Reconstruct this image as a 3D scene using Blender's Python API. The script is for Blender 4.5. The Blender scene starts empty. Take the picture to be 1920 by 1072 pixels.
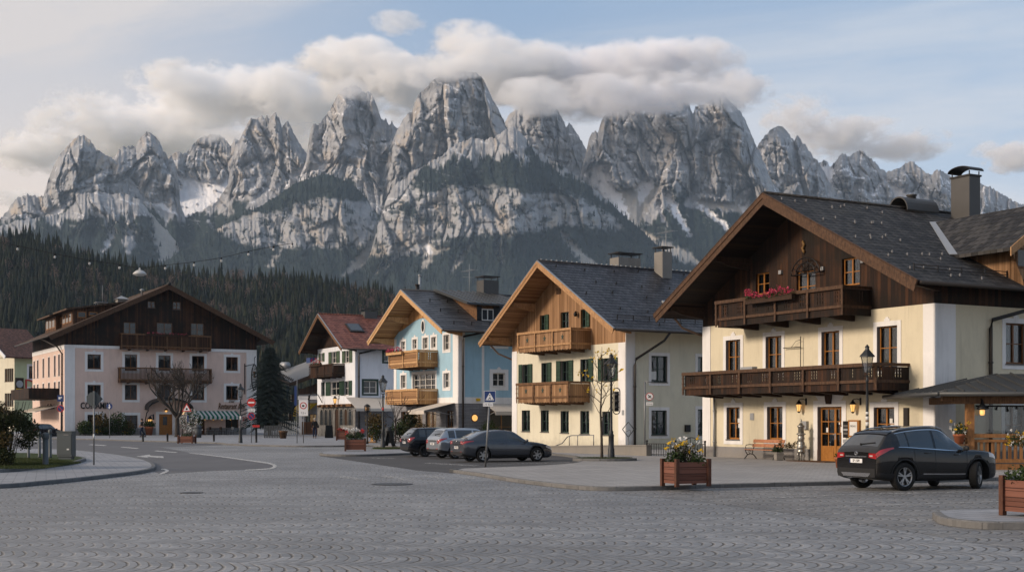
import bpy, bmesh, math, random
import numpy as np
from mathutils import Vector, Matrix
R = math.radians
sc = bpy.context.scene
COL = sc.collection
F, CX, HY, H = 2400.0, 960.0, 787.0, 1.9        # focal length in photo pixels, principal column, horizon row, eye height

def P(px, py, Z):
    return Vector(((px - CX) / F * Z, Z, H + (HY - py) / F * Z))

def G(px, py, z=0.0):
    Z = F * (H - z) / (py - HY)
    return Vector(((px - CX) / F * Z, Z, z))

# ------------------------------------------------------------------ tagging
def tag(o, label=None, cat=None, group=None, kind=None):
    if label: o['label'] = label
    if cat: o['category'] = cat
    if group: o['group'] = group
    if kind: o['kind'] = kind
    return o

def empty(name, loc=(0, 0, 0), rz=0.0, label=None, cat=None, group=None):
    o = bpy.data.objects.new(name, None)
    o.empty_display_size = 0.2
    COL.objects.link(o)
    o.location = loc
    o.rotation_euler = (0, 0, rz)
    return tag(o, label, cat, group)

def copy_tree(o, parent=None, kids=None):
    if kids is None:
        kids = {}
        for x in COL.objects:
            if x.parent: kids.setdefault(x.parent.name, []).append(x)
    c = o.copy(); COL.objects.link(c)
    if parent is not None: c.parent = parent
    for ch in kids.get(o.name, []):
        copy_tree(ch, c, kids)
    return c

# ------------------------------------------------------------------ mesh builder
class MB:
    def __init__(s, T=None):
        s.v = []; s.f = []; s.m = []; s.sm = []; s.T = T or (lambda x, y, z: (x, y, z))
    def add(s, vs, fs, mat=0, smooth=False, raw=False):
        b = len(s.v)
        if raw: s.v.extend(tuple(p) for p in vs)
        else: s.v.extend(tuple(s.T(*p)) for p in vs)
        for f in fs:
            s.f.append(tuple(i + b for i in f)); s.m.append(mat); s.sm.append(smooth)
        return s
    def box(s, x0, x1, y0, y1, z0, z1, mat=0):
        return s.add([(x0,y0,z0),(x1,y0,z0),(x1,y1,z0),(x0,y1,z0),(x0,y0,z1),(x1,y0,z1),(x1,y1,z1),(x0,y1,z1)],
                     [(0,3,2,1),(4,5,6,7),(0,1,5,4),(1,2,6,5),(2,3,7,6),(3,0,4,7)], mat)
    def bar(s, p, q, w, h, up=(0,0,1), mat=0):
        """box beam from p to q, w across, h along up"""
        p = Vector(p); q = Vector(q); d = (q - p).normalized(); up = Vector(up)
        a = d.cross(up)
        if a.length < 1e-5: a = d.cross(Vector((0,1,0)))
        a.normalize(); b = a.cross(d)
        a *= w/2; b *= h/2
        vs = [p-a-b, p+a-b, p+a+b, p-a+b, q-a-b, q+a-b, q+a+b, q-a+b]
        return s.add(vs, [(0,1,2,3),(7,6,5,4),(0,4,5,1),(1,5,6,2),(2,6,7,3),(3,7,4,0)], mat)
    def tube(s, path, rad, n=6, mat=0, smooth=True, cap=True):
        path = [Vector(p) for p in path]
        if not hasattr(rad, '__len__'): rad = [rad]*len(path)
        vs = []; fs = []
        ref = None
        for i, p in enumerate(path):
            d = (path[min(i+1, len(path)-1)] - path[max(i-1, 0)])
            d = d.normalized() if d.length > 1e-9 else Vector((0,0,1))
            if ref is None or abs(ref.dot(d)) > 0.95:
                ref = Vector((0,0,1)) if abs(d.z) < 0.9 else Vector((1,0,0))
            a = d.cross(ref).normalized(); b = d.cross(a); ref = -b if False else ref
            for k in range(n):
                t = 2*math.pi*k/n
                vs.append(p + a*math.cos(t)*rad[i] + b*math.sin(t)*rad[i])
        for i in range(len(path)-1):
            for k in range(n):
                fs.append((i*n+k, i*n+(k+1)%n, (i+1)*n+(k+1)%n, (i+1)*n+k))
        if cap:
            fs.append(tuple(range(n-1,-1,-1))); fs.append(tuple((len(path)-1)*n+k for k in range(n)))
        return s.add(vs, fs, mat, smooth)
    def lathe(s, prof, c=(0,0,0), n=12, mat=0, smooth=True, rot=0.0):
        vs = []; fs = []
        for r, z in prof:
            for k in range(n):
                t = 2*math.pi*k/n + rot
                vs.append((c[0]+r*math.cos(t), c[1]+r*math.sin(t), c[2]+z))
        m = len(prof)
        for i in range(m-1):
            for k in range(n):
                fs.append((i*n+k, i*n+(k+1)%n, (i+1)*n+(k+1)%n, (i+1)*n+k))
        fs.append(tuple(range(n-1,-1,-1))); fs.append(tuple((m-1)*n+k for k in range(n)))
        return s.add(vs, fs, mat, smooth)
    def ball(s, c, r, n=8, m=6, mat=0, sq=(1,1,1)):
        pr = [(max(1e-3, math.sin(math.pi*i/m))*r, -math.cos(math.pi*i/m)*r) for i in range(m+1)]
        vs = []; fs = []
        for rr, z in pr:
            for k in range(n):
                t = 2*math.pi*k/n
                vs.append((c[0]+rr*math.cos(t)*sq[0], c[1]+rr*math.sin(t)*sq[1], c[2]+z*sq[2]))
        for i in range(m):
            for k in range(n):
                fs.append((i*n+k, i*n+(k+1)%n, (i+1)*n+(k+1)%n, (i+1)*n+k))
        return s.add(vs, fs, mat, True)
    def prism(s, poly, d, mat=0):
        """polygon (list of 3d points) extruded by vector d"""
        n = len(poly); d = Vector(d)
        vs = [Vector(p) for p in poly]; vs = vs + [p + d for p in vs]
        fs = [tuple(range(n-1,-1,-1)), tuple(range(n, 2*n))]
        for i in range(n): fs.append((i, (i+1)%n, n+(i+1)%n, n+i))
        return s.add(vs, fs, mat)
    def disc(s, c, r, axis, n=20, mat=0, th=0.01):
        """thin solid disc of thickness th around axis"""
        ax = Vector(axis).normalized(); c = Vector(c)
        return s.tube([c - ax*th/2, c + ax*th/2], r, n, mat, False)
    def build(s, name, mats, parent=None, fix=True):
        me = bpy.data.meshes.new(name)
        me.from_pydata(s.v, [], s.f)
        if not isinstance(mats, (list, tuple)): mats = [mats]
        for m in mats: me.materials.append(m)
        if s.f:
            me.polygons.foreach_set('material_index', np.array(s.m, dtype=np.int32))
            me.polygons.foreach_set('use_smooth', np.array(s.sm, dtype=bool))
            if fix and len(s.f) < 60000:
                bm = bmesh.new(); bm.from_mesh(me)
                bmesh.ops.recalc_face_normals(bm, faces=bm.faces)
                bm.to_mesh(me); bm.free()
            metric_uv(me)
        o = bpy.data.objects.new(name, me)
        COL.objects.link(o)
        if parent is not None: o.parent = parent
        return o

def metric_uv(me):
    """UV in metres: u horizontal along the face, v up its slope"""
    n = len(me.loops)
    co = np.empty(len(me.vertices)*3, dtype=np.float32); me.vertices.foreach_get('co', co); co = co.reshape(-1,3)
    li = np.empty(n, dtype=np.int32); me.loops.foreach_get('vertex_index', li)
    npol = len(me.polygons)
    nr = np.empty(npol*3, dtype=np.float32); me.polygons.foreach_get('normal', nr); nr = nr.reshape(-1,3)
    tot = np.empty(npol, dtype=np.int32); me.polygons.foreach_get('loop_total', tot)
    pn = np.repeat(nr, tot, axis=0)
    t = np.stack([-pn[:,1], pn[:,0], np.zeros(n)], 1)
    l = np.linalg.norm(t, axis=1); flat = l < 0.05
    t[flat] = (1,0,0); l[flat] = 1; t /= l[:,None]
    # keep the sense of u the same on both sides of a face
    sg = np.where((np.abs(t[:,0]) > np.abs(t[:,1])), np.sign(t[:,0]), np.sign(t[:,1])); sg[sg == 0] = 1
    t *= sg[:,None]
    b = np.cross(pn, t); b *= np.where(b[:,2] < 0, -1, 1)[:,None]
    b[flat] = (0,1,0)
    p = co[li]
    uv = np.stack([(p*t).sum(1), (p*b).sum(1)], 1).astype(np.float32)
    lay = me.uv_layers.new(name='UVMap')
    lay.data.foreach_set('uv', uv.ravel())

# ------------------------------------------------------------------ material builder
def srgb(*c):
    return tuple(((x/255)/12.92 if x/255 <= .04045 else ((x/255+.055)/1.055)**2.4) for x in c)

class NT:
    def __init__(s, name, tree=None):
        if tree is None:
            s.mat = bpy.data.materials.new(name); s.mat.use_nodes = True; s.t = s.mat.node_tree
        else: s.t = tree
        s.t.nodes.clear()
    def n(s, typ, **kw):
        x = s.t.nodes.new(typ)
        for k, v in kw.items(): setattr(x, k, v)
        return x
    def l(s, a, b): s.t.links.new(a, b)
    def put(s, sock, v):
        if isinstance(v, bpy.types.NodeSocket): s.l(v, sock)
        elif hasattr(v, '__len__') and len(v) == 3 and sock.type == 'RGBA': sock.default_value = (*v, 1)
        else: sock.default_value = v
    def m(s, op, a, b=0.0, c=0.0, clamp=False):
        x = s.n('ShaderNodeMath', operation=op, use_clamp=clamp)
        s.put(x.inputs[0], a); s.put(x.inputs[1], b); s.put(x.inputs[2], c)
        return x.outputs[0]
    def mix(s, f, a, b, mode='MIX'):
        x = s.n('ShaderNodeMix', data_type='RGBA', blend_type=mode)
        s.put(x.inputs[0], f); s.put(x.inputs[6], a); s.put(x.inputs[7], b)
        return x.outputs[2]
    def ramp(s, f, lo, hi, a=0.0, b=1.0):
        x = s.n('ShaderNodeMapRange'); x.interpolation_type = 'SMOOTHSTEP'
        s.put(x.inputs[0], f); s.put(x.inputs[1], lo); s.put(x.inputs[2], hi); s.put(x.inputs[3], a); s.put(x.inputs[4], b)
        return x.outputs[0]
    def uv(s, sx=1, sy=1):
        tc = s.n('ShaderNodeTexCoord')
        mp = s.n('ShaderNodeMapping'); mp.inputs['Scale'].default_value = (sx, sy, 1)
        s.l(tc.outputs['UV'], mp.inputs[0]); return mp.outputs[0]
    def co(s, which='Object', sc=(1,1,1)):
        tc = s.n('ShaderNodeTexCoord')
        mp = s.n('ShaderNodeMapping'); mp.inputs['Scale'].default_value = sc
        s.l(tc.outputs[which], mp.inputs[0]); return mp.outputs[0]
    def pos(s):
        return s.n('ShaderNodeNewGeometry').outputs['Position']
    def sep(s, v):
        x = s.n('ShaderNodeSeparateXYZ'); s.l(v, x.inputs[0]); return x.outputs
    def comb(s, a, b, c=0.0):
        x = s.n('ShaderNodeCombineXYZ'); s.put(x.inputs[0], a); s.put(x.inputs[1], b); s.put(x.inputs[2], c); return x.outputs[0]
    def noise(s, v, scale, detail=3.0, rough=.55, out=0):
        x = s.n('ShaderNodeTexNoise'); s.put(x.inputs['Vector'], v); s.put(x.inputs['Scale'], scale)
        x.inputs['Detail'].default_value = detail; x.inputs['Roughness'].default_value = rough
        return x.outputs[out]
    def white(s, v, dim='2D', out=0):
        x = s.n('ShaderNodeTexWhiteNoise', noise_dimensions=dim)
        s.put(x.inputs['W' if dim == '1D' else 'Vector'], v); return x.outputs[out]
    def bump(s, h, strength=.3, dist=.02):
        x = s.n('ShaderNodeBump'); x.inputs['Strength'].default_value = strength; x.inputs['Distance'].default_value = dist
        s.l(h, x.inputs['Height']); return x.outputs[0]
    def out(s, col, rough=.8, spec=.3, metal=0.0, nrm=None, emit=None, estr=0.0, alpha=None, sub=0.0, coat=0.0):
        b = s.n('ShaderNodeBsdfPrincipled')
        s.put(b.inputs['Base Color'], col); s.put(b.inputs['Roughness'], rough)
        s.put(b.inputs['Specular IOR Level'], spec); s.put(b.inputs['Metallic'], metal)
        if nrm is not None: s.l(nrm, b.inputs['Normal'])
        if emit is not None: s.put(b.inputs['Emission Color'], emit); b.inputs['Emission Strength'].default_value = estr
        if alpha is not None: s.put(b.inputs['Alpha'], alpha)
        if coat: b.inputs['Coat Weight'].default_value = coat; b.inputs['Coat Roughness'].default_value = .03
        o = s.n('ShaderNodeOutputMaterial'); s.l(b.outputs[0], o.inputs[0])
        return s.mat

def mul(c, k): return tuple(x*k for x in c)

def m_plain(name, col, rough=.7, spec=.3, metal=0.0, var=.15, scale=6.0, bump=0.0, coat=0.0):
    t = NT(name); v = t.co()
    nz = t.noise(v, scale, 4)
    c = t.mix(nz, mul(col, 1-var), mul(col, 1+var))
    nr = t.bump(t.noise(v, scale*6, 3), bump, .01) if bump else None
    return t.out(c, rough, spec, metal, nr, coat=coat)

def m_plaster(name, col, var=.10, grain=.5):
    t = NT(name); v = t.co()
    big = t.noise(v, .35, 5, .6); mid = t.noise(t.co(sc=(1,1,.35)), 1.6, 5, .65)
    c = t.mix(big, mul(col, 1-var), mul(col, 1+var))
    c = t.mix(t.m('MULTIPLY', t.ramp(mid, .45, .70), .45), c, mul(col, .78))
    stk = t.noise(t.co(sc=(1,1,.07)), 3.2, 4, .7); c = t.mix(t.m('MULTIPLY', t.ramp(stk, .54, .72), .38), c, mul(col, .66))
    ptc = t.ramp(t.noise(v, .8, 2, .4), .60, .66); c = t.mix(t.m('MULTIPLY', ptc, .22), c, mul(col, 1.12))
    fine = t.noise(v, 9, 4, .6)
    c = t.mix(t.m('MULTIPLY', t.ramp(fine, .5, .8), .25), c, mul(col, .82))
    # rain dirt near the ground
    z = t.sep(t.co())[2]
    d = t.m('MULTIPLY', t.ramp(t.m('ADD', z, t.m('MULTIPLY', t.noise(v, 2.5, 4), 1.1)), 1.5, .3), .60)
    c = t.mix(d, c, mul((.30,.27,.23), .8))
    return t.out(c, .92, .15, 0, t.bump(fine, grain, .03))

def m_planks(name, ca, cb, width=.16, vertical=True, rough=.75, weather=None):
    """wooden boards in metric uv; ca dark tone, cb light tone"""
    t = NT(name); x = t.sep(t.uv()); u, v = (x[0], x[1]) if vertical else (x[1], x[0])
    q = t.m('DIVIDE', u, width); i = t.m('FLOOR', q); fr = t.m('FRACT', q)
    per = t.white(i, '1D')
    grain = t.noise(t.comb(t.m('MULTIPLY', u, 22), t.m('ADD', t.m('MULTIPLY', v, 1.1), t.m('MULTIPLY', per, 37))), 1.0, 5, .65)
    big = t.noise(t.co(), .55, 4, .6)
    f = t.m('ADD', t.m('MULTIPLY', per, .45), t.m('MULTIPLY', grain, .55))
    c = t.mix(t.ramp(f, .22, .8), ca, cb)
    if weather: c = t.mix(t.m('MULTIPLY', t.ramp(big, .42, .62), .85), c, weather)
    gap = t.m('MULTIPLY', t.ramp(fr, 0.0, .09, 0, 1), t.ramp(fr, 1.0, .93, 0, 1))
    c = t.mix(gap, mul(ca, .25), c)
    h = t.m('ADD', t.m('MULTIPLY', gap, 1.0), t.m('MULTIPLY', grain, .25))
    return t.out(c, rough, .25, 0, t.bump(h, .5, .02))

def m_timber(name, ca, cb, rough=.7):
    t = NT(name); v = t.co()
    g = t.noise(t.co(sc=(3,3,3)), 2.2, 5, .7); st = t.noise(t.co(sc=(9,9,1.2)), 2.0, 4, .6)
    c = t.mix(t.ramp(t.m('ADD', t.m('MULTIPLY', g, .5), t.m('MULTIPLY', st, .5)), .3, .7), ca, cb)
    return t.out(c, rough, .25, 0, t.bump(st, .3, .01))

def m_tiles(name, ca, cb, tw=.30, th=.34, curve=.0, edge=.25, moss=None, rough=.6, stagger=.5):
    t = NT(name); x = t.sep(t.uv()); u, v = x[0], x[1]
    r = t.m('DIVIDE', v, th); ri = t.m('FLOOR', r); rf = t.m('FRACT', r)
    cu = t.m('ADD', t.m('DIVIDE', u, tw), t.m('MULTIPLY', t.m('MODULO', t.m('ABSOLUTE', ri), 2.0), stagger))
    ci = t.m('FLOOR', cu); cf = t.m('FRACT', cu)
    per = t.white(t.comb(ci, ri), '2D')
    big = t.noise(t.co(), .5, 4, .6)
    c = t.mix(t.ramp(t.m('ADD', t.m('MULTIPLY', per, .6), t.m('MULTIPLY', big, .4)), .2, .85), ca, cb)
    if moss: c = t.mix(t.m('MULTIPLY', t.ramp(t.noise(t.co(), 1.3, 5, .7), .5, .72), .6), c, moss)
    a = t.m('ABSOLUTE', t.m('SUBTRACT', cf, .5))                      # 0 mid .. .5 side
    lip = t.m('ADD', rf, t.m('MULTIPLY', t.m('MULTIPLY', a, a), -curve))
    rowgap = t.ramp(lip, .02, .26); sidegap = t.ramp(a, .5, .44)
    c = t.mix(t.m('MULTIPLY', rowgap, t.m('ADD', .35, t.m('MULTIPLY', sidegap, .65))), mul(ca, edge), c)
    h = t.m('ADD', t.m('MULTIPLY', t.m('SUBTRACT', 1.0, lip), t.m('MULTIPLY', rowgap, 1.0)), t.m('MULTIPLY', sidegap, .3))
    return t.out(c, rough, .18, 0, t.bump(h, .8, .05))

def m_metalroof(name, ca, rough=.45):
    t = NT(name); nz = t.noise(t.co(), .8, 4); n2 = t.noise(t.co(), 7, 3)
    c = t.mix(nz, mul(ca, .8), mul(ca, 1.2))
    return t.out(c, t.m('ADD', rough, t.m('MULTIPLY', n2, .15)), .4, .35, t.bump(n2, .05, .01))

def m_stone(name, ca, cb, bw=.45, bh=.13, mortar=.35):
    t = NT(name)
    br = t.n('ShaderNodeTexBrick'); t.l(t.uv(), br.inputs[0]); br.offset = .37
    br.inputs['Color1'].default_value = (*ca, 1); br.inputs['Color2'].default_value = (*cb, 1); br.inputs['Mortar'].default_value = (*mul(ca, mortar), 1)
    br.inputs['Scale'].default_value = 1; br.inputs['Mortar Size'].default_value = .008; br.inputs['Brick Width'].default_value = bw; br.inputs['Row Height'].default_value = bh
    nz = t.noise(t.co(), 5, 5, .65)
    c = t.mix(t.m('MULTIPLY', nz, .6), br.outputs[0], mul(ca, .6))
    h = t.m('SUBTRACT', t.m('MULTIPLY', nz, 1.0), t.m('MULTIPLY', br.outputs[1], .8))
    return t.out(c, .85, .25, 0, t.bump(h, .7, .03))

def m_rubble(name, ca, cb, scale=3.5):
    t = NT(name)
    vo = t.n('ShaderNodeTexVoronoi'); t.l(t.co(), vo.inputs[0]); vo.inputs['Scale'].default_value = scale
    vd = t.n('ShaderNodeTexVoronoi', feature='DISTANCE_TO_EDGE'); t.l(t.co(), vd.inputs[0]); vd.inputs['Scale'].default_value = scale
    per = t.sep(vo.outputs['Color'])[0]
    c = t.mix(per, ca, cb); e = t.ramp(vd.outputs[0], .02, .10)
    c = t.mix(e, mul(cb, .9), c)
    return t.out(c, .9, .2, 0, t.bump(e, .8, .04))

def m_glass(name, tint=(.50,.54,.58), refl=.035):
    t = NT(name)
    tr = t.n('ShaderNodeBsdfTransparent'); tr.inputs[0].default_value = (*tint, 1)
    gl = t.n('ShaderNodeBsdfGlossy'); gl.inputs[1].default_value = .02
    lw = t.n('ShaderNodeLayerWeight'); lw.inputs[0].default_value = .35
    # gentle waviness of old panes
    t.l(t.bump(t.noise(t.co(), 1.7, 2), .08, .05), gl.inputs['Normal'])
    mx = t.n('ShaderNodeMixShader'); t.l(t.m('ADD', t.m('MULTIPLY', lw.outputs[0], .45), refl, clamp=True), mx.inputs[0])
    t.l(tr.outputs[0], mx.inputs[1]); t.l(gl.outputs[0], mx.inputs[2])
    o = t.n('ShaderNodeOutputMaterial'); t.l(mx.outputs[0], o.inputs[0]); return t.mat

def m_emit(name, col, strength, base=None):
    t = NT(name); return t.out(base or col, .4, .3, 0, emit=col, estr=strength)

def m_leaf(name, ca, cb, rough=.65, scale=3.0):
    t = NT(name); v = t.co()
    oi = t.n('ShaderNodeNewGeometry')
    per = oi.outputs['Random Per Island']
    c = t.mix(t.m('ADD', t.m('MULTIPLY', per, .7), t.m('MULTIPLY', t.noise(v, scale, 2), .3)), ca, cb)
    b = t.n('ShaderNodeBsdfPrincipled'); t.l(c, b.inputs['Base Color']); b.inputs['Roughness'].default_value = rough; b.inputs['Specular IOR Level'].default_value = .2
    tl = t.n('ShaderNodeBsdfTranslucent'); t.l(c, tl.inputs[0])
    mx = t.n('ShaderNodeMixShader'); mx.inputs[0].default_value = .25
    t.l(b.outputs[0], mx.inputs[1]); t.l(tl.outputs[0], mx.inputs[2])
    o = t.n('ShaderNodeOutputMaterial'); t.l(mx.outputs[0], o.inputs[0]); return t.mat

# ------------------------------------------------------------------ camera, sun, sky
cam = bpy.data.cameras.new('camera'); camo = bpy.data.objects.new('camera', cam); COL.objects.link(camo)
camo.location = (0, 0, H); camo.rotation_euler = (R(90), 0, 0)
cam.sensor_width = 36; cam.lens = F/1920*36; cam.shift_y = (HY - 536)/1920; cam.shift_x = 0
cam.clip_start = .1; cam.clip_end = 40000
sc.camera = camo

SUN_AZ, SUN_EL = R(-112), R(21)
sd = Vector((math.sin(SUN_AZ)*math.cos(SUN_EL), math.cos(SUN_AZ)*math.cos(SUN_EL), math.sin(SUN_EL)))
sl = bpy.data.lights.new('sun', 'SUN'); sl.energy = 2.15; sl.angle = R(13); sl.color = (1.0, .82, .65)
so = bpy.data.objects.new('sun', sl); COL.objects.link(so)
so.rotation_euler = (-sd).to_track_quat('-Z', 'Y').to_euler()

w = bpy.data.worlds.new('World'); sc.world = w; w.use_nodes = True
t = NT('', w.node_tree)
sky = t.n('ShaderNodeTexSky', sky_type='NISHITA'); sky.sun_disc = False
sky.sun_elevation = SUN_EL; sky.sun_rotation = SUN_AZ; sky.altitude = 600; sky.air_density = 1.0; sky.dust_density = 1.6; sky.ozone_density = 1.2
gv = t.n('ShaderNodeTexCoord').outputs['Generated']
g3 = t.sep(gv)
den = t.m('ADD', t.m('MAXIMUM', g3[2], 0.0), .12)
cu, cv = t.m('DIVIDE', g3[0], den), t.m('DIVIDE', g3[1], den)
# high thin cirrus veil: long streaks on a flat layer far above
warp = t.noise(t.comb(cu, cv), .7, 3)
st = t.noise(t.comb(t.m('ADD', t.m('MULTIPLY', cu, .55), t.m('MULTIPLY', warp, 1.2)), t.m('ADD', t.m('MULTIPLY', cv, 1.5), t.m('MULTIPLY', cu, .5)), 3.1), 1.1, 8, .62)
veil = t.noise(t.comb(t.m('MULTIPLY', cu, .5), t.m('MULTIPLY', cv, .5), 9.3), .8, 3)
cl = t.m('ADD', t.ramp(st, .38, .72, 0, .75), t.ramp(veil, .35, .65, 0, .35), clamp=True)
low = t.ramp(g3[2], .36, .05, 0, .55)
left = t.ramp(g3[0], .05, -.42, 0, .55)
cl = t.m('ADD', cl, t.m('ADD', low, left), clamp=True)
cl = t.m('MULTIPLY', cl, .92)
side = t.ramp(g3[0], -.45, .42)
lowc = t.ramp(g3[2], .02, .26)
ccol = t.mix(side, (5.2, 4.75, 4.5), (4.1, 4.5, 5.1))
ccol = t.mix(lowc, t.mix(side, (7.0, 5.5, 4.3), (5.2, 5.1, 5.2)), ccol)
skc = t.mix(cl, t.mix(.5, sky.outputs[0], (1.9, 3.0, 4.6)), ccol)
bg = t.n('ShaderNodeBackground'); t.l(skc, bg.inputs[0]); bg.inputs[1].default_value = .095
wo = t.n('ShaderNodeOutputWorld'); t.l(bg.outputs[0], wo.inputs[0])

sc.view_settings.view_transform = 'Standard'; sc.view_settings.look = 'None'; sc.view_settings.gamma = 1.0
sc.view_settings.exposure = 0.68
cy = sc.cycles
cy.use_denoising = True
try: cy.denoiser = 'OPENIMAGEDENOISE'; cy.denoising_input_passes = 'RGB_ALBEDO_NORMAL'; cy.denoising_prefilter = 'ACCURATE'
except Exception: pass
cy.max_bounces = 20; cy.diffuse_bounces = 3; cy.glossy_bounces = 3; cy.transparent_max_bounces = 16; cy.transmission_bounces = 4
cy.volume_bounces = 16; cy.caustics_reflective = False; cy.caustics_refractive = False
cy.sample_clamp_indirect = 4.0; cy.use_adaptive_sampling = False
# ------------------------------------------------------------------ numpy gradient noise
_rng = np.random.RandomState(7)
_perm = _rng.permutation(4096)
_grad = _rng.rand(4096)*2*np.pi
_gx, _gy = np.cos(_grad), np.sin(_grad)
def perlin(x, y):
    xi = np.floor(x).astype(np.int64); yi = np.floor(y).astype(np.int64)
    xf = x - xi; yf = y - yi
    u = xf*xf*xf*(xf*(xf*6-15)+10); v = yf*yf*yf*(yf*(yf*6-15)+10)
    def g(i, j, dx, dy):
        h = _perm[(_perm[(i) & 4095] + j) & 4095]
        return _gx[h]*dx + _gy[h]*dy
    a = g(xi, yi, xf, yf); b = g(xi+1, yi, xf-1, yf); c = g(xi, yi+1, xf, yf-1); d = g(xi+1, yi+1, xf-1, yf-1)
    return ((a*(1-u)+b*u)*(1-v) + (c*(1-u)+d*u)*v)*1.5
def fbm(x, y, o=5, g=.5):
    s = 0; a = 1; 
    for k in range(o):
        s = s + a*perlin(x*2**k + 17.3*k, y*2**k - 9.1*k); a *= g
    return s
def ridged(x, y, o=5, g=.5):
    s = 0; a = 1; n = 0
    for k in range(o):
        s = s + a*(1-np.abs(perlin(x*2**k + 11.7*k, y*2**k + 5.3*k))*2); n += a; a *= g
    return s/n
def facets(x, y, seed):
    xi = np.floor(x).astype(np.int64); yi = np.floor(y).astype(np.int64)
    f1 = np.full(x.shape, 9.0); f2 = np.full(x.shape, 9.0); pl = np.zeros(x.shape); rv = np.zeros(x.shape)
    for dx in (-1, 0, 1):
        for dy in (-1, 0, 1):
            h = _perm[(_perm[(xi+dx+int(seed*131)) & 4095] + yi+dy) & 4095]; h2 = _perm[(h*7+13) & 4095]; h3 = _perm[(h*11+5) & 4095]
            cx = xi+dx+.08+.84*h/4096.; cy = yi+dy+.08+.84*h2/4096.
            d = np.hypot(x-cx, y-cy); m = d < f1
            f2 = np.where(m, f1, np.minimum(f2, d)); f1 = np.where(m, d, f1)
            pl = np.where(m, _gx[h3]*(x-cx)*1.25 + _gy[h3]*(y-cy)*.7, pl); rv = np.where(m, h3/4096., rv)
    return pl + (rv-.5)*.55, f2-f1
def sstep(x, a, b):
    t = np.clip((x-a)/(b-a), 0, 1); return t*t*(3-2*t)
def inpoly(px, py, poly, soft=6.0, seed=0.0):
    """signed soft mask of a polygon (px coords), edge roughened"""
    q = np.array(poly, float); n = len(q)
    ins = np.zeros(px.shape, bool); dmin = np.full(px.shape, 1e9)
    for i in range(n):
        x0, y0 = q[i]; x1, y1 = q[(i+1) % n]
        c = ((y0 > py) != (y1 > py)) & (px < (x1-x0)*(py-y0)/((y1-y0)+1e-12) + x0)
        ins ^= c
        dx, dy = x1-x0, y1-y0; L = dx*dx+dy*dy
        t = np.clip(((px-x0)*dx+(py-y0)*dy)/L, 0, 1)
        dmin = np.minimum(dmin, np.hypot(px-x0-t*dx, py-y0-t*dy))
    sdist = np.where(ins, dmin, -dmin)
    return sstep(sdist + fbm(px/9+seed, py/9, 3)*5, -soft*.5, soft*.5)

# ------------------------------------------------------------------ ground, roads, pavements
def m_cobble(name, ca, cb, warm=0.0):
    """small granite setts laid in rows of segmental arcs"""
    t = NT(name); p = t.sep(t.pos()); X, Y = p[0], p[1]
    wv = t.noise(t.pos(), .12, 3)
    Y2 = t.m('ADD', t.m('ADD', Y, t.m('MULTIPLY', wv, 2.0)), t.m('MULTIPLY', X, .10)); X2 = t.m('ADD', X, t.m('MULTIPLY', t.noise(t.pos(), .8, 4, .7), .14))
    B = 1.35
    b = t.m('DIVIDE', Y2, B); bi = t.m('FLOOR', b); bf = t.m('SUBTRACT', t.m('FRACT', b), .5)
    s = t.m('ADD', t.m('ADD', X2, t.m('MULTIPLY', t.m('MULTIPLY', bf, bf), 1.1)), t.m('MULTIPLY', t.white(bi, '1D'), 1.7))
    r = t.m('DIVIDE', s, .165); ri = t.m('FLOOR', r); rf = t.m('FRACT', r)
    k = t.m('ADD', t.m('DIVIDE', t.m('MULTIPLY', bf, B), .17), t.white(t.comb(ri, bi), '2D')); ki = t.m('FLOOR', k); kf = t.m('FRACT', k)
    per = t.white(t.comb(ri, ki, bi), '3D')
    worn = t.ramp(t.noise(t.pos(), 1.3, 6, .8), .44, .62)       # joints filled with sand here and there
    wide = t.m('ADD', .20, t.m('MULTIPLY', per, .22))
    rj = t.ramp(rf, .02, wide); kj = t.m('MULTIPLY', t.ramp(kf, 0, .16), t.ramp(kf, 1, .9))
    jn = t.m('MULTIPLY', rj, t.m('ADD', .62, t.m('MULTIPLY', kj, .38)))
    jn = t.m('ADD', jn, t.m('MULTIPLY', t.m('SUBTRACT', 1.0, jn), t.m('MULTIPLY', worn, .72)))
    big = t.noise(t.pos(), .10, 6, .62); mid = t.noise(t.pos(), .7, 5, .7)
    trk = t.noise(t.comb(t.m('MULTIPLY', X, .05), t.m('MULTIPLY', Y, .5)), 1.0, 4, .6)
    c = t.mix(per, ca, cb)
    c = t.mix(t.m('MULTIPLY', t.ramp(big, .38, .62), .55), c, mul(ca, .62))
    c = t.mix(t.m('MULTIPLY', t.ramp(mid, .52, .72), .40), c, mul(cb, 1.2))
    c = t.mix(t.m('MULTIPLY', t.ramp(trk, .55, .72), .30), c, mul(ca, .6))
    st = t.ramp(t.noise(t.pos(), .45, 2, .4), .66, .74); c = t.mix(t.m('MULTIPLY', st, .35), c, mul(ca, .45))
    c = t.mix(jn, (.010, .0095, .009), c)
    h = t.m('ADD', jn, t.m('MULTIPLY', per, .6))
    return t.out(c, t.m('ADD', .45, t.m('MULTIPLY', per, .25)), .40, 0, t.bump(h, .9, .05))

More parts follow.
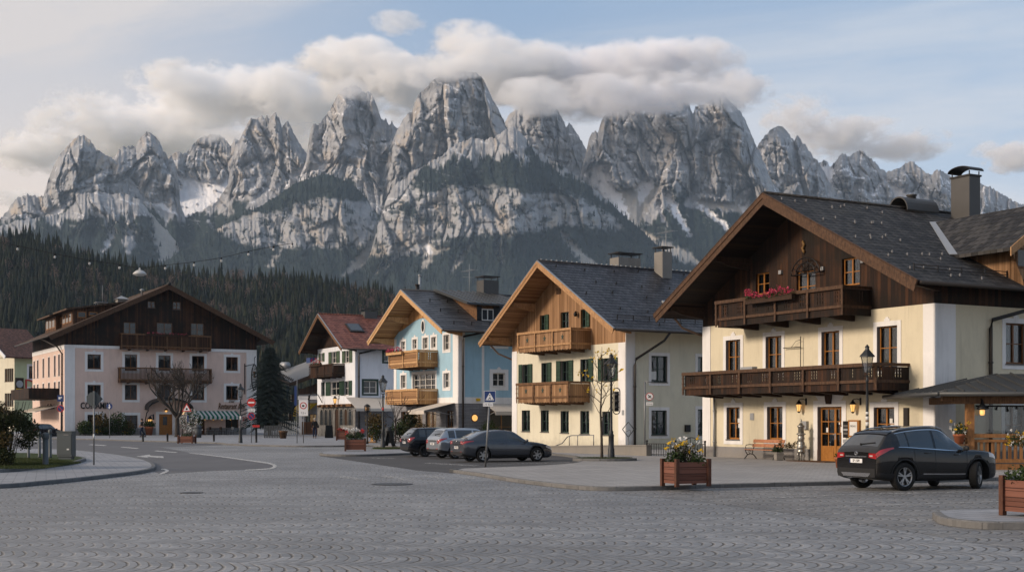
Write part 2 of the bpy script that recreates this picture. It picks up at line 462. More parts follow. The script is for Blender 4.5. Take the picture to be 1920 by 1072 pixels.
def m_slabs(name, ca, cb, w=.6, d=.4, rot=0.0):
    t = NT(name)
    mp = t.n('ShaderNodeMapping'); mp.inputs['Rotation'].default_value = (0, 0, rot); t.l(t.pos(), mp.inputs[0])
    br = t.n('ShaderNodeTexBrick'); t.l(mp.outputs[0], br.inputs[0])
    br.inputs['Color1'].default_value = (*ca, 1); br.inputs['Color2'].default_value = (*cb, 1); br.inputs['Mortar'].default_value = (*mul(ca, .38), 1)
    br.inputs['Scale'].default_value = 1; br.inputs['Mortar Size'].default_value = .012; br.inputs['Brick Width'].default_value = w; br.inputs['Row Height'].default_value = d
    big = t.noise(t.pos(), .35, 5, .6); st = t.noise(t.pos(), 3, 5, .7)
    c = t.mix(t.m('MULTIPLY', t.ramp(big, .35, .7), .45), br.outputs[0], mul(ca, .7))
    c = t.mix(t.m('MULTIPLY', t.ramp(st, .55, .8), .4), c, mul(cb, 1.2))
    return t.out(c, .8, .3, 0, t.bump(t.m('SUBTRACT', t.m('MULTIPLY', st, .4), br.outputs[1]), .4, .02))

def m_asphalt(name, c0):
    t = NT(name); p = t.pos()
    a = t.noise(p, .25, 5, .6); b = t.noise(p, 40, 2); e = t.noise(t.comb(t.m('MULTIPLY', t.sep(p)[0], .9), t.m('MULTIPLY', t.sep(p)[1], .2)), .8, 4)
    c = t.mix(a, mul(c0, .75), mul(c0, 1.25)); c = t.mix(t.m('MULTIPLY', t.ramp(e, .45, .7), .4), c, mul(c0, 1.5)); c = t.mix(t.m('MULTIPLY', b, .4), c, mul(c0, .7))
    return t.out(c, .85, .3, 0, t.bump(b, .3, .01))

def m_paint(name, wear):
    """worn road paint: white with the ground showing in the gaps"""
    t = NT(name)
    nz = t.noise(t.pos(), 7, 4, .7)
    a = t.ramp(nz, wear, wear + .12)
    return t.out((.44,.44,.43), .7, .3, alpha=t.m('SUBTRACT', 1.0, t.m('MULTIPLY', a, .9)))

M = {}
M['cobble'] = m_cobble('cobblestone', (.165,.172,.182), (.285,.293,.305))
M['cobble_bay'] = m_cobble('cobblestone bay', (.145,.146,.148), (.26,.258,.255))
M['slab'] = m_slabs('paving slab', (.27,.265,.26), (.33,.32,.31), .5, .33, R(29))
M['slab_grey'] = m_slabs('paving slab grey', (.22,.23,.25), (.28,.29,.31), .6, .4, R(-20))
M['asphalt'] = m_asphalt('asphalt', (.105,.107,.115))
M['asphalt_dark'] = m_asphalt('asphalt dark', (.06,.06,.062))
M['kerb'] = m_stone('granite kerb', (.135,.134,.132), (.19,.188,.185), .9, .5, .3)
M['kerb_dark'] = m_stone('granite kerb dark', (.12,.125,.13), (.17,.175,.18), .9, .5, .3)
M['paint'] = m_paint('road paint', .50)
M['paint_worn'] = m_paint('road paint worn', .40)
M['grass'] = m_plain('grass soil', (.035,.05,.018), .95, .1, 0, .4, 3)
M['valley'] = m_plain('valley meadow', (.06,.075,.035), .95, .1, 0, .3, .01)

def spoly(pts, n=6):
    """closed list of pixel points -> unchanged; helper for catmull smoothing of open chains"""
    out = []
    for i in range(len(pts)-1):
        p0 = np.array(pts[max(i-1, 0)], float); p1 = np.array(pts[i], float); p2 = np.array(pts[i+1], float); p3 = np.array(pts[min(i+2, len(pts)-1)], float)
        for k in range(n):
            t = k/n
            out.append(tuple(.5*((2*p1) + (-p0+p2)*t + (2*p0-5*p1+4*p2-p3)*t*t + (-p0+3*p1-3*p2+p3)*t**3)))
    out.append(tuple(pts[-1])); return out

def sheet(name, pix, z, mat, kind='structure'):
    vs = [G(x, y, z) for x, y in pix]
    me = bpy.data.meshes.new(name); bm = bmesh.new()
    f = bm.faces.new([bm.verts.new(v) for v in vs]); bmesh.ops.triangulate(bm, faces=[f])
    bmesh.ops.recalc_face_normals(bm, faces=bm.faces)
    if sum(f.normal.z for f in bm.faces) < 0: bmesh.ops.reverse_faces(bm, faces=bm.faces)
    bm.to_mesh(me); bm.free(); me.materials.append(mat); metric_uv(me)
    o = bpy.data.objects.new(name, me); COL.objects.link(o); o['kind'] = kind
    return o

def kerb(name, pix, z, mat, w=.16, flip=1):
    """kerb stones along an open chain of pixel points at the ground: outer face at the chain, top at z"""
    pts = [G(x, y, 0) for x, y in pix]
    mb = MB()
    inn = []
    for i, p in enumerate(pts):
        d = (pts[min(i+1, len(pts)-1)] - pts[max(i-1, 0)]); d.z = 0; d.normalize()
        inn.append(p + Vector((-d.y, d.x, 0))*w*flip)
    vs = []
    for p, q in zip(pts, inn):
        vs += [(p.x,p.y,-.02), (p.x,p.y,z-.02), (p.x+(q.x-p.x)*.15, p.y+(q.y-p.y)*.15, z), (q.x,q.y,z), (q.x,q.y,-.02)]
    fs = []
    for i in range(len(pts)-1):
        for k in range(5):
            a = i*5+k; b = i*5+(k+1) % 5
            fs.append((a, b, b+5, a+5))
    fs.append((4,3,2,1,0)); e = (len(pts)-1)*5; fs.append((e,e+1,e+2,e+3,e+4))
    mb.add(vs, fs)
    o = mb.build(name, mat); o['kind'] = 'structure'; return o

def raised(name, chain, back, z, mat, kmat, flip=1):
    """pavement: sheet at height z bounded by a kerbed chain in front and a list of points behind"""
    ch = spoly(chain)
    # top sheet follows the kerb's inner edge: lift the ground points of the chain
    pts = [G(x, y, 0) for x, y in ch]
    top = []
    for i, p in enumerate(pts):
        d = (pts[min(i+1, len(pts)-1)] - pts[max(i-1, 0)]); d.z = 0; d.normalize()
        q = p + Vector((-d.y, d.x, 0))*.158*flip; top.append((q.x, q.y, z - .004))
    for x, y in back:
        q = G(x, y, 0); top.append((q.x, q.y, z - .004))
    me = bpy.data.meshes.new(name); bm = bmesh.new()
    f = bm.faces.new([bm.verts.new(v) for v in top]); bmesh.ops.triangulate(bm, faces=[f])
    bm.normal_update()
    for f in bm.faces:
        if f.normal.z < 0: f.normal_flip()
    bm.to_mesh(me); bm.free(); me.materials.append(mat); metric_uv(me)
    o = bpy.data.objects.new(name, me); COL.objects.link(o); o['kind'] = 'structure'
    kerb('kerb', ch, z, kmat, .16, flip)
    return o

g = MB(); g.add([(-1780,-40,0),(1780,-40,0),(1780,3180,0),(-1780,3180,0)], [(0,1,2,3)])
tag(g.build('cobbled_square', M['cobble']), kind='structure')
g = MB(); g.add([(-9000,3220,-6),(9000,3220,-6),(9000,12000,-6),(-9000,12000,-6)], [(0,1,2,3)])
tag(g.build('valley_ground', M['valley']), kind='structure')

road_edge = spoly([(518,874),(505,868.5),(470,863),(420,856),(355,848)])
sheet('road', [(-200,842),(60,846),(140,846),(200,853),(260,866),(286,882),(300,888),(400,882),(470,879.5),(512,877.5)] + road_edge + [(330,843),(300,838),(420,834),(400,829),(250,823),(100,819),(-200,819)], .004, M['asphalt'])
sheet('parking_bay', [(598,854),(700,869),(780,881),(850,886.5),(872,884),(1000,879),(1086,871),(1100,860),(1060,850),(900,845)], .004, M['asphalt_dark'])
sheet('cobbled_bay', [(1140,921.5),(1190,928),(1300,938),(1500,964),(1760,1004),(2000,1046),(2150,1060),(2150,890),(1500,908)], .004, M['cobble_bay'])

raised('pavement', [(850,886),(875,889.5),(900,893),(960,903),(1030,912),(1090,918),(1140,920),(1240,918.5),(1330,915),(1500,911),(1620,908),(1760,904),(1900,900),(2150,893)],
       [(2150,830),(1320,828),(900,828),(900,842),(1030,852),(1082,858),(1094,864),(1088,871),(1060,874.5),(1000,878.5),(870,883.5)], .12, M['slab'], M['kerb'])
kerb('kerb', spoly([(900,842.5),(1030,852.5),(1082,858.5),(1094,864),(1088,871),(1060,874.5),(1000,878.5),(870,883.5),(850,886)]), .12, M['kerb'], .16, -1)
raised('pavement', [(-200,922),(0,915),(80,908.5),(150,901.5),(220,893.5),(268,887),(288,882),(292,877),(284,870),(262,863),(220,855.5),(170,849.5),(130,846),(60,844)],
       [(-200,843)], .12, M['slab_grey'], M['kerb_dark'])
raised('grass_verge', [(-200,898),(0,892),(60,886.5),(130,877.5),(156,871),(161,867.5),(150,864.5),(110,860.5),(50,857)], [(-200,854)], .24, M['grass'], M['kerb_dark'])
raised('pavement', [(-200,820),(100,823),(250,827),(400,831.5),(433,834.5),(540,837.5),(625,837.5),(700,837),(760,839.5),(905,842.5)],
       [(905,824),(480,808),(-200,806)], .12, M['slab_grey'], M['kerb'])
raised('pavement', [(599,852.5),(606,854.5),(640,855.5),(700,855),(770,852.5),(905,849.5)], [(905,846.5),(760,846),(640,848),(606,850)], .12, M['slab_grey'], M['kerb'])
raised('pavement', [(1748,972),(1756,979),(1772,984.5),(1820,990.5),(1880,993),(2050,993)], [(2050,966),(1900,966),(1800,967.5),(1762,970)], .14, M['slab_grey'], M['kerb'])

def markings(name, quads, mat, z=.011):
    mb = MB()
    for q in quads:
        mb.add([G(x, y, z) for x, y in q], [tuple(range(len(q)))])
    o = mb.build(name, mat, fix=False); o['kind'] = 'structure'; return o
edge = spoly([(356,849.2),(420,857),(470,864),(503,869),(512,873.5),(500,877.5),(460,879.8)])
eo = spoly([(354,848.2),(420,855.5),(470,862.2),(508,867.5),(519,873.5),(505,879),(460,881.2)])
qs = [(edge[i], edge[i+1], eo[i+1], eo[i]) for i in range(len(edge)-1)]
qs += [[(225,838),(231,837),(262,839.6),(256,840.6)], [(288,845),(294,844),(334,847.2),(328,848.2)], [(165,833.4),(171,832.4),(201,834.2),(195,835.2)], [(60,827),(66,826.2),(100,828),(94,828.8)]]
qs += [[(255,855.2),(280,851.6),(283,853.6),(306,854.6),(307,858),(276,855.8),(279,857.4)]]
ce = spoly([(302,878),(312,879),(317,882),(310,886),(303,888.5)]); ci = spoly([(302,879.6),(308,880.2),(310,882.4),(304,885),(297,888.5)])
qs += [(ce[i], ce[i+1], ci[i+1], ci[i]) for i in range(len(ce)-1)]
markings('road_markings', qs, M['paint'])
markings('road_markings', [[(626,892.5),(646,891.5),(692,898.5),(672,899.5)], [(704,891.5),(726,890.5),(778,897.5),(754,898.5)], [(776,890.5),(796,889.8),(842,895.5),(822,896.6)], [(850,893),(866,892.5),(902,896.8),(886,897.3)]], M['paint_worn'])
bl = []
for a, b, n in (((1300,938.5),(1590,926),9), ((1456,956),(1700,944.5),8), ((1700,944.5),(1900,938),6), ((1590,926),(1850,920),7), ((1715,977),(1765,972),2)):
    for i in range(n):
        x0 = a[0]+(b[0]-a[0])*i/n; x1 = a[0]+(b[0]-a[0])*(i+.86)/n
        y0 = a[1]+(b[1]-a[1])*i/n; y1 = a[1]+(b[1]-a[1])*(i+.86)/n
        bl.append([(x0,y0+1.0),(x0,y0-.4),(x1,y1-.4),(x1,y1+1.0)])
markings('road_markings', bl, M['paint_worn'], .014)
pk = []
for q in ([(930,870),(940,869.4),(1075,866),(1065,867)], [(795,868),(805,867),(900,872),(890,873)], [(690,858),(700,857.5),(745,858.5),(735,859.2)]): pk.append(q)
markings('road_markings', pk, M['paint_worn'])

# ------------------------------------------------------------------ mountains
def m_mountain():
    t = NT('alpine rock')
    at = t.n('ShaderNodeAttribute'); at.attribute_name = 'mask'
    s = t.sep(at.outputs['Vector']); snow, forest, scree = s[0], s[1], s[2]
    at2 = t.n('ShaderNodeAttribute'); at2.attribute_name = 'ochre'; och = at2.outputs['Fac']
    p = t.pos(); q = t.sep(p)
    cr = t.noise(t.comb(t.m('MULTIPLY', q[0], .028), t.m('MULTIPLY', q[1], .028), t.m('MULTIPLY', q[2], .008)), 1.0, 9, .72)
    stv = t.noise(t.comb(t.m('MULTIPLY', q[0], .004), t.m('MULTIPLY', q[1], .004), t.m('MULTIPLY', q[2], .035)), 1.0, 6, .6)
    rock = t.mix(t.ramp(cr, .35, .68), (.245,.25,.265), (.40,.405,.415))
    rock = t.mix(t.m('MULTIPLY', t.ramp(stv, .42, .66), .45), rock, (.32,.32,.325))
    rock = t.mix(och, rock, (.46,.38,.29))
    rock = t.mix(scree, rock, t.mix(t.noise(p, .03, 5, .7), (.27,.25,.225), (.44,.42,.39)))
    fo = t.mix(t.noise(t.comb(t.m('MULTIPLY', q[0], .05), t.m('MULTIPLY', q[1], .05), t.m('MULTIPLY', q[2], .02)), 1.0, 4), (.010,.018,.018), (.028,.040,.037))
    c = t.mix(forest, rock, fo)
    c = t.mix(snow, c, (.78,.78,.80))
    h = t.m('ADD', cr, t.m('MULTIPLY', stv, .5))
    return t.out(c, .92, .12, 0, t.bump(h, .9, 14))
M['mountain'] = m_mountain()
TREES = []
def mlayer(name, sky_pts, D, base, step=1.6, slope=.42, low=None, rough=1.0, seed=0.0, snow=(), scree=(), forest=(), noforest=(), treeline=None, ledge=.35, jag=2.0, relief=1.0, ochre=.5, scatter=0.0, lowsl=1.5):
    """a massif: its crest stands D metres away; below it the rock face comes forward with real relief.
    slope = metres forward per metre down on the cliffs, lowsl on the aprons below row `low`."""
    sp = np.array(sky_pts, float)
    xs = np.arange(sp[0,0], sp[-1,0]+.1, step)
    top = np.interp(xs, sp[:,0], sp[:,1])
    top = top + (fbm(xs/11+seed*3, xs*0+seed, 4, .6))*jag - (ridged(xs/6.5+seed, xs*0+seed*2, 3, .6)-.55)*4.2*jag/2 - (facets(xs/5.0, xs*0+.5, seed)[0])*1.8*jag/2
    n = int((base - top.min())/step*.8)
    t = np.linspace(0, 1, n)[:,None]
    py = top[None,:] + (base - top[None,:])*t
    px = np.repeat(xs[None,:], n, 0)
    hh = (HY - py)/F*D
    drop = (hh[0][None,:] - hh)
    lw = low if low is not None else base
    lowv = lw if np.ndim(lw) == 0 else np.interp(xs, np.array(lw)[:,0], np.array(lw)[:,1])[None,:]
    zl = (HY - lowv)/F*D
    below = np.clip(zl - hh, 0, None)
    forward = (drop - below)*slope + below*lowsl
    X0 = (px - CX)/F*D
    warp = fbm(X0/420+seed, hh/420, 3)*90
    but = ridged((X0+warp)/330+seed, hh/950+seed, 3, .5)            # great buttresses
    rib = ridged((X0+warp*.5)/95+seed, hh/330, 4, .55)
    det = fbm(X0/26+seed, hh/60, 4, .6)
    strat = fbm(X0/240+seed, (hh+X0*.18)/34, 3, .55)
    fine = fbm(X0/9+seed, hh/16, 3, .6)
    cliff = 1 - sstep(below, 0, 120)
    edgef = sstep(drop, 0, 130)*.75+.25
    xw = X0 + warp*.6 + hh*.10
    fa, ca = facets(xw/190, hh/420, seed); fb, cb = facets(xw/72+3.3, hh/165, seed+1); fc, cc = facets(xw/27+7.7, hh/56, seed+2); fd, _ = facets(xw/12+1.7, hh/22, seed+3)
    groove = (1-sstep(ca, 0, .14))*32 + (1-sstep(cb, 0, .16))*22 + (1-sstep(cc, 0, .2))*8
    bed = (hh + X0*.16 + warp*.5)/46 + seed; bs = bed - np.floor(bed); bm_ = sstep(fbm(X0/150+seed*2, hh/120, 3), -.25, .25)
    bed2 = (hh - X0*.10 + warp*.3)/17 + seed; bs2 = bed2 - np.floor(bed2)
    disp = (but*165 + rib*50 + fa*100 + fb*62 + fc*25 + fd*9 - groove + (bs*22 + bs2*7)*bm_ + strat*12 + fine*5)*rough*relief*(.30+.70*cliff)*edgef
    Z = D - forward - disp
    # masks ------------------------------------------------------
    tx = np.gradient(Z, axis=0)/(np.gradient(-hh, axis=0)+1e-6)      # forward per metre down
    flat = -tx
    nz = fbm(px/26+seed, py/26, 4, .6); nf = fbm(px/6+seed, py/4, 4, .65)
    fs = ridged(px/34+py/30+seed, (py-px*.25)/7, 4, .6)
    gul = np.clip(.16-cb, 0, .16)*1.6 + np.clip(.12-ca, 0, .12)*1.2
    sn = sstep(fs*.55 + np.clip(flat*.16, -.1, .42) + gul + nf*.22, 1.10-ledge*.62, 1.16-ledge*.62)
    led = (1-sstep(bs, .0, .16))*bm_*sstep(fbm(px/17+seed*5, py/9, 4, .6), .02, .22)*sstep(hh, 600, 900)
    sn = np.maximum(sn*sstep(nz, -.05, .30), led*.95)
    tl = 330.0 if treeline is None else (np.interp(xs, np.array(treeline)[:,0], np.array(treeline)[:,1])[None,:])
    tl = tl + fbm(px/40+seed, py/60, 4, .6)*22 + fbm(px/7, py/30+seed, 3)*9
    fo = sstep(py - tl, -4, 5)
    sn = sn*(1-sstep(py - tl, 10, 70)*.9)
    scr = np.zeros_like(px)
    for pl in scree: scr = np.maximum(scr, inpoly(px, py, pl, 7, seed))
    rk = np.zeros_like(px)
    for pl in noforest: rk = np.maximum(rk, inpoly(px, py, pl, 8, seed+3))
    rk = rk*(1-sstep(fbm(px/22+7+seed, py/14, 4, .6), .28, .5)*.8)
    fo = fo*(1-rk)*(1-scr)
    for pl in forest: fo = np.maximum(fo, inpoly(px, py, pl, 7, seed+5)*sstep(fbm(px/18+seed, py/13, 4, .6), -.55, -.25))
    sm = np.zeros_like(px)
    for pl in snow: sm = np.maximum(sm, inpoly(px, py, pl, 5, seed+1)*sstep(fbm(px/10+seed, (py-px*.3)/6, 4, .6)+1.05, 0, .2))
    sn = np.maximum(sn*(1-scr*.9)*(1-fo*.75), sm); fo = fo*(1-sm)
    och = sstep(fbm((X0+warp)/60+seed+4, hh/170, 4, .55), .25, .6)*ochre*.7*cliff
    # a snowfield or a scree fan lies smooth over the relief
    smooth = np.clip(np.maximum(sm, scr), 0, 1)
    Z = Z + disp*smooth*.85
    # world position along the viewing direction of each grid node, so the traced outline keeps its place in depth
    Xw = (px - CX)/F*Z; Hw = H + (HY - py)/F*Z
    nv = Xw.size; nx = len(xs)
    co = np.stack([Xw, Z, Hw], 2).reshape(-1, 3)
    # back slope so that the massif is solid
    bk = np.stack([(xs-CX)/F*(D+900), np.full(nx, D+900.), np.full(nx, -10.)], 1)
    idx = np.arange(nv).reshape(n, nx)
    q = np.stack([idx[:-1,:-1], idx[1:,:-1], idx[1:,1:], idx[:-1,1:]], 2).reshape(-1, 4)
    bi = np.arange(nx) + nv
    qb = np.stack([bi[:-1], idx[0,:-1], idx[0,1:], bi[1:]], 1)
    q = np.concatenate([q, qb]); co = np.concatenate([co, bk])
    me = bpy.data.meshes.new(name)
    me.vertices.add(len(co)); me.vertices.foreach_set('co', co.ravel().astype(np.float32))
    me.loops.add(q.size); me.loops.foreach_set('vertex_index', q.ravel().astype(np.int32))
    me.polygons.add(len(q)); me.polygons.foreach_set('loop_start', np.arange(0, q.size, 4, dtype=np.int32)); me.polygons.foreach_set('loop_total', np.full(len(q), 4, np.int32))
    me.update(calc_edges=True)
    a = me.attributes.new('mask', 'FLOAT_VECTOR', 'POINT')
    z0 = np.zeros(nx)
    mk = np.stack([np.concatenate([x.ravel(), z0]) for x in (sn, fo, scr)], 1).astype(np.float32)
    a.data.foreach_set('vector', mk.ravel())
    a = me.attributes.new('ochre', 'FLOAT', 'POINT'); a.data.foreach_set('value', np.concatenate([och.ravel(), z0]).astype(np.float32))
    me.materials.append(M['mountain'])
    o = bpy.data.objects.new(name, me); COL.objects.link(o); o['kind'] = 'structure'
    if scatter:
        rs = np.random.RandomState(int(seed*10)+3)
        pr = fo.ravel()*(Z.ravel()/6000.)**1; k = rs.rand(nv) < pr*scatter
        TREES.append(co[:nv][k] + rs.randn(k.sum(), 3)*np.array([5, 5, 0]) )
    return o

LP = [(-120,432),(0,412),(20,385),(32,371),(50,364),(70,369),(82,367),(86,350),(100,312),(110,291),(125,276),(137,262),(146,256),(155,254),(163,258),(172,267),(180,279),(200,291),(213,298)]
mlayer('mountain', [(200,330),(212,298),(222,281),(232,274),(246,273),(254,276),(262,258),(270,250),(276,246),(284,250),(296,262),(306,280),(316,297),(322,292),(329,312),(334,336),(336,352),(338,384),(346,402),(352,430),(380,470),(470,500)], 6600, 520, seed=1.3,
       low=[(200,385),(300,372),(330,360),(470,420)], treeline=[(200,392),(300,405),(470,430)], snow=[[(268,372),(296,388),(322,398),(338,402),(330,396),(300,380)]], ledge=.30, ochre=.8)
mlayer('mountain', LP + [(222,310),(240,330),(262,352),(300,392),(360,440)], 6450, 520, seed=2.1, low=[(-120,440),(0,415),(90,385),(150,372),(220,368),(360,440)],
       treeline=[(-120,440),(0,415),(80,400),(150,392),(250,385),(360,430)], snow=[[(78,404),(104,384),(124,386),(118,396),(90,408)]], ledge=.38, ochre=.9)
mlayer('mountain', [(300,330),(318,292),(327,286),(334,285),(345,288),(354,283),(366,265),(376,258),(388,254),(402,251),(414,254),(424,262),(432,273),(440,259),(446,258),(452,270),(462,300),(500,340),(560,380)], 7200, 520, seed=3.7,
       low=[(300,350),(330,345),(380,350),(425,335),(560,380)], treeline=[(300,420),(560,430)],
       snow=[[(330,315),(338,325),(352,332),(372,338),(400,338),(428,332),(432,345),(405,378),(372,402),(346,408),(318,400),(304,386),(330,372),(338,350)]], ledge=.38, ochre=.4)
mlayer('mountain', [(300,450),(345,410),(404,381),(427,348),(434,300),(441,276),(450,262),(456,248),(463,233),(471,221),(477,228),(483,222),(490,217),(497,222),(501,216),(504,226),(510,214),(517,211),(523,219),(529,238),(535,227),(541,231),(549,248),(558,262),(568,278),(577,292),(590,312),(620,350),(680,400)], 6500, 540, seed=4.4,
       low=[(300,430),(380,390),(450,340),(500,330),(560,325),(680,400)], treeline=[(300,440),(345,412),(400,395),(450,390),(520,372),(600,370),(680,420)], snow=[[(538,330),(556,318),(572,306),(578,312),(570,326),(548,334)]], ledge=.5, ochre=.7)
mlayer('mountain', [(560,340),(574,300),(578,270),(581,250),(585,234),(591,230),(597,233),(603,226),(612,214),(620,204),(628,187),(634,176),(641,170),(655,160),(672,160),(684,176),(690,170),(700,180),(708,200),(714,222),(719,228),(724,224),(729,236),(734,228),(739,236),(748,240),(756,270),(770,320),(800,380)], 6200, 540, seed=5.2,
       low=[(560,325),(600,310),(660,318),(720,330),(800,380)], treeline=[(560,400),(620,352),(660,355),(720,420),(800,460)],
       snow=[[(540,338),(560,326),(580,314),(600,304),(622,300),(626,308),(600,318),(570,330)], [(718,288),(728,284),(727,310),(718,345),(712,356),(710,340),(714,312)], [(645,262),(660,250),(680,252),(676,275),(660,292),(646,290)]], ledge=.45, ochre=.5, relief=1.15)
mlayer('mountain', [(940,250),(950,222),(957,212),(966,206),(978,200),(990,184),(1000,176),(1012,172),(1021,180),(1027,190),(1034,181),(1040,192),(1047,210),(1054,222),(1061,238),(1067,231),(1075,240),(1082,250),(1090,262),(1098,278),(1108,300),(1130,345),(1180,400)], 6700, 560, seed=6.1,
       low=[(940,330),(1060,310),(1100,320),(1180,400)], treeline=[(940,470),(1180,470)], ledge=.3, ochre=.25)
mlayer('mountain', [(690,420),(705,370),(720,320),(732,275),(744,246),(752,228),(762,216),(773,206),(779,186),(790,172),(803,160),(815,148),(830,138),(860,132),(890,134),(905,146),(914,163),(924,187),(934,204),(944,224),(950,240),(962,270),(985,310),(1020,350)], 6000, 560, seed=7.7,
       low=[(690,420),(740,330),(850,300),(940,300),(1020,350)], treeline=[(690,470),(780,420),(1020,420)], snow=[[(830,248),(840,250),(858,258),(856,263),(842,260)]], ledge=.32, ochre=.65, relief=1.2)
mlayer('mountain', [(1088,330),(1098,290),(1104,262),(1110,248),(1116,246),(1121,250),(1128,226),(1134,216),(1150,204),(1165,192),(1180,182),(1194,180),(1200,200),(1206,216),(1212,208),(1225,198),(1250,184),(1275,178),(1288,182),(1294,200),(1299,212),(1304,202),(1312,196),(1326,192),(1336,184),(1346,180),(1357,176),(1366,186),(1376,196),(1388,210),(1398,226),(1406,246),(1413,262),(1418,274),(1426,290),(1436,312),(1448,340),(1470,370),(1520,400),(1600,430)], 6300, 600, seed=8.6,
       low=[(1088,330),(1140,345),(1200,360),(1260,335),(1330,365),(1400,375),(1450,380),(1600,430)],
       treeline=[(1088,460),(1180,440),(1230,400),(1262,352),(1300,372),(1350,385),(1420,395),(1600,440)],
       snow=[[(1082,320),(1100,318),(1110,304),(1142,303),(1146,322),(1148,345),(1160,358),(1175,385),(1184,420),(1170,412),(1145,385),(1115,350),(1086,330)], [(1193,350),(1207,340),(1222,336),(1226,350),(1216,365),(1200,385),(1196,372)],
             [(1244,354),(1254,354),(1262,366),(1272,392),(1280,412),(1296,440),(1288,440),(1270,415),(1256,396),(1248,380)], [(1303,378),(1316,382),(1330,394),(1346,404),(1364,420),(1366,432),(1350,418),(1330,406),(1316,395)], [(1232,362),(1240,370),(1240,395),(1250,420),(1244,414),(1234,392)], [(1388,385),(1404,377),(1400,395),(1394,400)]],
       scree=[[(1148,350),(1190,352),(1215,345),(1245,345),(1262,340),(1240,352),(1220,380),(1205,405),(1195,425),(1240,450),(1275,475),(1240,470),(1200,448),(1180,425),(1168,390)], [(1300,372),(1350,378),(1420,390),(1400,398),(1340,392),(1310,384)]], ledge=.33, ochre=.6, relief=1.1)
mlayer('mountain', [(1395,340),(1410,300),(1421,272),(1430,261),(1440,249),(1449,240),(1458,236),(1467,237),(1476,245),(1484,258),(1490,263),(1495,254),(1502,262),(1513,275),(1524,290),(1534,303),(1545,320),(1560,350),(1600,400)], 6900, 600, seed=9.2,
       low=[(1395,380),(1600,400)], treeline=[(1395,470),(1600,470)], snow=[[(1422,280),(1432,278),(1436,290),(1428,294)], [(1455,350),(1465,330),(1472,328),(1468,345),(1462,356)]], ledge=.5, ochre=.4)
mlayer('mountain', [(1500,380),(1522,330),(1534,303),(1544,300),(1552,304),(1558,312),(1568,300),(1575,292),(1583,288),(1592,292),(1598,288),(1606,284),(1614,283),(1622,290),(1632,298),(1640,302),(1650,314),(1660,320),(1672,322),(1690,312),(1702,305),(1712,304),(1724,312),(1735,322),(1748,326),(1758,319),(1766,320),(1780,330),(1800,338),(1822,338),(1842,346),(1862,354),(1880,364),(1900,376),(1930,390),(2040,430)], 7400, 600, seed=10.4,
       low=[(1500,420),(1600,400),(1700,395),(2040,450)], treeline=[(1500,480),(2040,480)], snow=[[(1530,305),(1556,304),(1566,315),(1560,340),(1548,350),(1532,330)], [(1662,340),(1680,345),(1700,360),(1730,372),(1740,382),(1700,380),(1676,368)], [(1600,345),(1612,350),(1606,368),(1596,372)]], ledge=.62, ochre=.15)
# lower, nearer spurs
mlayer('mountain', [(-120,455),(0,424),(40,412),(90,405),(120,398),(138,384),(148,368),(160,362),(178,359),(192,361),(206,366),(222,362),(240,366),(258,372),(270,384),(285,402),(310,430),(330,452),(360,482),(400,520)], 5600, 560, seed=11.5, slope=.8,
       low=[(-120,430),(140,398),(250,405),(400,470)], treeline=[(-120,452),(60,425),(150,412),(230,404),(300,420),(400,470)],
       snow=[[(205,428),(214,420),(216,436),(206,458),(196,472),(192,468),(202,450)]], scree=[[(280,372),(300,385),(325,405),(330,440),(336,470),(320,500),(300,490),(290,450),(285,410)]], noforest=[[(228,450),(250,420),(255,455),(240,480)]], ledge=.3, ochre=.2, scatter=.05)
mlayer('mountain', [(270,520),(310,490),(340,470),(370,452),(400,434),(430,416),(460,400),(490,384),(515,370),(540,352),(560,342),(580,334),(600,327),(616,325),(630,330),(648,338),(665,350),(684,368),(696,382),(706,402),(716,425),(730,450),(760,480)], 5000, 600, seed=12.8, slope=.7, lowsl=1.3,
       low=[(270,520),(450,460),(560,455),(640,462),(760,500)], treeline=[(270,280),(760,280)],
       noforest=[[(440,412),(478,400),(520,398),(560,382),(600,372),(640,376),(690,378),(706,400),(718,430),(712,455),(680,462),(640,466),(600,462),(560,466),(520,462),(480,462),(450,455),(420,440),(400,430)]],
       scree=[[(700,428),(716,418),(712,440),(716,455),(730,470),(716,478),(690,492),(664,510),(640,518),(655,498),(680,470),(696,450)], [(520,470),(530,468),(512,496),(500,500)]], ledge=.18, ochre=.55, scatter=.085, relief=.55)
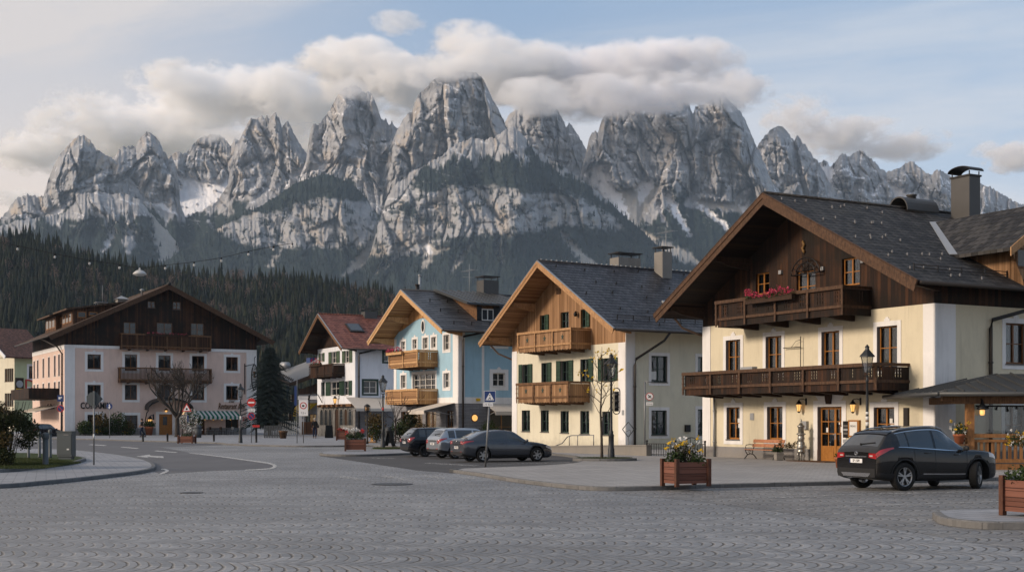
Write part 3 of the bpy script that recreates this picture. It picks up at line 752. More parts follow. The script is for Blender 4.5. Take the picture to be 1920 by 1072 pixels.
mlayer('mountain', [(680,520),(696,470),(706,430),(716,398),(726,370),(738,350),(752,338),(768,322),(790,312),(815,300),(836,286),(850,272),(868,262),(885,258),(905,262),(925,258),(945,244),(958,236),(968,240),(980,252),(992,268),(1010,284),(1030,296),(1055,312),(1080,330),(1110,352),(1140,376),(1165,398),(1190,420),(1220,448),(1260,485),(1320,540)], 4700, 620, seed=13.3, slope=.62, lowsl=1.3,
       low=[(680,520),(760,470),(830,440),(950,445),(1050,440),(1140,425),(1320,540)], treeline=[(680,420),(740,372),(780,332),(840,312),(880,292),(930,300),(958,290),(1000,300),(1060,318),(1320,480)],
       noforest=[[(690,480),(712,410),(740,352),(768,345),(800,360),(830,352),(880,350),(930,350),(980,360),(1040,362),(1100,372),(1150,408),(1172,432),(1120,430),(1060,420),(1020,430),(960,440),(900,440),(850,445),(815,462),(780,480),(740,476)],
                 [(700,420),(735,345),(765,330),(790,350),(770,400),(740,440),(715,460)]],
       forest=[[(770,345),(800,325),(835,345),(820,360),(790,362)], [(742,378),(765,372),(790,402),(782,420),(760,400)]],
       scree=[[(786,452),(800,446),(812,466),(840,466),(815,480),(800,500),(790,508),(796,480)], [(740,478),(768,462),(788,448),(775,462),(745,485),(715,508),(700,512)], [(1045,428),(1060,436),(1090,470),(1118,495),(1100,498),(1070,470)], [(884,448),(890,440),(868,486),(850,512),(846,508),(862,480)], [(928,440),(934,440),(942,492),(936,492)]],
       snow=[[(798,455),(806,458),(812,474),(800,480)]], ledge=.28, ochre=.75, scatter=.085, relief=.6)
mlayer('mountain', [(1150,540),(1190,480),(1215,455),(1240,445),(1270,450),(1310,462),(1360,470),(1420,480),(1520,490),(1700,500),(2040,520)], 5200, 640, seed=14.9, slope=1.2, low=470, lowsl=1.8, treeline=[(1150,300),(2040,300)],
       scree=[[(1190,478),(1210,452),(1240,450),(1290,470),(1320,500),(1280,490),(1230,470)]], ledge=.1, ochre=.2, scatter=.07, relief=.5)

# trees standing on the far slopes: one far-off wood
def conifers(name, pts, hmin, hmax, mat, tiers=2, sides=5, seed=1, wide=.2):
    rs = np.random.RandomState(seed); n = len(pts)
    hh = rs.uniform(hmin, hmax, n); ww = hh*wide*rs.uniform(.75, 1.25, n); rot = rs.uniform(0, 6.28, n)
    vs = []; fs = []; b = 0
    V = []
    for k in range(tiers):
        z0 = k/tiers*.86 + .02; z1 = min(1, z0 + 1.35/tiers + .10); r = (1 - k/tiers)*.95 + .10
        for j in range(sides):
            a = 2*math.pi*j/sides + k*.7
            rr = r*(1.0 if j % 2 == 0 else .72)
            V.append((math.cos(a)*rr, math.sin(a)*rr, z0 - (.03 if j % 2 == 0 else -.02)))
        V.append((0, 0, z1))
        for j in range(sides): fs.append((b+j, b+(j+1) % sides, b+sides))
        b += sides+1
    V = np.array(V); Fc = np.array(fs)
    c, s = np.cos(rot)[:,None], np.sin(rot)[:,None]
    jit = 1 + rs.uniform(-.22, .22, (n, len(V)))
    x = (V[None,:,0]*c - V[None,:,1]*s)*ww[:,None]*jit; y = (V[None,:,0]*s + V[None,:,1]*c)*ww[:,None]*jit; z = V[None,:,2]*hh[:,None]
    co = np.stack([x, y, z], 2) + np.asarray(pts)[:,None,:]
    tri = (Fc[None] + (np.arange(n)*len(V))[:,None,None]).reshape(-1, 3)
    me = bpy.data.meshes.new(name)
    me.vertices.add(n*len(V)); me.vertices.foreach_set('co', co.reshape(-1).astype(np.float32))
    me.loops.add(tri.size); me.loops.foreach_set('vertex_index', tri.ravel().astype(np.int32))
    me.polygons.add(len(tri)); me.polygons.foreach_set('loop_start', np.arange(0, tri.size, 3, dtype=np.int32)); me.polygons.foreach_set('loop_total', np.full(len(tri), 3, np.int32))
    me.update(calc_edges=True); me.materials.append(mat)
    o = bpy.data.objects.new(name, me); COL.objects.link(o); o['kind'] = 'stuff'; return o
M['needle_far'] = m_leaf('far conifer', (.008,.015,.014), (.030,.042,.036), .8, .05)
M['needle'] = m_leaf('hill conifer', (.004,.007,.005), (.034,.041,.022), .8, .05)
M['needle_olive'] = m_leaf('hill larch', (.014,.014,.008), (.050,.044,.022), .8, .05); M['needle_deep'] = m_leaf('hill spruce deep', (.004,.008,.007), (.017,.026,.020), .8, .05)
tp = np.concatenate(TREES)
conifers('far_wood', tp - np.array([0,0,2.0]), 14, 30, M['needle_far'], 2, 4, 5, .17)

# ------------------------------------------------------------------ the wooded hill behind the village
hs = np.array([(-260,380),(-120,412),(0,432),(50,436),(100,450),(150,470),(200,490),(240,500),(300,510),(380,510),(480,514),(560,520),(620,528),(700,544),(760,562),(850,590),(1000,640),(1150,700)], float)
xs = np.arange(-260, 1150, 6.0); Dh = 930.0
tt = np.linspace(0, 1, 70)[:,None]
topz = H + (HY - np.interp(xs, hs[:,0], hs[:,1]))/F*Dh
Zg = 400 + (Dh - 400)*tt + 0*xs[None,:]
prof = tt**1.25*.97
Xg = (xs[None,:]-CX)/F*Zg
Hg = -3 + (topz[None,:]+3)*prof + fbm(Xg/110, Zg/110, 4)*11*np.minimum(tt*4, 1)*(1-tt*.9) 
nx = len(xs); co = np.stack([Xg, Zg, Hg], 2).reshape(-1, 3)
bk = np.stack([(xs-CX)/F*1250, np.full(nx, 1250.), np.full(nx, -4.)], 1)
idx = np.arange(70*nx).reshape(70, nx)
qf = [tuple(r) for r in np.stack([idx[:-1,:-1], idx[:-1,1:], idx[1:,1:], idx[1:,:-1]], 2).reshape(-1, 4)]
bi = np.arange(nx)+70*nx
qf += [(idx[-1,i], idx[-1,i+1], bi[i+1], bi[i]) for i in range(nx-1)]
hm = MB(); hm.add(np.concatenate([co, bk]).tolist(), [tuple(int(a) for a in f) for f in qf], 0, True, raw=True)
M['hill'] = m_plain('forest floor', (.030,.030,.020), .95, .1, 0, .4, .02)
tag(hm.build('wooded_hill', M['hill'], fix=False), kind='structure')
rs = np.random.RandomState(11)
pts = []; bpts = []
for _ in range(9000):
    i = rs.rand()**.8; x = rs.uniform(-240, 1000)
    Zc = 412 + (Dh-12-412)*i
    fx = np.interp(x, xs, np.arange(nx)); fi = i*(Dh-12-412)/(Dh-400)*69 + 12/(Dh-400)*69
    i0, j0 = int(min(fi, 68)), int(min(fx, nx-2)); a, b = fi-i0, fx-j0
    zz = Hg[i0,j0]*(1-a)*(1-b)+Hg[i0+1,j0]*a*(1-b)+Hg[i0,j0+1]*(1-a)*b+Hg[i0+1,j0+1]*a*b
    p = ((x-CX)/F*Zc, Zc, zz)
    if fbm(np.array(p[0]/56.), np.array(p[1]/82.), 3) > .10 and rs.rand() < .6: bpts.append(p)
    else: pts.append(p)
ap = np.array(pts) - np.array([0,0,1.]); sel = np.random.RandomState(3).rand(len(ap))
conifers('hill_forest', ap[sel < .55], 8, 16.5, M['needle'], 4, 7, 8, .19)
conifers('hill_forest', ap[(sel >= .55) & (sel < .8)], 5.5, 11.5, M['needle_olive'], 3, 6, 9, .30)
conifers('hill_forest', ap[sel >= .8], 10, 18.5, M['needle_deep'], 5, 6, 10, .14)
# bare broadleaf trees among them: haze of grey-brown twigs
def twig_wood(name, pts, mat, seed):
    r2 = np.random.RandomState(seed); mb = MB()
    for p in pts:
        h = r2.uniform(7.5, 12.5); base = np.array(p)
        mb.tube([base, base + (0,0,h*.6)], [.16,.07], 3, 0, False, False)
        for _ in range(150):
            d = r2.randn(3); d /= np.linalg.norm(d); c = base + np.array([0,0,h*.58]) + d*np.array([h*.27, h*.27, h*.42])*r2.rand()**.4
            e = np.array([0,0,h*.40]); e = c - (base+e); e = e/ (np.linalg.norm(e)+1e-6) + r2.randn(3)*.3
            L = r2.uniform(.5, 1.4); s_ = r2.randn(3)*.12
            mb.add([c - e*L*.5 - s_, c - e*L*.5 + s_, c + e*L*.5], [(0,1,2)])
    o = mb.build(name, mat, fix=False); o['kind'] = 'stuff'; return o
M['twig_far'] = m_leaf('bare twig far', (.085,.060,.050), (.21,.15,.125), .9, .05)
rs.shuffle(bpts); bpts = bpts[:460]
twig_wood('bare_wood', bpts, M['twig_far'], 4)

# ------------------------------------------------------------------ valley air and cloud
t = NT('valley haze'); vol = t.n('ShaderNodeVolumePrincipled')
vol.inputs['Color'].default_value = (.62, .80, 1.0, 1); vol.inputs['Density'].default_value = 4.9e-5; vol.inputs['Anisotropy'].default_value = .1
o_ = t.n('ShaderNodeOutputMaterial'); t.l(vol.outputs[0], o_.inputs['Volume'])
t.mat.cycles.homogeneous_volume = True
hz = MB(); hz.box(-1800, 1800, -60, 3200, -1, 1150); tag(hz.build('haze', t.mat), kind='stuff')

def m_cloud(name, dens, seed, col=1.0, wisp=2.4):
    t = NT(name)
    tc = t.n('ShaderNodeTexCoord').outputs['Object']; p = t.pos()
    ln = t.n('ShaderNodeVectorMath', operation='LENGTH'); t.l(tc, ln.inputs[0])
    body = t.m('SUBTRACT', 1.0, ln.outputs['Value'])
    mp = t.n('ShaderNodeMapping'); mp.inputs['Scale'].default_value = (.0017, .0017, .0026); mp.inputs['Location'].default_value = (seed, seed*.7, 0); t.l(p, mp.inputs[0])
    nz = t.noise(mp.outputs[0], 1.0, 3, .5); n2 = t.noise(mp.outputs[0], 4.6, 5, .6)
    d = t.m('ADD', t.m('MULTIPLY', body, 1.15), t.m('ADD', t.m('MULTIPLY', t.m('SUBTRACT', nz, .53), 2.6), t.m('MULTIPLY', t.m('SUBTRACT', n2, .54), wisp)))
    d = t.m('MULTIPLY', t.ramp(d, 0.0, .55), dens)
    d = t.m('MULTIPLY', d, t.ramp(body, 0, .2))
    v = t.n('ShaderNodeVolumePrincipled'); v.inputs['Color'].default_value = (col,col,min(1,col*1.015),1); t.l(d, v.inputs['Density']); v.inputs['Anisotropy'].default_value = -.2
    o = t.n('ShaderNodeOutputMaterial'); t.l(v.outputs[0], o.inputs['Volume'])
    t.mat.cycles.volume_step_rate = .6
    return t.mat
CLOUDM = {}
def cloud(px, py, Z, rx, ry, rz, dens):
    """one billow: centre at a pixel and a distance, half extents in photo pixels (rx, rz) and metres deep (ry)"""
    k = Z/F; grey = px > 1440; key = (dens, grey, px > 1000)
    if key not in CLOUDM: CLOUDM[key] = m_cloud('cloud', dens*(.75 if grey else 1), 3.1, .90 if grey else (.985 if px > 1000 else 1.0), 4.2 if grey else 2.9)  # shade of the right-hand clouds is put into a greyer scatter colour
    mb = MB(); mb.ball((0,0,0), 1.0, 20, 12)
    o = mb.build('cloud', CLOUDM[key]); o.location = P(px, py, Z); o.scale = (rx*k, ry, rz*k); o['kind'] = 'stuff'
    return o
for c in [
    (90,285,9300,110,600,40,.012), (215,235,9200,170,800,66,.012), (390,190,9100,190,800,66,.012), (330,270,9300,210,700,44,.008), (560,195,9000,170,800,66,.012), (540,285,9100,160,600,50,.008),
    (665,135,8000,125,600,60,.014), (750,165,7900,140,600,62,.012), (880,108,7000,115,600,44,.016), (955,140,6900,140,600,54,.013), (850,126,5800,100,300,27,.012),
    (1050,165,7200,170,700,62,.012), (1180,152,7000,160,700,54,.013), (1285,136,6900,120,600,42,.015), (1170,182,5950,190,360,36,.010), (1000,184,6300,85,280,38,.010), (1310,176,5900,130,320,38,.011), (1390,172,6600,75,420,36,.011),
    (668,166,5950,56,240,20,.009), (400,250,6900,60,240,17,.009), (800,140,5850,60,240,18,.008), (1230,160,5850,120,300,26,.009),
    (1490,225,9500,85,500,52,.010), (1570,262,9500,95,500,42,.009), (1700,272,9500,100,450,32,.010), (1640,235,9600,50,300,16,.006), (1900,296,9500,60,360,30,.011), (1845,280,9600,34,250,14,.006), (30,375,9000,52,360,26,.011), (70,300,9400,90,400,34,.009), (745,45,9500,64,300,18,.005)]:
    cloud(*c)
# ------------------------------------------------------------------ house materials
M['plaster_cream'] = m_plaster('cream plaster', (.61,.55,.41))
M['plaster_yellow'] = m_plaster('pale yellow plaster', (.62,.585,.465))
M['plaster_blue'] = m_plaster('sky blue plaster', (.31,.48,.585))
M['plaster_white'] = m_plaster('white plaster', (.66,.68,.72))
M['plaster_pink'] = m_plaster('salmon plaster', (.64,.49,.42))
M['plaster_green'] = m_plaster('pale green plaster', (.47,.49,.30))
M['white'] = m_plaster('white trim', (.70,.69,.68), .06, .3)
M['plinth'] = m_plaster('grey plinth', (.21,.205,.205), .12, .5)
M['stone_grey'] = m_stone('split stone cladding', (.20,.20,.215), (.29,.29,.305), .6, .11, .5)
M['rubble'] = m_rubble('rubble stone', (.10,.098,.095), (.20,.195,.185), 2.6)
M['wood_dark'] = m_planks('weathered dark boards', (.012,.006,.004), (.062,.026,.011), .19, True, .75, (.010,.007,.005))
M['wood_dark_h'] = m_planks('dark boards flat', (.010,.006,.004), (.042,.021,.011), .2, False, .7)
M['wood_brown'] = m_planks('brown boards', (.035,.016,.008), (.13,.06,.027), .16, True, .7)
M['wood_larch'] = m_planks('larch boards', (.18,.095,.042), (.36,.21,.11), .15, True, .6)
M['wood_larch_h'] = m_planks('larch boards flat', (.20,.10,.042), (.41,.23,.105), .13, False, .6)
M['wood_honey'] = m_planks('honey boards', (.28,.14,.055), (.52,.30,.125), .14, True, .6)
M['wood_honey_h'] = m_planks('honey boards flat', (.28,.14,.055), (.52,.30,.125), .13, False, .6)
M['timber_dark'] = m_timber('dark timber', (.014,.007,.004), (.052,.025,.012))
M['timber_rail'] = m_timber('weathered rail', (.030,.016,.009), (.105,.056,.031))
M['timber_brown'] = m_timber('brown timber', (.06,.03,.014), (.20,.105,.05))
M['timber_larch'] = m_timber('larch timber', (.23,.12,.052), (.45,.265,.13))
M['timber_honey'] = m_timber('honey timber', (.36,.20,.09), (.60,.38,.19))
M['amber'] = m_timber('amber window frame', (.22,.085,.016), (.36,.155,.035), .45)
M['brownframe'] = m_timber('brown window frame', (.10,.042,.016), (.19,.085,.035), .5)
M['greenframe'] = m_plain('dark green paint', (.013,.035,.026), .5, .4, 0, .2)
M['whiteframe'] = m_plain('white frame paint', (.62,.60,.56), .5, .4, 0, .08)
M['shutter'] = m_planks('green shutter', (.014,.036,.023), (.030,.062,.040), .075, False, .55)
M['shutter_pale'] = m_planks('sage shutter', (.045,.075,.045), (.09,.13,.08), .075, False, .55)
M['glass'] = m_glass('window glass')
M['curtain'] = m_plain('net curtain', (.36,.36,.36), .9, .1, 0, .2, 9)
M['tile_dark'] = m_tiles('dark roof shingle', (.018,.017,.017), (.052,.049,.047), .32, .38, -.9, .06, (.045,.041,.032), .7)
M['tile_slate'] = m_tiles('black concrete tile', (.020,.020,.024), (.052,.052,.060), .30, .40, -.6, .08, None, .45, 0.0)
M['tile_grey'] = m_tiles('slate roof', (.045,.048,.055), (.085,.09,.10), .9, .38, 0, .4, None, .45)
M['tile_red'] = m_tiles('red clay tile', (.115,.042,.031), (.215,.083,.060), .34, .46, -.7, .10, None, .6, 0.0)
M['tile_brown'] = m_tiles('brown clay tile', (.06,.028,.022), (.13,.062,.045), .26, .34, -.7, .3, None, .65, 0.0)
M['shingle_brown'] = m_tiles('brown roof edge', (.04,.024,.015), (.12,.075,.05), .14, .22, 0, .3, None, .75)
M['roof_grey'] = m_metalroof('weathered sheet roof', (.16,.165,.17), .6)
M['seam_metal'] = m_metalroof('standing seam metal', (.055,.058,.06), .4)
M['gutter'] = m_plain('gutter metal', (.028,.024,.022), .45, .4, .4, .2)
M['gutter_copper'] = m_plain('copper gutter', (.20,.13,.09), .5, .4, .4, .2)
M['zinc'] = m_metalroof('zinc', (.30,.31,.32), .4)
M['iron'] = m_plain('black iron', (.012,.012,.013), .45, .4, .3, .2)
M['guard'] = m_plain('snow guard metal', (.15,.15,.155), .6, .3)
M['concrete'] = m_plaster('chimney render', (.20,.19,.175), .25, .6)
M['chim_metal'] = m_metalroof('chimney cladding', (.07,.068,.066), .45)
M['black'] = m_plain('matt black', (.008,.008,.008), .8, .2)
M['sill'] = m_plain('stone sill', (.10,.095,.09), .7, .3)
M['lampglow'] = m_emit('lit lamp glass', (1.0, .52, .15), .6, (.7,.42,.16))
M['warmglow'] = m_emit('lit room', (1.0, .50, .18), .55, (.5,.3,.15))
M['roomdark'] = m_plain('dim room', (.03,.025,.02), .9, .1)
M['awning'] = m_plain('canvas awning', (.52,.47,.41), .85, .1, 0, .08, 2)
M['paper'] = m_plain('paper notice', (.60,.60,.58), .8, .2)
M['red'] = m_plain('red paint', (.42,.020,.016), .5, .4)
M['blue'] = m_plain('blue sign', (.010,.032,.125), .45, .4)
M['signwhite'] = m_plain('white sign', (.68,.68,.68), .5, .4, 0, .04)
M['yellow'] = m_plain('yellow canvas', (.50,.31,.02), .8, .2)
M['leaf'] = m_leaf('leaf', (.012,.026,.008), (.05,.075,.022))
M['leaf_dry'] = m_leaf('dry leaf', (.04,.03,.012), (.13,.09,.03))
M['petal_pink'] = m_leaf('pink petals', (.45,.02,.07), (.62,.10,.18))
M['petal_red'] = m_leaf('red petals', (.35,.015,.02), (.50,.05,.05))
M['petal_yellow'] = m_leaf('yellow petals', (.60,.36,.01), (.75,.52,.05))
M['petal_white'] = m_leaf('white petals', (.60,.60,.58), (.80,.80,.78))

# ------------------------------------------------------------------ lettering
def lettering(txt, size, T, a, o, z, mat, name, parent, depth=.02, shear=0.0, squeeze=1.0, bold=0.0):
    cu = bpy.data.curves.new('lettering', 'FONT'); cu.body = txt; cu.size = size; cu.extrude = depth/2; cu.align_x = 'CENTER'; cu.align_y = 'CENTER'; cu.shear = shear; cu.resolution_u = 2; cu.offset = bold
    ob = bpy.data.objects.new('lettering', cu); COL.objects.link(ob)
    dg = bpy.context.evaluated_depsgraph_get(); me0 = bpy.data.meshes.new_from_object(ob.evaluated_get(dg))
    bpy.data.objects.remove(ob); bpy.data.curves.remove(cu)
    mb = MB(T)
    mb.add([(a + v.co.x*squeeze, o + v.co.z, z + v.co.y) for v in me0.vertices], [tuple(p.vertices) for p in me0.polygons])
    bpy.data.meshes.remove(me0)
    return mb.build(name, mat, parent)

# ------------------------------------------------------------------ flowers
def scatter_leaves(mb, c, ext, n, size, rnd, mat=0, up=.3, shell=.3):
    """n little leaf faces spread through an ellipsoid"""
    for _ in range(n):
        d = Vector((rnd.gauss(0,1), rnd.gauss(0,1), rnd.gauss(0,1))).normalized()
        r = rnd.random()**shell
        p = Vector((c[0]+d.x*ext[0]*r, c[1]+d.y*ext[1]*r, c[2]+d.z*ext[2]*r))
        a = Vector((rnd.gauss(0,1), rnd.gauss(0,1), rnd.gauss(0,1)+up)).normalized(); b = a.cross(Vector((rnd.gauss(0,1), rnd.gauss(0,1), rnd.gauss(0,1)))).normalized()
        s = size*rnd.uniform(.6, 1.4)
        mb.add([p - a*s*.1, p + a*s*.5 - b*s*.32, p + a*s, p + a*s*.5 + b*s*.32], [(0,1,2,3)], mat)

def flower_box(h, T, a0, a1, o, z, petals, label, cat='flower box', box=True, dens=60, hh=.28, boxmat='timber_dark', group=None):
    """planted box hung on a balcony rail; a thing of its own standing at the rail"""
    loc = h.E.matrix_world @ Vector(T((a0+a1)/2, o, z))
    e = empty('flower_box', loc, h.rz, label, cat, group)
    rnd = random.Random(int((a0+z)*100)); L = a1-a0
    if box:
        mb = MB(); mb.box(-L/2, L/2, -.11, .11, 0, .2); mb.box(-L/2-.02, L/2+.02, -.13, .13, .2, .23)
        mb.build('trough', M[boxmat], e)
    lf = MB(); fl = MB()
    n = int(L*dens)
    for i in range(n):
        x = rnd.uniform(-L/2, L/2)
        scatter_leaves(lf, (x, rnd.uniform(-.13,.09), .2+rnd.uniform(0,.12)), (.08,.08,.08), 3, .09, rnd)
        scatter_leaves(fl, (x, rnd.uniform(-.2,.1), .24+rnd.uniform(-.02,hh)*(.7+.3*math.sin(x*3))), (.06,.06,.05), 4, .075, rnd)
    lf.build('foliage', M['leaf'], e, fix=False); fl.build('blossom', M[petals], e, fix=False)
    return e

# ------------------------------------------------------------------ the house kit
class House:
    def __init__(s, name, pl, zl, pr, zr, label, cat='house'):
        o = P(pl, HY, zl); e = P(pr, HY, zr); o.z = e.z = 0
        d = e - o; s.W = d.length; s.U = d.normalized(); s.N = Vector((-s.U.y, s.U.x, 0)); s.O = o
        s.rz = math.atan2(s.U.y, s.U.x)
        s.E = empty(name, o, s.rz, label, cat)
        s.E.matrix_world = Matrix.Translation(o) @ Matrix.Rotation(s.rz, 4, 'Z')
        s.front = lambda a, ou, z: (a, -ou, z)
        s.right = lambda a, ou, z: (s.W + ou, a, z)
        s.left = lambda a, ou, z: (-ou, a, z)
    def _ray(s, px):
        d = Vector(((px-CX)/F, 1, 0)); lo = -s.O
        return (lo.dot(s.U), lo.dot(s.N)), (d.dot(s.U), d.dot(s.N))
    def uz(s, px, py, off=0.0):
        lo, ld = s._ray(px); k = (-off-lo[1])/ld[1]
        return lo[0]+k*ld[0], H + k*(HY-py)/F
    def yz(s, px, py, x):
        lo, ld = s._ray(px); k = (x-lo[0])/ld[0]
        return lo[1]+k*ld[1], H + k*(HY-py)/F
    def off(s, px, u):
        lo, ld = s._ray(px); k = (u-lo[0])/ld[0]; return -(lo[1]+k*ld[1])
    def fr(s, x0, y0, x1, y1, off=0.0):
        """pixel box on the front -> (a0, a1, z0, z1)"""
        a0, _ = s.uz(x0, y0, off); a1, _ = s.uz(x1, y0, off); _, zt = s.uz((x0+x1)/2, y0, off); _, zb = s.uz((x0+x1)/2, y1, off)
        return a0, a1, zb, zt
    def sd(s, x0, y0, x1, y1, x):
        a0, _ = s.yz(x0, y0, x); a1, _ = s.yz(x1, y0, x); _, zt = s.yz((x0+x1)/2, y0, x); _, zb = s.yz((x0+x1)/2, y1, x)
        if a0 > a1: a0, a1 = a1, a0
        return a0, a1, zb, zt

def clip_poly(poly, lines):
    for (nx, ny, c) in lines:          # keep nx*x+ny*y <= c
        out = []
        for i in range(len(poly)):
            p, q = poly[i], poly[(i+1) % len(poly)]
            dp, dq = nx*p[0]+ny*p[1]-c, nx*q[0]+ny*q[1]-c
            if dp <= 0: out.append(p)
            if dp*dq < 0:
                t = dp/(dp-dq); out.append((p[0]+(q[0]-p[0])*t, p[1]+(q[1]-p[1])*t))
        poly = out
        if len(poly) < 3: return []
    return poly

def wall(h, T, poly, holes, mat, name='wall', depth=.24, rmat=None):
    """convex wall polygon in (a, z) with rectangular openings and their reveals"""
    A = sorted(set([min(p[0] for p in poly), max(p[0] for p in poly)] + [v for q in holes for v in q[:2]]))
    Zs = sorted(set([min(p[1] for p in poly), max(p[1] for p in poly)] + [v for q in holes for v in q[2:]]))
    ar = sum(poly[i][0]*poly[(i+1)%len(poly)][1]-poly[(i+1)%len(poly)][0]*poly[i][1] for i in range(len(poly)))
    if ar < 0: poly = poly[::-1]
    lines = []
    for i in range(len(poly)):
        p, q = poly[i], poly[(i+1) % len(poly)]
        nx, ny = q[1]-p[1], -(q[0]-p[0]); lines.append((nx, ny, nx*p[0]+ny*p[1]+1e-9))
    mb = MB(T)
    for i in range(len(A)-1):
        for j in range(len(Zs)-1):
            ca, cz = (A[i]+A[i+1])/2, (Zs[j]+Zs[j+1])/2
            if any(q[0] < ca < q[1] and q[2] < cz < q[3] for q in holes): continue
            pl = clip_poly([(A[i],Zs[j]),(A[i+1],Zs[j]),(A[i+1],Zs[j+1]),(A[i],Zs[j+1])], lines)
            if len(pl) >= 3: mb.add([(a, 0, z) for a, z in pl], [tuple(range(len(pl)))])
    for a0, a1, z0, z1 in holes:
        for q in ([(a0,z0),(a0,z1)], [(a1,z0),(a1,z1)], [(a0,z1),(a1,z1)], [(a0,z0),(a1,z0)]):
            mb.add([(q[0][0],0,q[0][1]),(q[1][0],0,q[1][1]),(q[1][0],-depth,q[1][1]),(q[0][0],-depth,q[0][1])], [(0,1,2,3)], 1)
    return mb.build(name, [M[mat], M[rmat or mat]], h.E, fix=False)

WR = random.Random(31)
def window(h, T, q, frame='amber', surround=None, shutters='', shut='shutter', cols=2, rows=2, sill=True, curtain=True, rec=.15, sw=.14, orn=True, glow=False, trans=.66, name='window', crest=True):
    a0, a1, z0, z1 = q; fw = .06
    if curtain is False and not glow and name == 'window' and WR.random() < .5: curtain = WR.choice((.18, .26, .40))
    mb = MB(T); r = -rec
    mb.box(a0, a0+fw, r-.06, r, z0, z1); mb.box(a1-fw, a1, r-.06, r, z0, z1)
    mb.box(a0+fw, a1-fw, r-.06, r, z1-fw, z1); mb.box(a0+fw, a1-fw, r-.06, r, z0, z0+fw+.02)
    for c in range(1, cols):
        x = a0 + (a1-a0)*c/cols; mb.box(x-.038, x+.038, r-.055, r+.012, z0+fw+.02, z1-fw)
    zz = []
    if rows == 2: zz = [z0 + (z1-z0)*(1-trans)] if trans < .66 else [z0+(z1-z0)*.5]
    else: zz = [z0 + (z1-z0)*k/rows for k in range(1, rows)]
    for z in zz:
        for c in range(cols):
            x0 = a0+(a1-a0)*c/cols + (.038 if c else fw); x1 = a0+(a1-a0)*(c+1)/cols - (.038 if c < cols-1 else fw)
            mb.box(x0, x1, r-.05, r-.005, z-.018, z+.018)
    wn = mb.build(name, M[frame], h.E)
    g = MB(T); g.box(a0+fw-.01, a1-fw+.01, r-.045, r-.035, z0+fw, z1-fw+.01); g.build('pane', M['glass'], wn)
    if glow:
        g = MB(T); g.box(a0-.1, a1+.1, r-.62, r-.60, z0-.1, z1+.1); g.build('lit_room', M['warmglow'], wn)
    if curtain:
        c = MB(T); w_ = (a1-a0)*(.30 if curtain is True else curtain)
        for s_, x0 in ((0, a0+.03), (1, a1-.03-w_)):
            n = 9; vs = []
            for k in range(n+1):
                x = x0+w_*k/n; oo = r-.14 + (.03 if k % 2 else -.03)
                vs += [(x, oo, z0+.03), (x, oo, z1-.03)]
            c.add(vs, [(2*k, 2*k+2, 2*k+3, 2*k+1) for k in range(n)])
        c.build('curtain', M['curtain'], wn, fix=False)
    if surround:
        s_ = MB(T); d = .028
        s_.box(a0-sw, a0, 0, d, z0-.02, z1+sw); s_.box(a1, a1+sw, 0, d, z0-.02, z1+sw); s_.box(a0, a1, 0, d, z1, z1+sw); s_.box(a0-sw, a1+sw, 0, d, z0-sw-.02, z0-.02)
        if orn:
            m_ = (a0+a1)/2; s_.box(m_-.16, m_+.16, 0, d+.004, z1+sw, z1+sw+.10)
            if crest: s_.box(m_-.08, m_+.08, 0, d+.002, z1+sw+.10, z1+sw+.17)
        s_.build('surround', M[surround], wn)
    if sill:
        s_ = MB(T); s_.box(a0-.03, a1+.03, -.1, .07, z0-.05, z0-.002); s_.build('sill', M['sill' if frame != 'whiteframe' else 'white'], wn)
    w2 = (a1-a0)*.52
    for k in shutters:
        s_ = MB(T)
        x0, x1 = (a0-w2-.01, a0-.01) if k in 'L' else (a1+.01, a1+w2+.01)
        b = .05
        s_.box(x0, x1, .03, .055, z0+.01, z1+.01)
        s_.box(x0, x0+b, .055, .075, z0+.01, z1+.01); s_.box(x1-b, x1, .055, .075, z0+.01, z1+.01)
        for zc in (z0+.01, (z0+z1)/2-.03, z1-.06): s_.box(x0+b, x1-b, .055, .075, zc, zc+.07)
        s_.build('shutter', M[shut], wn)
    return wn

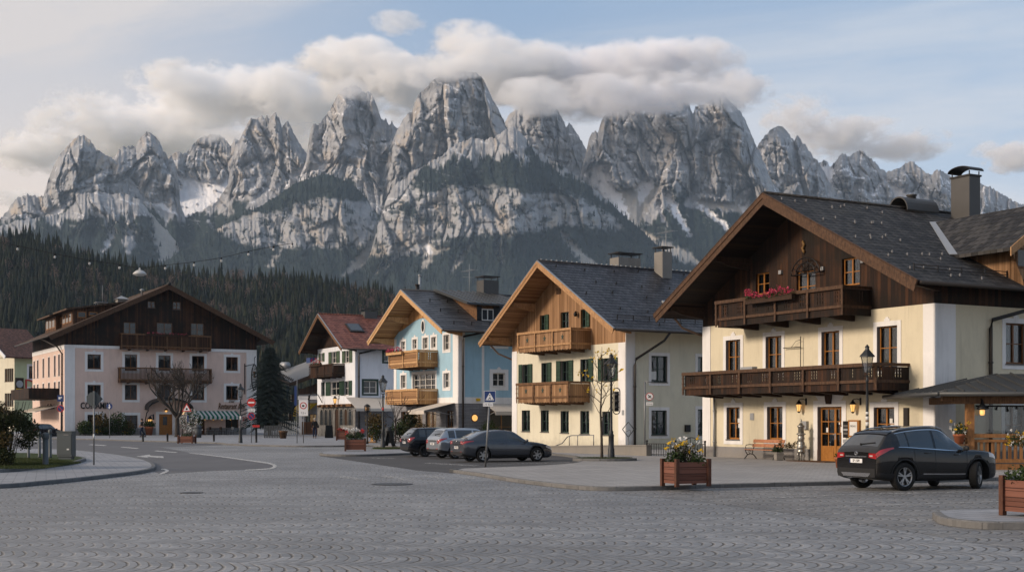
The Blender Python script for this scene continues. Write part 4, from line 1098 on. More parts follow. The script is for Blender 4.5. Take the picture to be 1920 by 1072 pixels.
def gable_roof(h, ur, zr, ul, zl, ue, ze, o, L, tile, edge, soffit, back=.6, barge=.34, th=.12, gutter='gutter', ridge=True, purl=True, pmat=None, side_u=None):
    """pitched roof with the gable to the front; the given tips lie on the barge plane o in front of the wall"""
    E = h.E; y0, y1 = -o, L+back
    top = MB()
    for (u, z) in ((ul, zl), (ue, ze)):
        d = Vector((u-ur, 0, z-zr)).normalized(); n = Vector((-d.z, 0, d.x)); n = n if n.z > 0 else -n
        a, b = Vector((ur, 0, zr)), Vector((u, 0, z))
        top.prism([a+Vector((0,y0-.03,0)), b+Vector((0,y0-.03,0)), b+Vector((0,y0-.03,0))-n*th*.5, a+Vector((0,y0-.03,0))-n*th*.5], (0, y1-y0+.06, 0))
    rf = top.build('roof', M[tile], E)
    sf = MB()
    for (u, z) in ((ul, zl), (ue, ze)):
        d = Vector((u-ur, 0, z-zr)); Ld = d.length; d.normalize(); n = Vector((-d.z, 0, d.x)); n = n if n.z > 0 else -n
        a = Vector((ur, y0+.02, zr)) - n*th*.5 - Vector((0,0,.004)); b = Vector((u, y0+.02, z)) - n*th*.5 - d*.05
        sf.prism([a, b, b-n*.1, a-n*.1-Vector((0,0,.0))], (0, y1-y0-.04, 0))
    sf.build('soffit', M[soffit], rf)
    for sgn, (u, z) in ((-1, (ul, zl)), (1, (ue, ze))):
        b_ = MB(); d = Vector((u-ur, 0, z-zr)).normalized(); n = Vector((-d.z, 0, d.x)); n = n if n.z > 0 else -n
        a, b = Vector((ur, y0-.035, zr-.03)), Vector((u, y0-.035, z-.03))
        k = barge/max(.3, n.z)
        b_.prism([a, b, b - n*barge, a - Vector((0,0,k))], (0, -.05, 0))
        a2, b2 = a+Vector((0,-.052,.0)), b+Vector((0,-.052,.0))
        b_.prism([a2, b2, b2 - n*barge*.42, a2 - Vector((0,0,k*.42))], (0, -.035, 0))
        b_.build('barge_board', M[edge], rf)
        c_ = MB(); c_.prism([a+Vector((0,-.09,.05)), b+Vector((0,-.09,.05)), b+Vector((0,-.09,.02)), a+Vector((0,-.09,.02))], (0, .12, 0)); c_.build('verge_flashing', M['zinc' if edge != 'timber_rail' else 'timber_rail'], rf)
    if ridge:
        r_ = MB(); r_.tube([(ur, y0-.02, zr+.0), (ur, y1, zr+.0)], .09, 8); r_.build('ridge_cap', M[tile], rf)
    if purl:
        zf = lambda u: (zr + (zl-zr)*(ur-u)/(ur-ul)) if u < ur else (zr + (ze-zr)*(u-ur)/(ue-ur))
        for f, side in ((0, 0), (.45, -1), (.45, 1), (.88, -1), (.88, 1)):
            u = ur if side == 0 else (ur + (ul-ur)*f if side < 0 else ur + (ue-ur)*f)
            z = zf(u) - .33 - (.05 if side == 0 else 0)
            p_ = MB()
            p_.box(u-.11, u+.11, y0+.16, -.0, z-.13, z+.12)
            p_.prism([(u-.10, y0+.5, z-.132), (u-.10, -.0, z-.132), (u-.10, -.0, z-.45), (u-.10, y0+.9, z-.28)], (.2, 0, 0))
            p_.build('purlin', M[pmat or soffit], rf)
    if gutter:
        for u, z, s_ in ((ul, zl, -1), (ue, ze, 1)):
            g_ = MB(); g_.tube([(u+s_*.06, y0+.02, z-.08), (u+s_*.06, y1, z-.08)], .075, 8); g_.build('gutter', M[gutter], rf)
    h.zf = lambda u: (zr + (zl-zr)*(ur-u)/(ur-ul)) if u < ur else (zr + (ze-zr)*(u-ur)/(ue-ur))
    h.ridge = (ur, zr); h.roof = rf
    return rf

def downpipe(h, pts, mat='gutter', r=.05):
    m_ = MB(); m_.tube(pts, r, 8); 
    for p, q in zip(pts[:-1], pts[1:]):
        if abs(p[0]-q[0])+abs(p[1]-q[1]) < .01 and abs(p[2]-q[2]) > 1:
            for k in (.25, .75): m_.tube([(p[0],p[1],p[2]+(q[2]-p[2])*k-.03),(p[0],p[1],p[2]+(q[2]-p[2])*k+.03)], r*1.4, 8)
    return m_.build('downpipe', M[mat], h.E)

def balcony(h, T, a0, a1, d, z0, z1, boards='wood_dark', rail='timber_rail', style='boards', posts=4, dark='timber_dark', brackets=5, slots=True, scallop=False, seed=0, cut=None):
    rnd = random.Random(seed)
    f = MB(T); f.box(a0+.03, a1-.03, 0, d-.03, z0+.16, z0+.26)
    b = f.build('balcony', M[dark], h.E)
    r = MB(T)
    rl = .16
    r.box(a0-.10, a1+.06, d-.10, d+.09, z1-.15, z1); 
    r.box(a0-.06, a0+.10, .0, d-.102, z1-.13, z1-.002); r.box(a1-.10, a1+.04, .0, d-.102, z1-.13, z1-.002)
    zm = z0 + .30
    r.box(a0-.02, a1+.02, d-.02, d+.05, zm, zm+.12); r.box(a0-.03, a0+.0, 0, d-.022, zm, zm+.12); r.box(a1, a1+.03, 0, d-.022, zm, zm+.12)
    for k in range(posts+1):
        a = a0 + (a1-a0)*k/posts
        w_ = .055
        r.box(a-w_, a+w_, d+.052, d+.085, z0+.02, z1-.152)
        for zz in (z0+.25, z0+.5, z0+.75): r.box(a-w_-.02, a+w_+.02, d+.03, d+.10, zz*.0+z0+(zz-z0)*(z1-z0)/1.05, z0+(zz-z0)*(z1-z0)/1.05+.05)
    r.build('handrail', M[rail], b)
    p = MB(T)
    bw = .15
    def run(x0, x1, fixed, axis):
        n = max(2, int((x1-x0)/bw)); w_ = (x1-x0)/n
        for i in range(n):
            s0, s1 = x0+i*w_, x0+(i+1)*w_
            gap = .004
            grp = slots and (i % 7) in (2, 3, 4) and rnd.random() < .85
            if style == 'balusters': gap = w_*.27
            th = .03
            lo = z0 + (.0 if not scallop else (.05 if i % 2 else 0))
            def bx(u0, u1, za, zb):
                if axis == 'a': p.box(u0, u1, fixed-th, fixed, za, zb)
                else: p.box(fixed-th/2, fixed+th/2, u0, u1, za, zb)
            if style == 'balusters':
                bx(s0+gap, s1-gap, zm+.12, z1-.152); 
            elif grp:
                zs = zm+.20; ze = z1-.22; nn = 3
                bx(s0, s1-gap, lo, zs); bx(s0, s1-gap, ze, z1-.152)
                for q in range(nn):
                    c0 = zs+(ze-zs)*q/nn; c1 = zs+(ze-zs)*(q+1)/nn; m_ = (c1-c0)*.3
                    bx(s0, s1-gap-.005, c0, c0+m_); bx(s0, s1-.045, c0+m_, c1)
            else: bx(s0, s1-gap, lo, z1-.152)
        if style == 'balusters':
            if axis == 'a': p.box(x0, x1, fixed-.03, fixed, z0, zm)
            else: p.box(fixed-.015, fixed+.015, x0, x1, z0, zm)
    run(a0+.02, a1-.02, d-.025, 'a'); run(.02, d-.06, a0+.015, 'o'); run(.02, d-.06, a1-.015, 'o')
    p.build('railing', M[boards], b)
    if cut:
        for k in range(posts):
            a = a0 + (a1-a0)*(k+.5)/posts; zc = (zm+.12+z1-.15)/2
            s_ = MB(T); R0 = .17
            pts = []
            for j in range(10):
                rr = R0 if j % 2 == 0 else R0*.42; tt = math.pi/2 + j*math.pi/5; pts.append((a+rr*math.cos(tt), d-.02, zc+rr*math.sin(tt)*1.25))
            s_.prism(pts, (0, .012, 0)) if False else s_.add(pts + [(x, d-.006, z) for x, y, z in pts], [tuple(range(10)), tuple(range(10, 20))] + [(i, (i+1)%10, 10+(i+1)%10, 10+i) for i in range(10)])
            s_.build('dark_cutout_star', M[cut], b)  # solid dark star; the darkness of a cut-out hole is put in as colour
    for k in range(brackets):
        a = a0 + (a1-a0)*(k+.5)/brackets if brackets > 1 else (a0+a1)/2
        if a < .15 or a > h.W-.05: continue
        q = MB(T)
        q.add([(a-.09,0,z0+.155),(a-.09,d-.06,z0+.155),(a-.09,d-.06,z0-.02),(a-.09,d*.55,z0-.10),(a-.09,0,z0-.14),
               (a+.09,0,z0+.155),(a+.09,d-.06,z0+.155),(a+.09,d-.06,z0-.02),(a+.09,d*.55,z0-.10),(a+.09,0,z0-.14)],
              [(0,1,2,3,4),(9,8,7,6,5),(0,5,6,1),(1,6,7,2),(2,7,8,3),(3,8,9,4),(4,9,5,0)])
        q.build('bracket', M[dark], b)
    return b

def antenna(h, base, hh, mat='zinc', arms=True):
    x, y, z = base; m_ = MB(); m_.tube([(x,y,z),(x,y,z+hh)], .022, 5)
    if arms:
        m_.tube([(x-.9,y,z+hh*.8),(x+.9,y,z+hh*.8)], .016, 4)
        for k in range(7):
            xx = x-.85+k*.28; m_.tube([(xx,y-.35,z+hh*.8),(xx,y+.35,z+hh*.8)], .010, 4)
        m_.tube([(x-.2,y-.5,z+hh*.6),(x-.2,y+.5,z+hh*.6)], .012, 4)
    return m_.build('antenna', M[mat], h.E)

def chimney(h, x0, x1, y0, y1, z0, z1, mat='concrete', cap='gutter', style='flat'):
    m_ = MB(); m_.box(x0, x1, y0, y1, z0, z1); c = m_.build('chimney', M[mat], h.E)
    k = MB(); e = .10
    if style == 'flat':
        for xx in (x0+.05, x1-.09):
            for yy in (y0+.05, y1-.09): k.box(xx, xx+.04, yy, yy+.04, z1, z1+.28)
        k.box(x0-e, x1+e, y0-e, y1+e, z1+.28, z1+.34)
    elif style == 'arch':
        xm, r = (x0+x1)/2, (x1-x0)/2+.12
        for xx in (x0+.02, x1-.06):
            for yy in (y0+.02, y1-.06): k.box(xx, xx+.04, yy, yy+.04, z1, z1+.2)
        n = 10; pts = []
        for i in range(n+1):
            tt = math.pi*(1-i/n); pts.append((xm+r*math.cos(tt), z1+.18+.24*math.sin(tt)))
        vs = []
        for px_, pz in pts: vs += [(px_, y0-e, pz), (px_, y1+e, pz), (px_, y0-e, pz+.035), (px_, y1+e, pz+.035)]
        fs = []
        for i in range(n):
            a = 4*i; b = a+4; fs += [(a,b,b+1,a+1),(a+2,a+3,b+3,b+2),(a,a+2,b+2,b),(a+1,b+1,b+3,a+3)]
        k.add(vs, fs)
        k.box(x0-.05, x1+.05, y0-.05, y1+.05, z1-.06, z1+.02)
    elif style == 'hip':
        xm, ym = (x0+x1)/2, (y0+y1)/2
        k.add([(x0-.2,y0-.2,z1),(x1+.2,y0-.2,z1),(x1+.2,y1+.2,z1),(x0-.2,y1+.2,z1),(xm,ym,z1+.45)], [(0,1,4),(1,2,4),(2,3,4),(3,0,4),(3,2,1,0)])
    k.build('chimney_cap', M[cap], c)
    return c

def wall_lantern(h, T, a, z, s=1.0):
    m_ = MB(T)
    m_.box(a+.22*s, a+.30*s, 0, .04, z-.05*s, z+.28*s)
    m_.tube([(a+.26*s,.03,z+.18*s),(a+.2*s,.16*s,z+.24*s),(a+.06*s,.24*s,z+.22*s),(a,.24*s,z+.14*s)], .018*s, 6)
    m_.lathe([(.02*s,.30*s),(.05*s,.24*s),(.13*s,.14*s),(.17*s,.10*s),(.15*s,.085*s)], (a,.24*s,z-.1*s), 6)
    m_.lathe([(.03*s,-.33*s),(.075*s,-.28*s),(.08*s,-.25*s)], (a,.24*s,z-.1*s), 6)
    for k in range(6):
        t_ = 2*math.pi*k/6
        m_.tube([(a+.135*s*math.cos(t_), .24*s+.135*s*math.sin(t_), z), (a+.082*s*math.cos(t_), .24*s+.082*s*math.sin(t_), z-.36*s)], .009*s, 4)
    l_ = m_.build('wall_lantern', M['iron'], h.E)
    g_ = MB(T); g_.lathe([(.07*s,-.25*s),(.125*s,.07*s)], (a,.24*s,z-.1*s), 6, 0, False); g_.build('lamp_glass', M['lampglow'], l_)
    return l_

def box_part(h, T, name, a0, a1, o0, o1, z0, z1, mat, parent=None):
    m_ = MB(T); m_.box(a0, a1, o0, o1, z0, z1); return m_.build(name, M[mat] if isinstance(mat, str) else mat, parent or h.E)

def snow_guards(h, side, rows, cols, y0, y1, mat, size=.12, seed=1, skip=None):
    ur, zr = h.ridge; rnd = random.Random(seed)
    ue = side; 
    for i in range(rows):
        for j in range(cols):
            f = (i+.5)/rows; u = ur + (ue-ur)*f + rnd.uniform(-.35,.35); y = y0 + (y1-y0)*(j+.5*(i % 2)+.25)/cols + rnd.uniform(-.45,.45)
            if skip and skip(u, y): continue
            z = h.zf(u)
            m_ = MB(); m_.box(u-.03, u+.03, y-.025, y+.025, z, z+size); m_.add([(u-.16,y-.03,h.zf(u-.16)+.012),(u+.03,y-.03,z+.02),(u+.03,y+.03,z+.02),(u-.16,y+.03,h.zf(u-.16)+.012)], [(0,1,2,3)])
            m_.build('snow_guard', M[mat], h.roof, fix=False)
def snow_rail(h, u, y0, y1, mat='gutter'):
    z = h.zf(u); m_ = MB()
    for dz in (.10, .22): m_.tube([(u,y0,z+dz),(u,y1,z+dz)], .018, 5)
    n = int((y1-y0)/1.2)
    for k in range(n+1):
        y = y0+(y1-y0)*k/n; m_.bar((u,y,z-.02),(u,y,z+.27), .03, .06)
    m_.build('snow_rail', M[mat], h.roof)

# ================================================================== 1. the big cream inn on the right
h = House('inn', 1318, 63.3, 1752, 50.3, 'large cream inn with dark timber gable, two dark wooden balconies and a black tiled roof', 'inn')
W = h.W; L = 19.0; o = 2.2; T = h.front
tl = h.uz(1228, 590, o); tr = h.uz(1723, 525, o); rt = h.uz(1433, 362, o)
gable_roof(h, rt[0], rt[1], tl[0], tl[1], tr[0], tr[1], o, L, 'tile_dark', 'timber_rail', 'wood_dark_h', pmat='timber_dark', barge=.42)
zp = 6.49
F2 = [h.fr(1361.5,637,1388.8,700), h.fr(1436.2,630,1466,698), h.fr(1540.8,620.7,1574.4,694), h.fr(1644.8,611,1683,692)]
F1 = [h.fr(1363,763,1387.7,823), h.fr(1438.8,762,1468,823.5), h.fr(1639,763,1677.6,826)]
DR = h.fr(1533.6, 762, 1579, 868); DR = (DR[0], DR[1], .12, DR[3])
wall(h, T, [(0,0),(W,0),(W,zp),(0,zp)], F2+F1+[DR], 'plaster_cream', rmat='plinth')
AT = [h.fr(1417,511,1442,552), h.fr(1493.5,507,1529,566), h.fr(1579,483,1612,535)]
wall(h, T, [(0,zp),(W,zp),(W,h.zf(W)-.18),(rt[0],rt[1]-.2),(0,h.zf(0)-.18)], AT, 'wood_dark', 'gable')
SW = [h.sd(1885,606,1920,682,W), h.sd(1893,760,1920,812,W)]
SW = [(SW[0][0], SW[0][0]+1.25, SW[0][2], SW[0][3]), (SW[0][0]-.05, SW[0][0]+1.2, .9, 2.5), (SW[0][0]+4.5, SW[0][0]+5.75, SW[0][2], SW[0][3])]
wall(h, h.right, [(0,0),(L,0),(L,5.9),(0,5.9)], [], 'plaster_cream') if False else None
zs = h.zf(W) - .18
wall(h, h.right, [(0,0),(L,0),(L,zp),(0,zp)], SW, 'plaster_cream', rmat='plinth')
wall(h, h.right, [(0,zp),(L,zp),(L,zs),(0,zs)], [], 'wood_dark', 'eave_boarding')
wall(h, h.left, [(0,0),(L,0),(L,h.zf(0)-.18),(0,h.zf(0)-.18)], [], 'plaster_cream')
wall(h, lambda a, ou, z: (a, L+ou, z), [(0,0),(W,0),(W,h.zf(W)-.18),(rt[0],rt[1]-.2),(0,h.zf(0)-.18)], [], 'plaster_cream')
box_part(h, T, 'corner_pilaster', .0, .62, 0, .03, .62, zp-.004, 'white'); box_part(h, T, 'corner_pilaster', W-.56, W, 0, .03, .62, zp-.004, 'white')
box_part(h, h.right, 'corner_pilaster', 0, 1.15, 0, .03, .62, zp-.004, 'white')
for a0, a1 in ((0, DR[0]-.5), (DR[1]+.5, W)): box_part(h, T, 'plinth', a0, a1, 0, .045, 0, .62, 'plinth')
box_part(h, h.right, 'plinth', 0, L, 0, .045, 0, .62, 'plinth')
for q in F2: window(h, T, q, 'amber', 'white', sw=.20, trans=.5, crest=True, curtain=.34)
for i, q in enumerate(F1):
    wn = window(h, T, q, 'amber', 'white', sw=.22, trans=.5, curtain=False, crest=True)
    for (fa, fz, s1, s2) in (((.62,.52,.16,.2),(.66,.36,.18,.24),(.46,.33,.09,.16)) if i != 1 else ((.85,.45,.12,.14),(.85,.30,.1,.16))):
        a = q[0]+(q[1]-q[0])*fa; z = q[2]+(q[3]-q[2])*fz; box_part(h, T, 'notice', a, a+s1, -.165, -.160, z, z+s2, 'paper', wn)
for i, q in enumerate(AT):
    window(h, T, q, 'amber', None, sill=False, trans=.5, rec=.12, curtain=.42 if i == 1 else .3)
for q in SW: window(h, h.right, q, 'brownframe', 'white', sw=.2, trans=.5)
# entrance
def glazed_door(h, T, q, mat, rows=3, split=.62, kick=.28):
    a0, a1, z0, z1 = q; r = -.16; m_ = MB(T); am = a0 + (a1-a0)*split
    m_.box(a0, a0+.09, r-.06, r, z0, z1); m_.box(a1-.09, a1, r-.06, r, z0, z1); m_.box(a0+.09, a1-.09, r-.06, r, z1-.12, z1)
    m_.box(am-.06, am+.06, r-.06, r+.015, z0, z1-.12)
    for x0, x1 in ((a0+.09, am-.06), (am+.06, a1-.09)):
        m_.box(x0, x1, r-.055, r-.005, z0, z0+(z1-z0)*kick); m_.box(x0+.06, x1-.06, r-.005, r+.01, z0+.12, z0+(z1-z0)*kick-.08)
        zz0 = z0+(z1-z0)*kick; xm = (x0+x1)/2
        m_.box(xm-.02, xm+.02, r-.05, r-.008, zz0, z1-.12)
        for k in range(1, rows): 
            z = zz0+(z1-.12-zz0)*k/rows; m_.box(x0, x1, r-.05, r-.009, z-.02, z+.02)
    d_ = m_.build('door', M[mat], h.E)
    g_ = MB(T); g_.box(a0+.08, a1-.08, r-.045, r-.035, z0+(z1-z0)*kick, z1-.11); g_.build('pane', M['glass'], d_)
    k_ = MB(T); k_.box(am-.02, am+.03, r+.016, r+.03, z0+.95, z0+1.2); k_.tube([(am, r+.04, z0+1.15),(am-.13, r+.05, z0+1.15)], .014, 6); k_.build('handle', M['zinc'], d_)
    return d_
d_ = glazed_door(h, T, DR, 'amber')
for fa, fz, s1, s2 in ((.74,.66,.07,.1),(.84,.66,.1,.14),(.78,.52,.2,.24),(.22,.52,.12,.2)): box_part(h, T, 'notice', DR[0]+(DR[1]-DR[0])*fa, DR[0]+(DR[1]-DR[0])*fa+s1, -.182, -.178, DR[2]+2.4*fz, DR[2]+2.4*fz+s2, 'paper', d_)
s_ = MB(T); a0, a1, z0, z1 = DR
s_.box(a0-.26, a0, 0, .035, .6, z1+.26); s_.box(a1, a1+.26, 0, .035, .6, z1+.26); s_.box(a0, a1, 0, .035, z1, z1+.26)
s_.box(a0-.26, a0, 0, .05, 0, .6); s_.box(a1, a1+.26, 0, .05, 0, .6)
am = (a0+a1)/2
s_.add([(am-1.25,0,z1+.62),(am-.9,0,z1+.5),(am-.7,0,z1+.27),(am+.7,0,z1+.27),(am+.9,0,z1+.5),(am+1.25,0,z1+.62),(am+.75,0,z1+.72),(am-.75,0,z1+.72)] +
       [(x, .022, z) for x, _, z in [(am-1.25,0,z1+.62),(am-.9,0,z1+.5),(am-.7,0,z1+.27),(am+.7,0,z1+.27),(am+.9,0,z1+.5),(am+1.25,0,z1+.62),(am+.75,0,z1+.72),(am-.75,0,z1+.72)]],
       [(0,1,2,3,4,5,6,7),(15,14,13,12,11,10,9,8)] + [(i,(i+1)%8,8+(i+1)%8,8+i) for i in range(8)])
s_.build('door_surround', M['white'], h.E)
m_ = MB(T); m_.add([(am-.22,.036,z1+.95),(am+.22,.036,z1+.95),(am+.14,.036,z1+.12),(am-.14,.036,z1+.12),(am-.22,.2,z1+.95),(am+.22,.2,z1+.95),(am+.14,.12,z1+.12),(am-.14,.12,z1+.12)], [(0,1,2,3),(7,6,5,4),(0,4,5,1),(1,5,6,2),(2,6,7,3),(3,7,4,0)])
k_ = m_.build('keystone_carving', M['timber_dark'], h.E)
# balconies
d = h.off(1581, h.uz(1633.8, 0)[0]); a0 = h.uz(1344.7, 620, d)[0]; a1 = h.uz(1633.8, 0)[0]; zt = h.uz(1581, 534, d)[1]; zb = h.uz(1581, 590, d)[1]
balcony(h, T, a0, a1, d, zb, zt, 'wood_dark', 'timber_rail', posts=4, brackets=4, seed=3)
f0, f1 = h.uz(1409, 560, d)[0], h.uz(1496, 560, d)[0]
flower_box(h, T, f0, f1, d+.24, zt-.36, 'petal_pink', 'long wooden trough of pink geraniums on the upper balcony of the cream inn', dens=42, hh=.42)
d = h.off(1644.8, h.uz(1705, 0)[0]); a0 = h.uz(1283, 697, d)[0]; a1 = h.uz(1705, 0)[0]; zt = h.uz(1644.8, 679, d)[1]; zb = h.uz(1644.8, 731, d)[1]
balcony(h, T, a0, a1, d, zb, zt, 'wood_dark', 'timber_rail', posts=6, brackets=9, seed=5)
b_ = MB(T); c0, c1 = h.uz(1398, 690, d*.6)[0], h.uz(1420, 690, d*.6)[0]; b_.box(c0, c1, d*.6, d*.6+.3, zt-.5, zt+.14); b_.build('air_unit', M['zinc'], h.E)
for xx, yy in ((1497, 775), (1598, 773)):
    a, z = h.uz(xx, 757, .25); wall_lantern(h, T, a, z, .92)
# things fixed to the wall
def wq(x0, y0, x1, y1): return h.fr(x0, y0, x1, y1)
def panel(name, px, mat, o1=.05, o0=0.0, parent=None):
    q = wq(*px); return box_part(h, T, name, q[0], q[1], o0, o1, q[2], q[3], mat, parent)
panel('house_number', (1407,774,1414,787), 'zinc', .03)
panel('letter_box', (1508,789,1516,804), 'zinc', .14)
p_ = panel('menu_board', (1582,789,1592,820), 'black', .05)
for k in range(3): panel('notice', (1583,796+7*k,1591,800+7*k), 'sill' if k != 1 else 'zinc', .058, .051, p_)
p_ = panel('menu_case', (1594,787,1614,819), 'amber', .12)
panel('menu_page', (1597,790,1611,816), 'paper', .128, .121, p_); panel('letter_slot', (1582,823,1592,830), 'zinc', .05)
q = wq(1598,795,1609,812); lettering('MENU', .12, T, (q[0]+q[1])/2, .130, q[3]-.08, M['black'], 'lettering', p_, .004)
panel('meter_cover', (1697,764,1705,808), 'gutter', .10)
panel('wall_lamp', (1542,500,1547,507), 'zinc', .12); panel('wall_lamp', (1617,487,1622,493), 'zinc', .12); panel('wall_lamp', (1463,507,1468,514), 'zinc', .12)
# iron trellis arch and gilt ornament in the gable
a, z = h.uz(1509, 507, .3); m_ = MB(T)
for rr in (.9, .62):
    m_.tube([(a+rr*math.cos(math.pi*k/10), .28, z-.15+rr*.8*math.sin(math.pi*k/10)) for k in range(11)], .028, 5)
for k in range(1, 7): 
    t_ = math.pi*k/7; m_.tube([(a,.28,z-.15),(a+.9*math.cos(t_),.28,z-.15+.72*math.sin(t_))], .016, 4)
m_.tube([(a-.9,.28,z-.15),(a+.9,.28,z-.15)], .028, 5); m_.tube([(a-.9,.28,z-.15),(a-.9,-.02,z-.15)], .02, 4); m_.tube([(a+.9,.28,z-.15),(a+.9,-.02,z-.15)], .02, 4)
m_.build('iron_arch', M['iron'], h.E)
a, z = h.uz(1505, 462, .1); m_ = MB(T); m_.tube([(a+.05*math.sin(k*1.3), .06, z-.35+k*.07) for k in range(10)], [.03,.05,.07,.05,.08,.05,.08,.06,.05,.02], 6); m_.build('gilt_ornament', m_plain('dull gilt', (.17,.095,.03), .6, .3, 0, .4), h.E)
m_ = MB(T); a, z = h.uz(1501, 645, .15)
m_.tube([(a,.15,z-1.6),(a,.15,z+.35)], .02, 5); m_.tube([(a-1.15,.15,z-.12),(a,.15,z-.12)], .02, 5); m_.tube([(a-.6,.15,z-.1),(a-.3,.15,z+.15),(a,.15,z+.2)], .012, 4); m_.build('sign_bracket', M['iron'], h.E)
# pipes, gutters
ue, ze = tr
p0 = h.yz(1857, 640, W+.1)[0]
downpipe(h, [(ue+.06, p0+2.2, ze-.1), (ue-.1, p0+1.6, ze-.7), (W+.12, p0+.1, zp-.55), (W+.12, p0, zp-.9), (W+.12, p0, .1)], r=.075)
downpipe(h, [(1.02,-.10,3.1),(1.02,-.10,.1)], 'zinc', .055)
downpipe(h, [(tl[0]-.05,-1.0,tl[1]-.1),(tl[0]+.1,-.6,tl[1]-.6),(-.08,.3,tl[1]-1.1)], 'gutter_copper', .06)
# chimney, vent, snow guards
ur, zr = h.ridge
yc = h.yz(1783, 400, ur+1.0)[0]; 
def ridge_y(px, u=ur): return h.yz(px, 400, u)[0]
yc = ridge_y(1806, ur+1.1); s1 = (h.yz(1806, 332, ur+1.1)[1]); 
yA, yB = ridge_y(1783, ur+.55), ridge_y(1804, ur+.55)
chimney(h, ur+.55, ur+1.65, yA, yA+.72, zr-1.9, h.yz(1783, 334, ur+.55)[1], 'chim_metal', 'gutter', 'arch')
yv0, yv1 = ridge_y(1686, ur), ridge_y(1745, ur); m_ = MB(); n = 12
pts = [(ur-.1+.62*math.cos(math.pi*k/n), zr-.12+.66*math.sin(math.pi*k/n)) for k in range(n+1)]
for i in range(n):
    (xa, za), (xb, zb_) = pts[i], pts[i+1]
    m_.add([(xa,yv0,za),(xb,yv0,zb_),(xb,yv1,zb_),(xa,yv1,za),(xa*.94+ur*.06,yv0,za-.06),(xb*.94+ur*.06,yv0,zb_-.06),(xb*.94+ur*.06,yv1,zb_-.06),(xa*.94+ur*.06,yv1,za-.06)], [(0,1,2,3),(4,7,6,5),(0,4,5,1),(3,2,6,7),(0,3,7,4),(1,5,6,2)])
m_.lathe([(.2,0),(.2,.12),(.25,.14),(.25,.2)], (ur-.1, yv0+.9, zr+.5), 10); m_.build('roof_vent', M['chim_metal'], h.roof)
yd = h.yz(1800, 470, ue-2.6)[0]
snow_guards(h, ue, 5, 9, -1.6, yd+1.0, 'guard', .11, 4, lambda u, y: y > yd-1.2-(ue-u)*0 and u > ur+2.2 and y > yd-.6)
snow_rail(h, ue-1.0, -1.4, yd+3.5)
# dormer (cross gable) on the right slope
uf = ue - .9; yl = h.yz(1893, 470, uf)[0]; wd = 4.6; yr_ = yl+wd; ym = (yl+yr_)/2
zd_e = h.yz(1872, 462, uf+.7)[1]; zd_r = zd_e + 2.15
dm = MB(); dm.add([(uf,yl,h.zf(uf)-.4),(uf,yr_,h.zf(uf)-.4),(uf,yr_,zd_e+.2),(uf,ym,zd_r-.25),(uf,yl,zd_e+.2)], [(0,1,2,3,4)])
ub = lambda z: ur + (zr-z)/(zr-ze)*(ue-ur)
dm.add([(uf,yl,h.zf(uf)-.4),(uf,yl,zd_e+.2),(ub(zd_e+.2)-.1,yl,zd_e+.2),(ub(h.zf(uf)-.4)-.0,yl,h.zf(uf)-.4)], [(0,1,2,3)])
dob = dm.build('dormer', M['wood_larch'], h.E)
rm = MB()
for ya, yb in ((ym, yl-.9), (ym, yr_+.9)):
    z2 = zd_r - (zd_r-zd_e)*abs(yb-ym)/(abs(yl-.9-ym)); 
    p = [(uf+.8,ya,zd_r),(uf+.8,yb,z2),(ub(z2)-.25,yb,z2),(ub(zd_r)-.25,ya,zd_r)]
    rm.add(p + [(x,y,z-.14) for x,y,z in p], [(0,1,2,3),(7,6,5,4),(0,4,5,1),(1,5,6,2),(2,6,7,3),(3,7,4,0)])
rm.build('dormer_roof', M['tile_dark'], dob)
bm_ = MB(); bm_.prism([(uf+.80,ym,zd_r-.02),(uf+.80,yl-.92,zd_e-.0),(uf+.80,yl-.92,zd_e-.35),(uf+.80,ym,zd_r-.38)], (.05,0,0)); bm_.prism([(uf+.80,ym,zd_r-.02),(uf+.80,yr_+.92,zd_e-.0),(uf+.80,yr_+.92,zd_e-.35),(uf+.80,ym,zd_r-.38)], (.05,0,0)); bm_.build('barge_board', M['timber_larch'], dob)
wm = MB(); wz0, wz1 = h.zf(uf)+.45, zd_e+.15
for ya, yb in ((yl+.35, yl+1.3), (yl+1.5, yl+2.9)):
    wm.box(uf+.01, uf+.05, ya, yb, wz0, wz1)
wm.build('window', M['timber_brown'], dob); 
gm = MB()
for ya, yb in ((yl+.43, yl+.8), (yl+.86, yl+1.22), (yl+1.6, yl+2.8)): gm.box(uf+.052, uf+.058, ya, yb, wz0+.08, wz1-.08)
M['glassdark'] = m_plain('dark glazing', (.03,.035,.04), .06, .5, 0, .3)
gm.build('pane', M['glassdark'], dob)
fl = MB(); fl.bar((ub(zd_e)+.1, yl-.95, zd_e+.03), (ub(zd_r)+.1, ym, zd_r+.02), .35, .03); fl.build('valley_flashing', M['zinc'], h.roof)
INN = h

# ================================================================== 2. yellow house with larch gable
h = House('chalet', 960.6, 88.2, 1173, 77.3, 'pale yellow house with orange larch gable, green shutters and carved wooden balconies', 'house')
W = h.W; L = 17.0; o = 1.9; T = h.front
tl = h.uz(899, 643, o); tr = h.uz(1153, 615, o); rt = h.uz(1009, 489, o)
gable_roof(h, rt[0], rt[1], tl[0], tl[1], tr[0], tr[1], o, L, 'tile_slate', 'timber_larch', 'wood_larch_h', pmat='timber_larch')
zp = 6.6
GF = [h.fr(978.3,768.8,993.9,808), h.fr(1014,768.8,1029,809), h.fr(1051,770,1066.5,811), h.fr(1087.9,770,1105,813), h.fr(1129,771,1146,815)]
F1 = [h.fr(980,683,992,722), h.fr(1015,680,1027.5,720), h.fr(1052,676,1067,717), h.fr(1088,673,1104,716), h.fr(1131.5,671,1149,714)]
wall(h, T, [(0,0),(W,0),(W,zp),(0,zp)], GF+F1, 'plaster_yellow', rmat='plinth')
